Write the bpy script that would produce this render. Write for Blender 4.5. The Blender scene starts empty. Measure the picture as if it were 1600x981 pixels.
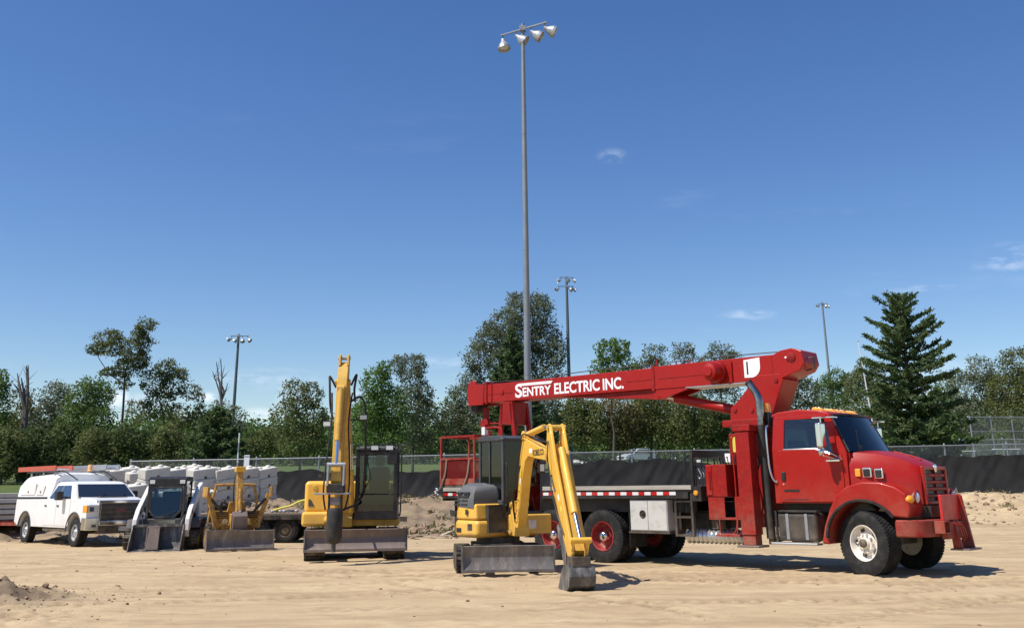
import bpy, bmesh, math, random
import numpy as np
from mathutils import Vector, Matrix, Euler
R = math.radians
PI = math.pi
scene = bpy.context.scene
COL = scene.collection
random.seed(7)

# ------------------------------------------------------------------ camera
F_PX, CX, CY, CAM_H = 1570.0, 800.0, 289.0, 1.52
PITCH = math.atan((760.5 - CY) / F_PX)
ROLL = R(0.6)
_sp, _cp = math.sin(PITCH), math.cos(PITCH)
_r0, _u0, _fw = Vector((1, 0, 0)), Vector((0, -_sp, _cp)), Vector((0, _cp, _sp))
_rt = _r0 * math.cos(ROLL) - _u0 * math.sin(ROLL)
_up = _u0 * math.cos(ROLL) + _r0 * math.sin(ROLL)
cam_d = bpy.data.cameras.new('camera')
cam = bpy.data.objects.new('camera', cam_d)
COL.objects.link(cam)
cam.matrix_world = Matrix(((_rt.x, _up.x, -_fw.x, 0), (_rt.y, _up.y, -_fw.y, 0),
                           (_rt.z, _up.z, -_fw.z, CAM_H), (0, 0, 0, 1)))
cam_d.sensor_fit = 'HORIZONTAL'
cam_d.sensor_width = 36.0
cam_d.lens = F_PX / 1600.0 * 36.0
cam_d.shift_y = -(490.5 - CY) / 1600.0
cam_d.clip_start = 0.1
cam_d.clip_end = 6000.0
scene.camera = cam


def at(u, v, y):
    """point seen at photo pixel (u, v) on the vertical plane Y = y"""
    d = _rt * ((u - CX) / F_PX) + _up * ((CY - v) / F_PX) + _fw
    return Vector((0, 0, CAM_H)) + d * (y / d.y)


# ------------------------------------------------------------------ world + sun
SUN_EL = R(57.0)
_h = Vector((-0.90, -0.43)).normalized()
SUN = Vector((_h.x * math.cos(SUN_EL), _h.y * math.cos(SUN_EL), math.sin(SUN_EL)))
world = bpy.data.worlds.new('World')
scene.world = world
world.use_nodes = True
wn = world.node_tree
wn.nodes.clear()
w_out = wn.nodes.new('ShaderNodeOutputWorld')
w_bg = wn.nodes.new('ShaderNodeBackground')
w_bg.inputs['Strength'].default_value = 0.113
sky = wn.nodes.new('ShaderNodeTexSky')
sky.sky_type = 'NISHITA'
sky.sun_disc = False
sky.sun_elevation = SUN_EL
sky.sun_rotation = math.atan2(_h.x, _h.y)
sky.altitude = 300.0
sky.air_density = 1.0
sky.dust_density = 0.35
sky.ozone_density = 2.0
# thin wisps of cirrus and a few small cumulus low over the trees
tc = wn.nodes.new('ShaderNodeTexCoord')


def wmath(op, a=None, b=None, va=None, vb=None):
    n = wn.nodes.new('ShaderNodeMath')
    n.operation = op
    n.use_clamp = False
    if a is not None: wn.links.new(a, n.inputs[0])
    if b is not None: wn.links.new(b, n.inputs[1])
    if va is not None: n.inputs[0].default_value = va
    if vb is not None: n.inputs[1].default_value = vb
    return n.outputs[0]


def wcloud(scale, sq, lo, hi, detail, loc):
    mp = wn.nodes.new('ShaderNodeMapping')
    mp.inputs['Scale'].default_value = (scale, scale, scale * sq)
    mp.inputs['Location'].default_value = loc
    wn.links.new(tc.outputs['Generated'], mp.inputs['Vector'])
    nz = wn.nodes.new('ShaderNodeTexNoise')
    nz.inputs['Scale'].default_value = 1.0
    nz.inputs['Detail'].default_value = detail
    nz.inputs['Roughness'].default_value = 0.6
    wn.links.new(mp.outputs['Vector'], nz.inputs['Vector'])
    rp = wn.nodes.new('ShaderNodeMapRange')
    rp.interpolation_type = 'SMOOTHSTEP'
    rp.inputs['From Min'].default_value = lo
    rp.inputs['From Max'].default_value = hi
    wn.links.new(nz.outputs['Fac'], rp.inputs['Value'])
    return rp.outputs['Result']


sepw = wn.nodes.new('ShaderNodeSeparateXYZ')
wn.links.new(tc.outputs['Generated'], sepw.inputs[0])


def wband(z0, z1, z2, z3):
    a = wn.nodes.new('ShaderNodeMapRange'); a.interpolation_type = 'SMOOTHSTEP'
    a.inputs['From Min'].default_value = z0; a.inputs['From Max'].default_value = z1
    b = wn.nodes.new('ShaderNodeMapRange'); b.interpolation_type = 'SMOOTHSTEP'
    b.inputs['From Min'].default_value = z3; b.inputs['From Max'].default_value = z2
    wn.links.new(sepw.outputs['Z'], a.inputs['Value'])
    wn.links.new(sepw.outputs['Z'], b.inputs['Value'])
    return wmath('MULTIPLY', a.outputs[0], b.outputs[0])


cirrus = wmath('MULTIPLY', wcloud(4.5, 4.5, 0.60, 0.86, 7, (3.1, 0.4, 1.7)), wband(0.02, 0.07, 0.24, 0.40))
cirrus = wmath('MULTIPLY', cirrus, vb=0.12)
cumul = wmath('MULTIPLY', wcloud(13.0, 2.2, 0.56, 0.70, 5, (0.6, 1.9, 0.2)), wband(0.015, 0.045, 0.085, 0.115))
cumul = wmath('MULTIPLY', cumul, vb=0.35)
cl = wmath('MAXIMUM', cirrus, cumul)
wisp = wcloud(38.0, 3.2, 0.40, 0.70, 7, (5.0, 2.0, 1.0))
puff = wcloud(55.0, 1.8, 0.38, 0.62, 7, (1.0, 7.0, 3.0))
for (u_, v_, ru_, rv_, src_, k_) in ((957, 244, 30, 15, puff, .17), (1576, 404, 62, 30, wisp, .24), (1168, 492, 54, 12, wisp, .24), (420, 592, 110, 22, wisp, .22), (184, 622, 22, 18, puff, .70), (326, 620, 16, 12, puff, .60),
                                     (690, 566, 70, 12, wisp, .22), (406, 648, 40, 15, puff, .40), (1440, 450, 70, 9, wisp, .14)):
    c_ = (_rt * ((u_ - CX) / F_PX) + _up * ((CY - v_) / F_PX) + _fw).normalized()
    sb_ = wn.nodes.new('ShaderNodeVectorMath'); sb_.operation = 'SUBTRACT'; sb_.inputs[1].default_value = c_
    wn.links.new(tc.outputs['Generated'], sb_.inputs[0])
    ml_ = wn.nodes.new('ShaderNodeVectorMath'); ml_.operation = 'MULTIPLY'; ml_.inputs[1].default_value = (F_PX / ru_, F_PX / ru_, F_PX / rv_)
    wn.links.new(sb_.outputs[0], ml_.inputs[0])
    ln_ = wn.nodes.new('ShaderNodeVectorMath'); ln_.operation = 'LENGTH'
    wn.links.new(ml_.outputs[0], ln_.inputs[0])
    fr_ = wn.nodes.new('ShaderNodeMapRange'); fr_.interpolation_type = 'SMOOTHSTEP'; fr_.inputs['From Min'].default_value = 1.0; fr_.inputs['From Max'].default_value = 0.15
    wn.links.new(ln_.outputs['Value'], fr_.inputs['Value'])
    cl = wmath('MAXIMUM', cl, wmath('MULTIPLY', wmath('MULTIPLY', fr_.outputs[0], src_), vb=k_))
hsv = wn.nodes.new('ShaderNodeHueSaturation')
hsv.inputs['Saturation'].default_value = 1.26
hsv.inputs['Hue'].default_value = 0.510
hsv.inputs['Value'].default_value = 1.0
wn.links.new(sky.outputs['Color'], hsv.inputs['Color'])
wmix = wn.nodes.new('ShaderNodeMix'); wmix.data_type = 'RGBA'
wn.links.new(cl, wmix.inputs['Factor'])
wn.links.new(hsv.outputs['Color'], wmix.inputs[6])
wmix.inputs[7].default_value = (9.0, 9.3, 10.0, 1)
wn.links.new(wmix.outputs[2], w_bg.inputs['Color'])
wn.links.new(w_bg.outputs[0], w_out.inputs['Surface'])

sun_d = bpy.data.lights.new('sun', 'SUN')
sun_d.energy = 5.0
sun_d.angle = R(0.53)
sun_d.color = (1.0, 0.95, 0.87)
sun = bpy.data.objects.new('sun', sun_d)
COL.objects.link(sun)
sun.location = (-30, -15, 60)
sun.rotation_euler = SUN.to_track_quat('Z', 'Y').to_euler()

vs = scene.view_settings
vs.view_transform = 'Standard'
vs.look = 'None'
vs.exposure = 0.22
vs.gamma = 1.0
vs.use_curve_mapping = False


# ------------------------------------------------------------------ materials
MATS = {}


def mat(name, col, rough=0.5, metal=0.0, col2=None, nscale=4.0, lo=0.45, hi=0.7, fac=1.0, bump=0.0, bscale=40.0,
        bdist=0.01, coat=0.0, spec=0.5, col3=None, n3=30.0, f3=0.5, lo3=0.5, hi3=0.75, stretch=None, rvar=0.15, transl=0.0, dust=None):
    if name in MATS:
        return MATS[name]
    m = bpy.data.materials.new(name)
    m.use_nodes = True
    nt = m.node_tree
    N, L = nt.nodes, nt.links
    b = N['Principled BSDF']
    b.inputs['Base Color'].default_value = (*col, 1)
    b.inputs['Roughness'].default_value = rough
    b.inputs['Metallic'].default_value = metal
    b.inputs['Specular IOR Level'].default_value = spec
    if coat:
        b.inputs['Coat Weight'].default_value = coat
        b.inputs['Coat Roughness'].default_value = 0.08
    co = N.new('ShaderNodeTexCoord')
    vec = co.outputs['Object']
    if stretch:
        mp = N.new('ShaderNodeMapping')
        mp.inputs['Scale'].default_value = stretch
        L.new(vec, mp.inputs['Vector'])
        vec = mp.outputs['Vector']

    def noise(sc, lo_, hi_, det=6):
        n = N.new('ShaderNodeTexNoise')
        n.inputs['Scale'].default_value = sc
        n.inputs['Detail'].default_value = det
        n.inputs['Roughness'].default_value = 0.62
        L.new(vec, n.inputs['Vector'])
        r = N.new('ShaderNodeMapRange')
        r.inputs['From Min'].default_value = lo_
        r.inputs['From Max'].default_value = hi_
        L.new(n.outputs['Fac'], r.inputs['Value'])
        return n, r.outputs['Result']
    cur = None
    if col2:
        n, r = noise(nscale, lo, hi)
        mm = N.new('ShaderNodeMath'); mm.operation = 'MULTIPLY'; mm.inputs[1].default_value = fac
        L.new(r, mm.inputs[0])
        x = N.new('ShaderNodeMix'); x.data_type = 'RGBA'
        x.inputs[6].default_value = (*col, 1); x.inputs[7].default_value = (*col2, 1)
        L.new(mm.outputs[0], x.inputs['Factor'])
        cur = x.outputs[2]
        rr = N.new('ShaderNodeMapRange')
        rr.inputs['To Min'].default_value = rough
        rr.inputs['To Max'].default_value = min(1.0, rough + rvar)
        L.new(mm.outputs[0], rr.inputs['Value'])
        L.new(rr.outputs['Result'], b.inputs['Roughness'])
    if col3:
        n, r = noise(n3, lo3, hi3)
        mm = N.new('ShaderNodeMath'); mm.operation = 'MULTIPLY'; mm.inputs[1].default_value = f3
        L.new(r, mm.inputs[0])
        x = N.new('ShaderNodeMix'); x.data_type = 'RGBA'
        if cur: L.new(cur, x.inputs[6])
        else: x.inputs[6].default_value = (*col, 1)
        x.inputs[7].default_value = (*col3, 1)
        L.new(mm.outputs[0], x.inputs['Factor'])
        cur = x.outputs[2]
    if dust:   # yard dust thrown up onto the lower panels, in blotches
        n, r = noise(3.2, .34, .68)
        sz = N.new('ShaderNodeSeparateXYZ'); L.new(co.outputs['Object'], sz.inputs[0])
        zr = N.new('ShaderNodeMapRange'); zr.inputs['From Min'].default_value = dust[1]; zr.inputs['From Max'].default_value = dust[0]
        L.new(sz.outputs['Z'], zr.inputs['Value'])
        m1 = N.new('ShaderNodeMath'); m1.operation = 'MULTIPLY'; L.new(r, m1.inputs[0]); L.new(zr.outputs[0], m1.inputs[1])
        m2 = N.new('ShaderNodeMath'); m2.operation = 'MULTIPLY'; m2.inputs[1].default_value = dust[2]; L.new(m1.outputs[0], m2.inputs[0])
        x = N.new('ShaderNodeMix'); x.data_type = 'RGBA'
        if cur: L.new(cur, x.inputs[6])
        else: x.inputs[6].default_value = (*col, 1)
        x.inputs[7].default_value = (0.40, 0.30, 0.20, 1)
        L.new(m2.outputs[0], x.inputs['Factor'])
        cur = x.outputs[2]
    if cur: L.new(cur, b.inputs['Base Color'])
    if bump:
        n = N.new('ShaderNodeTexNoise')
        n.inputs['Scale'].default_value = bscale
        n.inputs['Detail'].default_value = 8
        n.inputs['Roughness'].default_value = 0.65
        L.new(vec, n.inputs['Vector'])
        bp = N.new('ShaderNodeBump')
        bp.inputs['Strength'].default_value = bump
        bp.inputs['Distance'].default_value = bdist
        L.new(n.outputs['Fac'], bp.inputs['Height'])
        L.new(bp.outputs[0], b.inputs['Normal'])
    if transl:
        tr = N.new('ShaderNodeBsdfTranslucent')
        if cur: L.new(cur, tr.inputs['Color'])
        else: tr.inputs['Color'].default_value = (*col, 1)
        ms = N.new('ShaderNodeMixShader'); ms.inputs[0].default_value = transl
        L.new(b.outputs[0], ms.inputs[1]); L.new(tr.outputs[0], ms.inputs[2])
        L.new(ms.outputs[0], N['Material Output'].inputs['Surface'])
    MATS[name] = m
    return m


def glass(name, tint, f0=0.06, rough=0.02):
    m = bpy.data.materials.new(name)
    m.use_nodes = True
    nt = m.node_tree; N, L = nt.nodes, nt.links
    N.remove(N['Principled BSDF'])
    t = N.new('ShaderNodeBsdfTransparent'); t.inputs['Color'].default_value = (*tint, 1)
    g = N.new('ShaderNodeBsdfGlossy'); g.inputs['Roughness'].default_value = rough
    fr = N.new('ShaderNodeFresnel'); fr.inputs['IOR'].default_value = 1.52
    ad = N.new('ShaderNodeMath'); ad.operation = 'ADD'; ad.inputs[1].default_value = f0
    L.new(fr.outputs[0], ad.inputs[0])
    ms = N.new('ShaderNodeMixShader')
    L.new(ad.outputs[0], ms.inputs[0]); L.new(t.outputs[0], ms.inputs[1]); L.new(g.outputs[0], ms.inputs[2])
    L.new(ms.outputs[0], N['Material Output'].inputs['Surface'])
    MATS[name] = m
    return m


def wire_mat(name, col, pitch, wire):
    m = bpy.data.materials.new(name)
    m.use_nodes = True
    nt = m.node_tree; N, L = nt.nodes, nt.links
    b = N['Principled BSDF']
    b.inputs['Base Color'].default_value = (*col, 1); b.inputs['Metallic'].default_value = .4; b.inputs['Roughness'].default_value = .5
    co = N.new('ShaderNodeTexCoord'); sp = N.new('ShaderNodeSeparateXYZ'); L.new(co.outputs['Object'], sp.inputs[0])
    res = None
    for op in ('ADD', 'SUBTRACT'):
        a = N.new('ShaderNodeMath'); a.operation = op; L.new(sp.outputs['X'], a.inputs[0]); L.new(sp.outputs['Z'], a.inputs[1])
        p = N.new('ShaderNodeMath'); p.operation = 'PINGPONG'; p.inputs[1].default_value = pitch; L.new(a.outputs[0], p.inputs[0])
        c = N.new('ShaderNodeMath'); c.operation = 'LESS_THAN'; c.inputs[1].default_value = wire; L.new(p.outputs[0], c.inputs[0])
        if res is None: res = c.outputs[0]
        else:
            mx = N.new('ShaderNodeMath'); mx.operation = 'MAXIMUM'; L.new(res, mx.inputs[0]); L.new(c.outputs[0], mx.inputs[1]); res = mx.outputs[0]
    L.new(res, b.inputs['Alpha'])
    return m


DUST = (0.36, 0.27, 0.18)
M_RED = mat('red_paint', (0.34, 0.008, 0.004), 0.36, coat=0.08, spec=0.3, col2=(0.29, 0.009, 0.006), nscale=2.2, fac=0.7, col3=DUST, n3=9, f3=0.04, lo3=0.5, hi3=0.8, dust=(.5, 1.7, .30))
M_REDM = mat('red_steel', (0.30, 0.008, 0.005), 0.5, spec=0.28, col2=(0.21, 0.007, 0.008), nscale=5, col3=DUST, n3=14, f3=0.09, lo3=0.5, hi3=0.75, bump=0.1, bscale=25, dust=(.4, 1.4, .45))
M_YEL = mat('yellow_paint', (0.82, 0.46, 0.055), 0.38, coat=0.15, col2=(0.70, 0.38, 0.04), nscale=3, col3=DUST, n3=8, f3=0.14, lo3=0.5, hi3=0.75, dust=(.5, 1.5, .38))
M_YELD = mat('worn_yellow_paint', (0.62, 0.36, 0.05), 0.5, col2=(0.50, 0.29, 0.06), nscale=4, col3=(0.20, 0.13, 0.07), n3=11, f3=0.5, lo3=0.52, hi3=0.74)
M_OLDY = mat('rusty_yellow_paint', (0.52, 0.29, 0.05), 0.6, col2=(0.28, 0.15, 0.06), nscale=6, col3=(0.12, 0.07, 0.04), n3=18, f3=0.7, lo3=0.48, hi3=0.68)
M_CHAR = mat('charcoal_paint', (0.045, 0.048, 0.055), 0.5, col2=(0.09, 0.085, 0.08), nscale=6, fac=0.6, dust=(.4, 1.6, .30))
M_BLK = mat('black_paint', (0.012, 0.012, 0.013), 0.45, col2=(0.04, 0.037, 0.033), nscale=7, fac=0.7, dust=(.4, 1.5, .35))
M_BLKD = mat('dusty_black_steel', (0.02, 0.019, 0.018), 0.7, col2=(0.09, 0.075, 0.058), nscale=5, fac=0.7, bump=0.2, dust=(.3, 1.2, .45))
M_RUB = mat('tyre_rubber', (0.016, 0.016, 0.017), 0.85, col2=(0.060, 0.053, 0.044), nscale=7, fac=0.7, bump=0.15, bscale=60, spec=0.3)
M_RUBD = mat('dusty_track_rubber', (0.03, 0.028, 0.026), 0.9, col2=(0.19, 0.15, 0.105), nscale=6, fac=0.8, lo=0.4, hi=0.62, bump=0.25, bscale=40, spec=0.25)
M_STEEL = mat('worn_blade_steel', (0.17, 0.155, 0.145), 0.5, metal=0.25, col2=(0.10, 0.08, 0.07), nscale=3, col3=(0.42, 0.36, 0.29), n3=9, f3=0.55, lo3=0.5, hi3=0.75, stretch=(1, 1, 0.35), bump=0.15)
M_STEELB = mat('brown_blade_steel', (0.20, 0.155, 0.135), 0.55, metal=0.15, col2=(0.12, 0.085, 0.07), nscale=2.5, col3=(0.36, 0.30, 0.24), n3=10, f3=0.5, lo3=0.5, hi3=0.75, stretch=(1, 1, 0.5), bump=0.15)
M_BUCK = mat('scraped_bucket_steel', (0.085, 0.082, 0.078), 0.5, metal=0.2, col2=(0.30, 0.275, 0.24), nscale=7, lo=0.48, hi=0.66, fac=0.8, stretch=(1, 1, 0.3), bump=0.25, bscale=20)
M_CHROME = mat('chrome', (0.70, 0.69, 0.68), 0.16, metal=1.0)
M_ALU = mat('aluminium', (0.58, 0.59, 0.60), 0.38, metal=0.85, col2=(0.45, 0.45, 0.45), nscale=9)
M_GALV = mat('galvanised_steel', (0.36, 0.37, 0.38), 0.5, metal=0.6, col2=(0.27, 0.28, 0.29), nscale=12)
M_POLE = mat('grey_painted_pole', (0.20, 0.23, 0.255), 0.55, metal=0.25, col2=(0.25, 0.27, 0.285), nscale=1.2)
M_POLED = mat('dark_grey_pole', (0.10, 0.12, 0.125), 0.6, metal=0.2)
M_WHITE = mat('white_paint', (0.80, 0.80, 0.80), 0.3, coat=0.3, col2=(0.70, 0.68, 0.64), nscale=1.5, fac=0.5, dust=(.4, 1.0, .30))
M_WHITED = mat('scuffed_white_paint', (0.72, 0.71, 0.68), 0.5, col2=(0.45, 0.38, 0.30), nscale=6, lo=0.5, hi=0.72, fac=0.8)
M_WRIM = mat('worn_white_rim', (0.72, 0.68, 0.60), 0.5, col2=(0.42, 0.30, 0.2), nscale=8, lo=0.52, hi=0.75, fac=0.7)
M_BOXW = mat('dented_white_locker', (0.56, 0.55, 0.52), 0.5, col2=(0.40, 0.37, 0.33), nscale=5, lo=0.5, hi=0.75, bump=0.3, bscale=6, bdist=0.02)
M_AMBER = mat('amber_lens', (0.85, 0.33, 0.02), 0.2, coat=0.5)
M_LENS = mat('clear_lamp_lens', (0.62, 0.64, 0.66), 0.08, coat=1.0, spec=0.8)
M_REDL = mat('red_reflector', (0.5, 0.015, 0.015), 0.25, coat=0.3)
M_WREF = mat('white_reflector', (0.72, 0.72, 0.72), 0.35)
M_DECAL = mat('white_decal', (0.85, 0.85, 0.85), 0.45)
M_DECALB = mat('black_decal', (0.015, 0.015, 0.015), 0.5)
M_LABEL = mat('yellow_warning_label', (0.70, 0.58, 0.08), 0.5)
M_DECKW = mat('pale_deck_edge', (0.40, 0.37, 0.32), 0.7, col2=(0.27, 0.24, 0.2), nscale=4, stretch=(0.3, 1, 4))
M_WOOD = mat('weathered_planks', (0.25, 0.19, 0.13), 0.85, col2=(0.14, 0.10, 0.07), nscale=6, stretch=(0.2, 2, 2), bump=0.3, bscale=20)
M_SEAT = mat('black_seat', (0.02, 0.02, 0.024), 0.8)
M_STRAP = mat('tan_strap', (0.36, 0.28, 0.19), 0.8)
M_HOSE = mat('black_hose', (0.012, 0.012, 0.012), 0.5)
M_ORANGE = mat('orange_fibreglass', (0.50, 0.095, 0.045), 0.5, col2=(0.40, 0.1, 0.06), nscale=5)
M_CONC = mat('concrete', (0.64, 0.61, 0.545), 0.88, col2=(0.50, 0.475, 0.42), nscale=2.2, lo=0.4, hi=0.7, col3=(0.60, 0.58, 0.54), n3=14, f3=0.6, bump=0.5, bscale=18, bdist=0.03, spec=0.25)
M_BARK = mat('bark', (0.10, 0.078, 0.06), 0.9, col2=(0.055, 0.045, 0.036), nscale=3, stretch=(1, 1, 0.2), bump=0.5, bscale=14)
M_BARKG = mat('grey_dead_wood', (0.15, 0.13, 0.115), 0.9, col2=(0.09, 0.08, 0.07), nscale=3, stretch=(1, 1, 0.2))
M_CLOTH = mat('black_silt_fabric', (0.012, 0.012, 0.0125), 0.8, col2=(0.02, 0.0195, 0.019), nscale=3, bump=0.25, bscale=9, bdist=0.05)
M_SILVER = mat('silver_car_paint', (0.58, 0.60, 0.63), 0.3, metal=0.3, coat=0.5)
M_DGLASS = mat('dark_window_glass', (0.015, 0.019, 0.024), 0.05, coat=1.0, spec=0.9)
M_GLASS = glass('cab_glass', (0.60, 0.65, 0.66), f0=0.03)
M_GLASSD = glass('tinted_cab_glass', (0.62, 0.70, 0.73), f0=0.02)
M_ROCK = mat('pale_rock', (0.50, 0.48, 0.44), 0.9, col2=(0.36, 0.34, 0.3), nscale=2)
M_BLUE = mat('blue_tarp', (0.03, 0.12, 0.45), 0.6)


# ------------------------------------------------------------------ mesh builder
class MB:
    def __init__(s, M=None):
        s.v = []; s.f = []; s.M = M

    def add(s, vs_, fs):
        o = len(s.v)
        if s.M is not None:
            vs_ = [s.M @ Vector(p) for p in vs_]
        s.v += [tuple(p) for p in vs_]
        s.f += [tuple(o + i for i in f) for f in fs]
        return s

    def box(s, x0, x1, y0, y1, z0, z1):
        return s.add([(x0, y0, z0), (x1, y0, z0), (x1, y1, z0), (x0, y1, z0), (x0, y0, z1), (x1, y0, z1), (x1, y1, z1), (x0, y1, z1)],
                     [(0, 3, 2, 1), (4, 5, 6, 7), (0, 1, 5, 4), (1, 2, 6, 5), (2, 3, 7, 6), (3, 0, 4, 7)])

    def obox(s, c, size, rot=(0, 0, 0)):
        m = Matrix.Translation(c) @ Euler(rot).to_matrix().to_4x4()
        a, b, d = size[0] / 2, size[1] / 2, size[2] / 2
        p = [m @ Vector(q) for q in ((-a, -b, -d), (a, -b, -d), (a, b, -d), (-a, b, -d), (-a, -b, d), (a, -b, d), (a, b, d), (-a, b, d))]
        return s.add(p, [(0, 3, 2, 1), (4, 5, 6, 7), (0, 1, 5, 4), (1, 2, 6, 5), (2, 3, 7, 6), (3, 0, 4, 7)])

    def beam(s, p0, p1, w, h=None, up=(0, 0, 1), w1=None, h1=None):
        h = w if h is None else h
        w1 = w if w1 is None else w1
        h1 = h if h1 is None else h1
        p0, p1 = Vector(p0), Vector(p1)
        d = (p1 - p0).normalized()
        u = Vector(up)
        if abs(d.dot(u)) > 0.98: u = Vector((1, 0, 0))
        sd = d.cross(u).normalized(); u = sd.cross(d)
        q = []
        for p, a, b in ((p0, w / 2, h / 2), (p1, w1 / 2, h1 / 2)):
            q += [p - sd * a - u * b, p + sd * a - u * b, p + sd * a + u * b, p - sd * a + u * b]
        return s.add(q, [(3, 2, 1, 0), (4, 5, 6, 7), (0, 1, 5, 4), (1, 2, 6, 5), (2, 3, 7, 6), (3, 0, 4, 7)])

    def cyl(s, p0, p1, r0, r1=None, n=16):
        r1 = r0 if r1 is None else r1
        p0, p1 = Vector(p0), Vector(p1)
        d = (p1 - p0).normalized()
        u = Vector((0, 0, 1)) if abs(d.z) < 0.9 else Vector((1, 0, 0))
        a = d.cross(u).normalized(); b = a.cross(d)
        q = []
        for p, r in ((p0, r0), (p1, r1)):
            q += [p + (a * math.cos(2 * PI * i / n) + b * math.sin(2 * PI * i / n)) * r for i in range(n)]
        f = [(i, (i + 1) % n, n + (i + 1) % n, n + i) for i in range(n)]
        f += [tuple(range(n - 1, -1, -1)), tuple(range(n, 2 * n))]
        return s.add(q, f)

    def tube(s, pts, r, n=8):
        pts = [Vector(p) for p in pts]
        rs = r if isinstance(r, (list, tuple)) else [r] * len(pts)
        q = []; prev = None
        for i, p in enumerate(pts):
            d = (pts[min(i + 1, len(pts) - 1)] - pts[max(i - 1, 0)]).normalized()
            if prev is None:
                u = Vector((0, 0, 1)) if abs(d.z) < 0.9 else Vector((1, 0, 0))
                a = d.cross(u).normalized()
            else:
                a = (prev - d * prev.dot(d)).normalized()
            prev = a
            b = a.cross(d)
            q += [p + (a * math.cos(2 * PI * k / n) + b * math.sin(2 * PI * k / n)) * rs[i] for k in range(n)]
        f = []
        for i in range(len(pts) - 1):
            f += [(i * n + k, i * n + (k + 1) % n, (i + 1) * n + (k + 1) % n, (i + 1) * n + k) for k in range(n)]
        f += [tuple(range(n - 1, -1, -1)), tuple(range((len(pts) - 1) * n, len(pts) * n))]
        return s.add(q, f)

    def prism(s, pts, ax, a0, a1):
        n = len(pts)

        def m(p, a):
            return {'y': (p[0], a, p[1]), 'x': (a, p[0], p[1]), 'z': (p[0], p[1], a)}[ax]
        q = [m(p, a0) for p in pts] + [m(p, a1) for p in pts]
        f = [(i, (i + 1) % n, n + (i + 1) % n, n + i) for i in range(n)]
        f += [tuple(range(n - 1, -1, -1)), tuple(range(n, 2 * n))]
        return s.add(q, f)

    def loft(s, secs, cap=True):
        n = len(secs[0]); q = [p for sec in secs for p in sec]; f = []
        for i in range(len(secs) - 1):
            f += [(i * n + k, i * n + (k + 1) % n, (i + 1) * n + (k + 1) % n, (i + 1) * n + k) for k in range(n)]
        if cap: f += [tuple(range(n - 1, -1, -1)), tuple(range((len(secs) - 1) * n, len(secs) * n))]
        return s.add(q, f)

    def lathe(s, prof, c=(0, 0, 0), ax='y', n=32, closed=False):
        c = Vector(c); q = []
        for (r, h) in prof:
            for i in range(n):
                a = 2 * PI * i / n
                ca, sa = math.cos(a) * r, math.sin(a) * r
                q.append(c + Vector({'y': (ca, h, sa), 'x': (h, ca, sa), 'z': (ca, sa, h)}[ax]))
        m = len(prof); f = []
        for j in range(m if closed else m - 1):
            k2 = (j + 1) % m
            f += [(j * n + i, j * n + (i + 1) % n, k2 * n + (i + 1) % n, k2 * n + i) for i in range(n)]
        if not closed:
            f += [tuple(range(n - 1, -1, -1)), tuple(range((m - 1) * n, m * n))]
        return s.add(q, f)

    def ball(s, c, r, seg=12, rings=8):
        r = (r, r, r) if not isinstance(r, (tuple, list)) else r
        q = [(c[0], c[1], c[2] - r[2])]
        for j in range(1, rings):
            t = -PI / 2 + PI * j / rings
            q += [(c[0] + math.cos(t) * math.cos(2 * PI * i / seg) * r[0], c[1] + math.cos(t) * math.sin(2 * PI * i / seg) * r[1], c[2] + math.sin(t) * r[2]) for i in range(seg)]
        q.append((c[0], c[1], c[2] + r[2]))
        f = [(0, 1 + (i + 1) % seg, 1 + i) for i in range(seg)]
        for j in range(rings - 2):
            a = 1 + j * seg
            f += [(a + i, a + (i + 1) % seg, a + seg + (i + 1) % seg, a + seg + i) for i in range(seg)]
        a = 1 + (rings - 2) * seg
        f += [(a + i, a + (i + 1) % seg, len(q) - 1) for i in range(seg)]
        return s.add(q, f)

    def mesh(s, name, m, ang=35):
        me = bpy.data.meshes.new(name)
        me.from_pydata(s.v, [], s.f)
        bm = bmesh.new(); bm.from_mesh(me)
        bmesh.ops.recalc_face_normals(bm, faces=bm.faces)
        bm.to_mesh(me); bm.free()
        me.polygons.foreach_set('use_smooth', [True] * len(me.polygons))
        me.set_sharp_from_angle(angle=R(ang))
        me.materials.append(m)
        return me

    def obj(s, name, m, parent=None, bevel=0.0, seg=2, ang=35, loc=None):
        return link(name, s.mesh(name, m, ang), parent, bevel, seg, loc)


def link(name, me, parent=None, bevel=0.0, seg=2, loc=None, rot=None):
    o = bpy.data.objects.new(name, me)
    COL.objects.link(o)
    if parent is not None: o.parent = parent
    if loc is not None: o.location = loc
    if rot is not None: o.rotation_euler = rot
    if bevel:
        md = o.modifiers.new('bevel', 'BEVEL')
        md.width = bevel; md.segments = seg; md.limit_method = 'ANGLE'; md.angle_limit = R(40)
        md.harden_normals = True
    return o


def tag(o, label, cat, group=None):
    o['label'] = label; o['category'] = cat
    if group: o['group'] = group
    return o


def thing(name, label, cat, loc=(0, 0, 0), rz=0.0, group=None, tilt=(0, 0)):
    o = bpy.data.objects.new(name, None)
    o.empty_display_size = 0.2
    COL.objects.link(o)
    o.location = loc
    o.rotation_euler = (tilt[0], tilt[1], rz)
    return tag(o, label, cat, group)


def kind(o, k):
    o['kind'] = k
    return o


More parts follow.
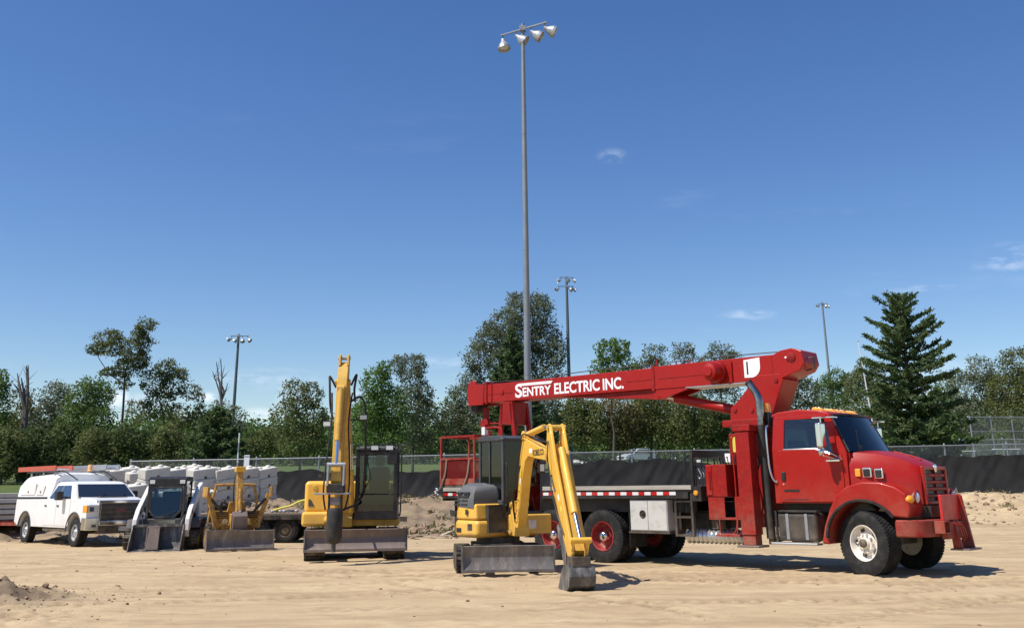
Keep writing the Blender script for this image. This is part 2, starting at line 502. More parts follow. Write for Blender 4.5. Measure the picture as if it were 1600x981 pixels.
def text_mesh(body, size, extrude=0.0, offset=0.0, sx=1.0, m=None, space=1.0):
    c = bpy.data.curves.new('lettering', 'FONT')
    c.body = body; c.size = size; c.extrude = extrude; c.offset = offset; c.space_character = space
    o = bpy.data.objects.new('lettering', c)
    COL.objects.link(o)
    bpy.context.view_layer.update()
    dg = bpy.context.evaluated_depsgraph_get()
    me = bpy.data.meshes.new_from_object(o.evaluated_get(dg))
    bpy.data.objects.remove(o); bpy.data.curves.remove(c)
    if sx != 1.0: me.transform(Matrix.Diagonal((sx, 1, 1, 1)))
    me.materials.clear()
    if m: me.materials.append(m)
    return me


def arc(cx, cz, r, a0, a1, n):
    return [(cx + r * math.cos(R(a0 + (a1 - a0) * i / n)), cz + r * math.sin(R(a0 + (a1 - a0) * i / n))) for i in range(n + 1)]


def curve3(p, n=8):
    """Catmull-Rom through points"""
    p = [Vector(q) for q in p]; out = []
    for i in range(len(p) - 1):
        a, b, c, d = p[max(i - 1, 0)], p[i], p[i + 1], p[min(i + 2, len(p) - 1)]
        for k in range(n):
            t = k / n
            out.append(0.5 * ((2 * b) + (c - a) * t + (2 * a - 5 * b + 4 * c - d) * t * t + (3 * b - a - 3 * c + d) * t ** 3))
    return out + [p[-1]]


# ------------------------------------------------------------------ terrain
def vnoise(x, y, seed=0):
    xi = np.floor(x).astype(np.int64); yi = np.floor(y).astype(np.int64)
    xf, yf = x - xi, y - yi

    def h(a, b):
        n = (a * 374761393 + b * 668265263 + seed * 974634777) & 0x7fffffff
        n = ((n ^ (n >> 13)) * 1274126177) & 0x7fffffff
        return ((n ^ (n >> 16)) & 0xffff) / 65535.0
    u, v = xf * xf * (3 - 2 * xf), yf * yf * (3 - 2 * yf)
    return (h(xi, yi) * (1 - u) + h(xi + 1, yi) * u) * (1 - v) + (h(xi, yi + 1) * (1 - u) + h(xi + 1, yi + 1) * u) * v - 0.5


def sstep(a, b, x):
    t = np.clip((x - a) / (b - a), 0, 1)
    return t * t * (3 - 2 * t)


def ruts(x, y):
    x = np.asarray(x, float); y = np.asarray(y, float)
    rut = np.zeros_like(x); rims = np.zeros_like(x)
    for (ax, ay, bx, by, bow, w, sd) in RUTS:
        w = w * 1.45
        t = ((x - ax) * (bx - ax) + (y - ay) * (by - ay)) / ((bx - ax) ** 2 + (by - ay) ** 2)
        ln = math.hypot(bx - ax, by - ay)
        dd = ((x - ax) * -(by - ay) + (y - ay) * (bx - ax)) / ln - bow * 4 * t * (1 - t)
        on = sstep(-0.02, 0.05, t) * (1 - sstep(0.95, 1.02, t)) * sstep(-0.2, 0.15, vnoise(t * 9, t * 0 + sd, sd) + 0.1)
        g = np.exp(-(dd / w) ** 2)
        tread = 0.6 + 0.4 * np.sign(np.sin(t * ln / 0.26 * 2 * PI + np.sign(dd) * 1.2))
        rut = np.maximum(rut, on * g * tread)
        rims = np.maximum(rims, on * np.exp(-((np.abs(dd) - w * 1.6) / (w * 0.5)) ** 2))
    return rut, rims


def terrain(x, y, fine=True):
    x = np.asarray(x, float); y = np.asarray(y, float)
    # bank behind the yard: foot wanders, crest then a small dip to the fence line
    wob = 1.5 * vnoise(x * 0.11, y * 0 + 3.3, 5)
    right = sstep(6, 14, x)
    foot = 34.0 + wob - 4.5 * right
    crest = 44.0 + wob - 3.0 * right
    z = 0.98 * sstep(foot, crest, y) + 0.30 * np.exp(-((x + 3.2) / 3.8) ** 2 - ((y - 40.5) / 3.0) ** 2)
    z = z - 0.12 * sstep(45, 49, y)
    z = z + np.maximum(0, y - 52.0) * 0.042 * (1 - sstep(150, 260, y)) + 5.0 * sstep(150, 300, y)
    bank = sstep(33.5, 36, y) * (1 - sstep(47.5, 50, y))
    z = z + bank * (0.26 * vnoise(x * 0.9, y * 0.9, 11) + 0.20 * vnoise(x * 2.1, y * 2.1, 12))
    if fine:
        z = z + bank * 0.13 * vnoise(x * 4.2, y * 4.2, 13)
        yard = 1 - sstep(33, 36, y)
        z = z + yard * (0.022 * vnoise(x * 0.7, y * 0.7, 21) + 0.013 * vnoise(x * 3.1, y * 3.1, 22) + 0.026 * vnoise(x * 7.0, y * 7.0, 23) * sstep(-0.15, 0.25, vnoise(x * 0.35, y * 0.7, 24)))
        # wheel and track ruts sweeping across the yard
        rut, rim = ruts(x, y)
        z = z - 0.045 * rut + 0.026 * rim * (0.7 + 0.6 * vnoise(x * 5, y * 5, 90))
        # heap of loose dirt at the near left corner
        z = z + (0.20 + 0.42 * vnoise(x * 4, y * 4, 31) + 0.3 * vnoise(x * 10, y * 10, 32)) * np.exp(-((x + 8.2) / 1.2) ** 2 - ((y - 15.6) / 1.2) ** 2)
        z = z + (0.05 + 0.2 * vnoise(x * 3, y * 3, 33) + .12 * vnoise(x * 9, y * 9, 34)) * np.exp(-((x + 6.4) / 1.2) ** 2 - ((y - 13.6) / 1.4) ** 2) * 0.6
    return z


RUTS = [(-14, 21.5, 6, 18.6, 0.8, 0.12, 1), (-14, 20.4, 6, 17.4, 0.8, 0.12, 2), (-12, 24.5, 8, 17.2, -1.1, 0.14, 3), (-11, 25.8, 9, 16.2, -1.4, 0.14, 4),
        (-6, 22.5, 1.0, 13.0, 0.5, 0.1, 5), (-5, 22.9, 2.4, 13.0, 0.6, 0.1, 6), (-9, 13.0, 12, 14.8, 0.7, 0.13, 7), (-2, 19.4, 14, 16.0, 0.4, 0.12, 8), (0, 17.6, 14, 14.3, 0.5, 0.12, 9),
        (-16, 25.5, -3, 20.5, 0.5, 0.13, 10), (3, 20.0, 16, 21.5, -0.6, 0.14, 14), (8, 15.0, 18, 19.5, 0.4, 0.12, 15), (-8, 16.2, 4, 21.6, -0.5, 0.13, 16), (-7, 14.6, 5.5, 20.2, -0.6, 0.13, 17), (1.5, 12.6, 13, 19.0, 0.7, 0.14, 18), (3.2, 12.2, 14, 17.6, 0.7, 0.14, 19)]


def gz(x, y):
    return float(terrain(np.array([x]), np.array([y]))[0])


def axis_pts(segs):
    out = []
    for a, b, st in segs:
        out += list(np.arange(a, b, st))
    return np.array(out + [segs[-1][1]])


def grid_obj(name, xs, ys, zf, m):
    X, Y = np.meshgrid(xs, ys)
    Z = zf(X, Y)
    nx, ny = len(xs), len(ys)
    me = bpy.data.meshes.new(name)
    me.vertices.add(nx * ny)
    me.vertices.foreach_set('co', np.stack([X, Y, Z], -1).astype(np.float32).ravel())
    i = (np.arange(ny - 1)[:, None] * nx + np.arange(nx - 1)[None, :]).ravel()
    q = np.stack([i, i + 1, i + nx + 1, i + nx], -1).ravel()
    n = len(i)
    me.loops.add(n * 4); me.polygons.add(n)
    me.loops.foreach_set('vertex_index', q)
    me.polygons.foreach_set('loop_start', np.arange(n) * 4)
    me.polygons.foreach_set('loop_total', np.full(n, 4))
    me.polygons.foreach_set('use_smooth', np.ones(n, bool))
    me.update()
    me.materials.append(m)
    return link(name, me)


def ground_material():
    m = bpy.data.materials.new('sandy_dirt')
    m.use_nodes = True
    nt = m.node_tree; N, L = nt.nodes, nt.links
    b = N['Principled BSDF']; b.inputs['Roughness'].default_value = 0.95; b.inputs['Specular IOR Level'].default_value = 0.15
    co = N.new('ShaderNodeTexCoord')

    def noise(sc, lo, hi, det=8, st=(1, 1, 1), rot=0):
        mp = N.new('ShaderNodeMapping'); mp.inputs['Scale'].default_value = st; mp.inputs['Rotation'].default_value = (0, 0, rot)
        L.new(co.outputs['Object'], mp.inputs['Vector'])
        n = N.new('ShaderNodeTexNoise'); n.inputs['Scale'].default_value = sc; n.inputs['Detail'].default_value = det; n.inputs['Roughness'].default_value = 0.65
        L.new(mp.outputs[0], n.inputs['Vector'])
        r = N.new('ShaderNodeMapRange'); r.inputs['From Min'].default_value = lo; r.inputs['From Max'].default_value = hi
        L.new(n.outputs['Fac'], r.inputs['Value'])
        return n.outputs['Fac'], r.outputs[0]

    def mix(a, c2, f, k=1.0):
        x = N.new('ShaderNodeMix'); x.data_type = 'RGBA'
        mm = N.new('ShaderNodeMath'); mm.operation = 'MULTIPLY'; mm.inputs[1].default_value = k
        L.new(f, mm.inputs[0]); L.new(mm.outputs[0], x.inputs['Factor'])
        if isinstance(a, tuple): x.inputs[6].default_value = (*a, 1)
        else: L.new(a, x.inputs[6])
        x.inputs[7].default_value = (*c2, 1)
        return x.outputs[2]
    _, f1 = noise(0.28, 0.40, 0.66, 5, (1, 2.6, 1), 0.16)
    c = mix((0.50, 0.38, 0.228), (0.385, 0.28, 0.162), f1, 0.8)
    _, f2 = noise(1.5, 0.50, 0.72, 7, (1, 3.5, 1), 0.2)
    c = mix(c, (0.27, 0.185, 0.115), f2, 0.55)
    _, f3 = noise(1.1, 0.52, 0.75, 7)
    c = mix(c, (0.60, 0.475, 0.30), f3, 0.6)
    _, f7 = noise(0.55, 0.50, 0.60, 7, (0.45, 4.0, 1), 0.13)
    c = mix(c, (0.30, 0.205, 0.125), f7, 0.42)
    _, f4 = noise(38, 0.55, 0.75, 3)
    c = mix(c, (0.24, 0.17, 0.11), f4, 0.35)
    # sand pressed and turned over by tyres is a little browner
    pa = N.new('ShaderNodeAttribute'); pa.attribute_name = 'pressed'
    c = mix(c, (0.20, 0.135, 0.082), pa.outputs['Fac'], 0.62)  # this tone also stands in for the weak shading of the ruts
    # clayey, darker soil on the bank (by place, not by light)
    sx = N.new('ShaderNodeSeparateXYZ'); L.new(co.outputs['Object'], sx.inputs[0])
    nb, _ = noise(0.35, 0, 1, 4)
    ad = N.new('ShaderNodeMath'); ad.operation = 'MULTIPLY_ADD'; ad.inputs[1].default_value = 7.0
    L.new(nb, ad.inputs[0]); L.new(sx.outputs['Y'], ad.inputs[2])
    rb = N.new('ShaderNodeMapRange'); rb.inputs['From Min'].default_value = 36.0; rb.inputs['From Max'].default_value = 40.5
    L.new(ad.outputs[0], rb.inputs['Value'])
    rx = N.new('ShaderNodeMapRange'); rx.inputs['From Min'].default_value = 13.0; rx.inputs['From Max'].default_value = 6.0
    L.new(sx.outputs['X'], rx.inputs['Value'])
    dv = N.new('ShaderNodeVectorMath'); dv.operation = 'DISTANCE'; dv.inputs[1].default_value = (-8.0, 15.5, 0.2)
    L.new(co.outputs['Object'], dv.inputs[0])
    da = N.new('ShaderNodeMath'); da.operation = 'MULTIPLY_ADD'; da.inputs[1].default_value = 1.6; L.new(nb, da.inputs[0]); L.new(dv.outputs['Value'], da.inputs[2])
    dm = N.new('ShaderNodeMapRange'); dm.inputs['From Min'].default_value = 2.7; dm.inputs['From Max'].default_value = 1.7; L.new(da.outputs[0], dm.inputs['Value'])
    m0 = N.new('ShaderNodeMath'); m0.operation = 'MULTIPLY'; L.new(rb.outputs[0], m0.inputs[0]); L.new(rx.outputs[0], m0.inputs[1])
    mb = N.new('ShaderNodeMath'); mb.operation = 'MAXIMUM'; L.new(m0.outputs[0], mb.inputs[0]); L.new(dm.outputs[0], mb.inputs[1])
    _, f5 = noise(0.9, 0.38, 0.66, 7)
    soil = mix((0.30, 0.22, 0.145), (0.17, 0.125, 0.085), f5, 1.0)
    _, f6 = noise(2.0, 0.55, 0.72, 5)
    soil = mix(soil, (0.20, 0.20, 0.09), f6, 0.55)
    x = N.new('ShaderNodeMix'); x.data_type = 'RGBA'
    L.new(mb.outputs[0], x.inputs['Factor']); L.new(c, x.inputs[6]); L.new(soil, x.inputs[7])
    L.new(x.outputs[2], b.inputs['Base Color'])
    n1, _ = noise(26, 0, 1, 8)
    n2, _ = noise(3.5, 0, 1, 6, (1, 2.2, 1), 0.15)
    a2 = N.new('ShaderNodeMath'); a2.operation = 'MULTIPLY_ADD'; a2.inputs[1].default_value = 2.2
    L.new(n2, a2.inputs[0]); L.new(n1, a2.inputs[2])
    bp = N.new('ShaderNodeBump'); bp.inputs['Strength'].default_value = 0.55; bp.inputs['Distance'].default_value = 0.022
    L.new(a2.outputs[0], bp.inputs['Height']); L.new(bp.outputs[0], b.inputs['Normal'])
    return m


M_SAND = ground_material()
M_GRASS = mat('mown_grass', (0.075, 0.115, 0.03), 0.9, col2=(0.13, 0.14, 0.05), nscale=0.6, col3=(0.05, 0.08, 0.02), n3=6, f3=0.6, bump=0.6, bscale=9, bdist=0.08, spec=0.15)
gx = axis_pts([(-900, -60, 60), (-60, -24, 1.0), (-24, -14, 0.2), (-14, 14, 0.065), (14, 24, 0.16), (24, 60, 1.0), (60, 900, 60)])
gy = axis_pts([(-60, 8, 4), (8, 28, 0.055), (28, 34, 0.11), (34, 50, 0.16), (50, 60, 0.8), (60, 160, 4), (160, 400, 20), (400, 1600, 120)])
gnd = kind(grid_obj('ground', gx, gy, terrain, M_SAND), 'structure')
_X, _Y = np.meshgrid(gx, gy)
_at = gnd.data.attributes.new('pressed', 'FLOAT', 'POINT')
_at.data.foreach_set('value', ruts(_X, _Y)[0].astype(np.float32).ravel())
hx = axis_pts([(-900, -90, 60), (-90, 90, 1.5), (90, 900, 60)])
hy = axis_pts([(51.5, 160, 1.5), (160, 400, 20), (400, 1600, 120)])
kind(grid_obj('grass_field', hx, hy, lambda X, Y: terrain(X, Y) + 0.05 + 0.05 * vnoise(X * .6, Y * .6, 41), M_GRASS), 'structure')


# ------------------------------------------------------------------ shared vehicle pieces
def tyre_mesh(name, rad, w, rr, rows=4, nb=46, m=None, n=48):
    h = w / 2
    b = MB()
    b.lathe([(rr, -h * .82), (rr + (rad - rr) * .35, -h), (rad - .07, -h * .99), (rad - .016, -h * .86), (rad - .012, 0), (rad - .016, h * .86),
             (rad - .07, h * .99), (rr + (rad - rr) * .35, h), (rr, h * .82), (rr - .01, 0)], n=n, closed=True)
    rw = 1.78 * h / rows
    for k in range(rows):
        y = -h * .89 + rw * (k + .5)
        for i in range(nb):
            a = 2 * PI * (i + .5 * (k % 2)) / nb
            b.obox((math.cos(a) * (rad - .012), y, math.sin(a) * (rad - .012)), (.026, rw * .8, 2 * PI * rad / nb * .68), (0, -a, .0))
    return b.mesh(name, m or M_RUB, 40)


def disc_rim(rr, w, dish, m, name='wheel', holes=0, n=40):
    """steel wheel, outer face toward -y; dish = how deep the disc sits behind the lip"""
    h = w / 2
    b = MB()
    y0 = -h * .86
    b.lathe([(rr * .99, h * .7), (rr, y0 + .01), (rr * .985, y0 - .006), (rr * .93, y0), (rr * .90, y0 + dish * .35), (rr * .84, y0 + dish * .9),
             (rr * .70, y0 + dish), (rr * .50, y0 + dish - .025), (rr * .44, y0 + dish - .05), (rr * .12, y0 + dish - .05)], n=n)
    return b.mesh(name, m, 30)


def hub_mesh(rr, y, m, lugs=10, rl=.36, deep=.07, rh=.2, dark=None):
    b = MB()
    b.lathe([(rr * rh * 1.25, y + .05), (rr * rh * 1.2, y - deep * .3), (rr * rh, y - deep * .8), (rr * rh * .7, y - deep), (.005, y - deep * 1.05)], n=20)
    for i in range(lugs):
        a = 2 * PI * i / lugs
        b.cyl((math.cos(a) * rr * rl, y + .02, math.sin(a) * rr * rl), (math.cos(a) * rr * rl, y - .035, math.sin(a) * rr * rl), rr * .055, n=6)
    return b.mesh('hub', m, 30)


def wheel(parent, meshes, loc, rz=0.0, flip=False):
    rot = (0, 0, rz + (PI if flip else 0))
    w = link('wheel', meshes[0], parent, loc=loc, rot=rot)
    for nm, me in meshes[1:]:
        link(nm, me, w)
    return w


def fit_text(body, x0, x1, z0, z1, m, bold=0.012):
    me = text_mesh(body, 1.0, 0, bold, m=m)
    co = np.empty(len(me.vertices) * 3, np.float32); me.vertices.foreach_get('co', co); co = co.reshape(-1, 3)
    lo, hi = co.min(0), co.max(0)
    out = np.zeros_like(co)
    out[:, 0] = x0 + (co[:, 0] - lo[0]) / (hi[0] - lo[0]) * (x1 - x0)
    out[:, 2] = z0 + (co[:, 1] - lo[1]) / (hi[1] - lo[1]) * (z1 - z0)
    me.vertices.foreach_set('co', out.ravel())
    me.update()
    return me


# ------------------------------------------------------------------ red boom truck
def boom_truck():
    T = thing('boom_truck', 'large red flatbed truck with folded crane boom carrying white lettering', 'truck', (6.82, 19.25, 0.0), R(-42.0))
    D = lambda p: p  # noqa
    # chassis
    for s in (-1, 1):
        MB().box(-10.2, .75, s * .43 - .045, s * .43 + .045, .74, 1.02).obj('frame_rail', M_BLK, T)
    MB().cyl((0, -.95, .52), (0, .95, .52), .07).box(-.12, .12, -.8, .8, .46, .58).obj('front_axle', M_BLK, T)
    for x in (-5.68, -7.04):
        MB().cyl((x, -1.0, .53), (x, 1.0, .53), .1).ball((x, 0, .53), (.26, .26, .26)).box(x - .06, x + .06, -.7, .7, .5, .8).obj('rear_axle', M_BLK, T)
    for x in (-9.4, -8.3, -6.36, -4.4):
        MB().box(x - .06, x + .06, -.4, .4, .8, .98).obj('cross_member', M_BLK, T)
    # wheels
    ft = tyre_mesh('tyre', .535, .38, .30, 6, 60)
    rt = tyre_mesh('tyre', .53, .275, .295, 4, 48)
    frim = disc_rim(.30, .38, .10, M_WRIM)
    fho = []
    for a in (35, 107, 179, 251, 323):
        c, s_ = math.cos(R(a)), math.sin(R(a))
        fho.append(('hand_hole', MB().obox((c * .215, -.082, s_ * .215), (.05, .008, .085), (0, -R(a), 0)).mesh('hand_hole', M_BLK)))
    fhub = hub_mesh(.30, -.115, M_WRIM, 10, .5, .05, .26)
    fcap = MB().lathe([(.075, -.12), (.07, -.2), (.05, -.215), (.01, -.218)], n=16).mesh('hub_cap', M_BLKD)
    for s in (-1, 1):
        wheel(T, [frim, ('tyre', ft), ('hub', fhub), ('hub_cap', fcap)] + fho, (0, s * 1.0, .53), R(-18), s > 0)
    M_REDRIM = mat('dusty_red_rim', (0.30, 0.02, 0.022), 0.5, col2=(0.36, 0.16, 0.12), nscale=5, lo=.45, hi=.7, fac=.7)
    rrim = disc_rim(.295, .275, .17, M_REDRIM)
    rhub = MB().lathe([(.115, .12), (.11, -.06), (.10, -.1), (.07, -.135), (.03, -.148), (.005, -.15)], n=24).mesh('hub', M_CHROME)
    irim = disc_rim(.295, .275, .04, M_REDRIM)
    for x in (-5.68, -7.04):
        for s in (-1, 1):
            wheel(T, [rrim, ('tyre', rt), ('hub', rhub)], (x, s * 1.06, .52), 0, s > 0)
            wheel(T, [irim, ('tyre', rt)], (x, s * .74, .52), 0, s < 0)
    # deck
    dk = MB().box(-10.4, -3.42, -1.22, 1.22, 1.40, 1.475).obj('flatbed', M_BLKD, T)
    mb = MB()
    for i in range(14):
        x = -10.1 + i * .5
        mb.box(x, x + .07, -1.18, 1.18, 1.27, 1.398)
    mb.obj('deck_cross_beam', M_BLK, T)
    pk = MB().box(0, 6.94, -.0985, .0985, 0, .03).mesh('plank', M_WOOD)
    for i in range(12):
        link('plank', pk, dk, loc=(-10.38, -1.1 + i * .2, 1.476), bevel=.004, seg=1)
    for s in (-1, 1):
        MB().box(-10.4, -3.42, s * 1.228 - .012, s * 1.228 + .012, 1.435, 1.52).obj('side_rail', M_DECKW, T, .005)
        MB().box(-10.4, -3.5, s * 1.222 - .01, s * 1.222 + .01, 1.27, 1.398).obj('edge_channel', M_BLK, T)
    tp = [MB().box(0, .148, -.002, .002, 0, .062).mesh('reflective_tape', m_) for m_ in (M_REDL, M_WREF)]
    for i in range(44):
        link('reflective_tape', tp[i % 2], T, loc=(-10.38 + i * .15, -1.236, 1.335))
    MB().box(-10.46, -10.40, -1.2, 1.2, 1.22, 1.47).obj('tail_board', M_BLK, T)
    for s in (-1, 1):
        MB().box(-10.1, -3.5, s * .96 - .03, s * .96 + .03, 1.0, 1.27).obj('subframe_beam', M_BLK, T)
        MB().box(-7.75, -7.7, s * .9 - .3, s * .9 + .3, .45, 1.0).obj('mud_flap', M_RUB, T)
    MB().box(-5.0, -3.5, -.5, .6, .58, 1.0).obj('underdeck_dark_box', M_BLK, T, .03)  # black box added to fill the deep shade under the deck
    MB().box(-9.9, -8.0, -.42, .42, 1.0, 1.27).obj('underdeck_infill', M_BLK, T)  # black infill added between the rails, dark like the shaded underside
    # rear stabiliser legs hanging at the tail
    for y in (-.98, -.62):
        MB().box(-10.2, -10.06, y - .06, y + .06, .42, 1.27).box(-10.24, -10.02, y - .1, y + .1, .40, .43).obj('rear_leg', M_BLK, T)
    # mud flap + locker + steps
    MB().box(-4.97, -4.955, -1.2, -.62, .32, 1.0).obj('mud_flap', M_RUB, T)
    tb = MB().box(-4.94, -4.03, -1.19, -.70, .64, 1.25).obj('tool_locker', M_BOXW, T, .012)
    for x0, x1 in ((-4.925, -4.50), (-4.49, -4.045)):
        MB().box(x0, x1, -1.203, -1.188, .66, 1.235).obj('locker_door', M_BOXW, tb, .006)
    MB().lathe([(.075, 0), (.075, -.012), (.06, -.016), (.05, -.006), (.004, -.006)], (-4.62, -1.203, .97)).box(-4.66, -4.58, -1.222, -1.206, .955, .985).obj('latch', M_BLK, tb)
    MB().box(-4.98, -3.99, -1.2, -.7, .60, .638).obj('locker_tray', M_BLKD, T)
    mb = MB()
    for x in (-3.83, -3.45):
        mb.box(x - .025, x + .025, -1.2, -1.13, .56, 1.40)
    for z in (.58, .92, 1.10 + .12):
        mb.box(-3.81, -3.47, -1.2, -1.05, z - .02, z + .02)
    mb.obj('side_steps', M_BLKD, T)
    MB().box(-3.42, -3.22, -1.2, -.6, 1.22, 1.5).obj('light_bracket', M_BLK, T)
    MB().lathe([(.05, 0), (.05, -.02), (.035, -.035), (.004, -.04)], (-3.33, -1.2, 1.37), n=18).obj('marker_lamp', M_AMBER, T)
    MB().lathe([(.04, 0), (.04, -.02), (.004, -.03)], (-3.1, -1.1, 1.36), n=14).obj('marker_lamp', M_REDL, T)
    # headache rack
    mb = MB()
    for y in (-1.08, 1.08):
        mb.box(-3.5, -3.43, y - .035, y + .035, 1.5, 2.12)
    mb.box(-3.5, -3.43, -1.1, 1.1, 2.05, 2.19).box(-3.5, -3.45, -1.08, 1.08, 1.84, 1.88)
    mb.obj('headboard_frame', M_BLK, T, .01)
    for i in range(9):
        MB().cyl((-3.465, -.96 + i * .24, 1.5), (-3.465, -.96 + i * .24, 2.06), .012, n=6).obj('headboard_bar', M_BLK, T)
    mb = MB()
    for i in range(5):
        y = -.98 + i * .1
        mb.tube(curve3([(-3.40, y, 1.86), (-3.36, y, 1.78), (-3.32, y, 1.70), (-3.36, y, 1.64), (-3.41, y, 1.70)], 4), .012, 6)
    mb.obj('chain_hook', M_GALV, T)
    MB().tube(curve3([(-3.62, -1.12, 1.0), (-3.58, -1.15, 1.5), (-3.6, -1.14, 2.0), (-3.5, -1.0, 2.1)], 5), .018, 6).obj('black_hose', M_HOSE, T)
    # operator station
    ob = MB().box(-3.12, -2.66, -1.16, -.62, 1.30, 1.90).obj('operator_console', M_REDM, T, .012)
    MB().box(-3.10, -2.98, -1.175, -1.155, 1.33, 1.88).obj('console_door', M_RED, ob, .006)
    MB().tube([(-3.02, -1.18, 1.45), (-3.02, -1.21, 1.47), (-3.02, -1.21, 1.76), (-3.02, -1.18, 1.78)], .01, 6).obj('pull_handle', M_RED, ob)
    MB().box(-3.10, -2.74, -1.15, -1.13, .90, 1.295).box(-3.10, -3.07, -1.13, -.62, .90, 1.295).box(-3.1, -2.3, -1.15, -.62, .88, .92).box(-2.52, -2.37, -1.15, -1.12, .92, 1.30).obj('step_well', M_REDM, T, .006)
    mb = MB()
    for i in range(6):
        mb.cyl((-2.98 + i * .06, -1.0, 1.89), (-2.98 + i * .06, -1.04, 2.02), .009, n=6).ball((-2.98 + i * .06, -1.045, 2.03), .018, 8, 6)
    mb.obj('control_lever', M_BLK, T)
    MB().tube(curve3([(-2.62, -1.12, .62), (-2.5, -1.14, .8), (-2.48, -1.14, 1.6), (-2.5, -1.14, 2.3), (-2.44, -1.14, 2.42), (-2.35, -1.14, 2.44)], 5), .016, 8).obj('grab_rail', M_RED, T)
    MB().tube([(-2.88, -1.14, .9), (-2.86, -1.16, .62), (-2.5, -1.16, .62), (-2.48, -1.14, .9)], .014, 8).box(-2.93, -2.42, -1.22, -1.1, .58, .62).obj('stirrup_step', M_REDM, T)
    # corrugated silver pipe slung under the deck
    prof = []
    for i in range(60):
        prof.append((.125 + .018 * math.cos(i * PI * .5), i * .025))
    MB().lathe([(.02, 0)] + prof + [(.02, 1.5)], (-3.78, -.82, .56), 'x', 24).obj('corrugated_pipe', mat('bright_galvanised', (.62, .63, .64), .35, metal=.8), T, ang=20)
    MB().box(-3.3, -2.5, -.7, .7, .72, 1.2).box(-3.2, -2.9, -.9, -.7, .7, 1.05).obj('battery_box', M_BLKD, T)
    # outriggers
    for s in (-1, 1):
        MB().box(-2.38, -2.08, s * 1.08 - .14, s * 1.08 + .14, .62, 2.50).obj('outrigger_post', M_REDM, T, .012)
        MB().box(-2.36, -2.10, s * 1.08 - .12, s * 1.08 + .12, .44, .618).obj('outrigger_foot', M_REDM, T, .01)
        MB().box(-2.46, -2.0, s * 1.08 - .2, s * 1.08 + .2, .40, .438).obj('outrigger_pad', M_STEELB, T, .01)
    MB().box(-2.42, -2.04, -1.24, 1.24, 2.502, 2.62).obj('outrigger_beam', M_REDM, T, .01)
    MB().box(-2.42, -2.04, -.93, .93, .75, .98).obj('outrigger_beam', M_REDM, T, .01)
    pd = MB().box(-2.92, -2.02, -.52, .52, .98, 2.50).box(-3.0, -1.98, -.60, .60, 2.626, 2.76).obj('crane_pedestal', M_REDM, T, .012)
    MB().box(-2.86, -2.62, -.532, -.522, 2.14, 2.44).obj('warning_label', M_LABEL, pd)
    MB().box(-3.02, -2.90, -.55, -.523, 1.95, 2.12).obj('notice_plate', M_DECAL, pd)
    MB().lathe([(.24, 0), (.24, -.02), (.17, -.03), (.02, -.03)], (-2.52, -.522, 1.95), n=24).obj('swing_gear_cover', M_BLK, pd)
    mb = MB()
    for i in range(7):
        x = -2.78 + i * .07
        mb.tube(curve3([(x, -.58, 1.0), (x + .03, -.66, 1.4 + .05 * (i % 3)), (x - .02, -.6, 1.75), (x, -.54, 2.1)], 5), .017, 6)
    mb.obj('hydraulic_hose', M_HOSE, T)
    tw = MB().prism([(-2.96, 2.765), (-2.93, 3.02), (-2.74, 3.16), (-2.56, 3.34), (-2.44, 3.50), (-2.3, 3.62), (-1.78, 3.62), (-1.72, 3.5), (-2.04, 2.765)], 'y', -.34, .34).obj('crane_turret', M_RED, T, .012)
    for x, z in ((-2.84, 2.97), (-1.87, 3.5), (-2.45, 2.95)):
        MB().lathe([(.045, 0), (.045, -.02), (.005, -.024)], (x, -.341, z), n=14).obj('pin', M_REDM, tw)
    # boom
    bm_ = MB().box(-10.25, -4.7, -.265, .265, 3.54, 3.99).obj('boom_inner_section', M_RED, T, .012)
    MB().box(-9.9, -8.98, -.272, -.262, 3.735, 3.75).obj('weld_seam', M_REDM, bm_)
    MB().box(-5.56, -4.9, -.272, -.262, 3.735, 3.75).obj('weld_seam', M_REDM, bm_)
    bo = MB().box(-4.82, -1.75, -.30, .30, 3.515, 4.01).obj('boom_outer_section', M_RED, T, .012)
    MB().box(-4.86, -4.78, -.315, .315, 3.49, 4.03).obj('boom_collar', M_REDM, bo, .006)
    MB().box(-4.7, -2.9, -.307, -.298, 3.735, 3.75).obj('weld_seam', M_REDM, bo)
    MB().box(-4.0, -2.45, -.31, .31, 3.495, 3.513).obj('edge_highlight', M_ALU, bo)  # bright strip standing in for the highlight along the boom's lower edge
    MB().prism([(-1.98, 3.58), (-2.05, 3.97), (-1.9, 4.0), (-1.74, 4.07), (-1.5, 4.10), (-1.28, 4.03), (-1.24, 3.79), (-1.34, 3.66), (-1.75, 3.52)], 'y', -.335, .335).obj('boom_pivot_head', M_RED, bo, .015)
    MB().lathe([(.085, 0), (.085, -.02), (.06, -.03), (.005, -.03)], (-1.5, -.336, 3.92), n=20).obj('pivot_pin', M_REDM, bo)
    MB().lathe([(.02, 0), (.02, -.05)], (-1.60, -.336, 3.92), n=8).obj('grease_fitting', M_DECAL, bo)
    MB().tube([(-1.25, -.1, 3.9), (-1.14, -.1, 3.9), (-1.14, -.1, 3.7), (-1.32, -.1, 3.66)], .015, 6).obj('hose_guard', M_BLK, bo)
    mb = MB()
    for i in range(7):
        mb.cyl((-1.93, -.334, 3.64 + i * .055), (-1.93, -.345, 3.64 + i * .055), .011, n=6)
    mb.obj('bolt', M_REDM, bo)
    MB().prism([(-7.5, 3.538), (-4.74, 3.538), (-4.74, 3.33), (-4.9, 3.33)], 'y', -.2, .2).obj('boom_keel', M_REDM, T, .006)
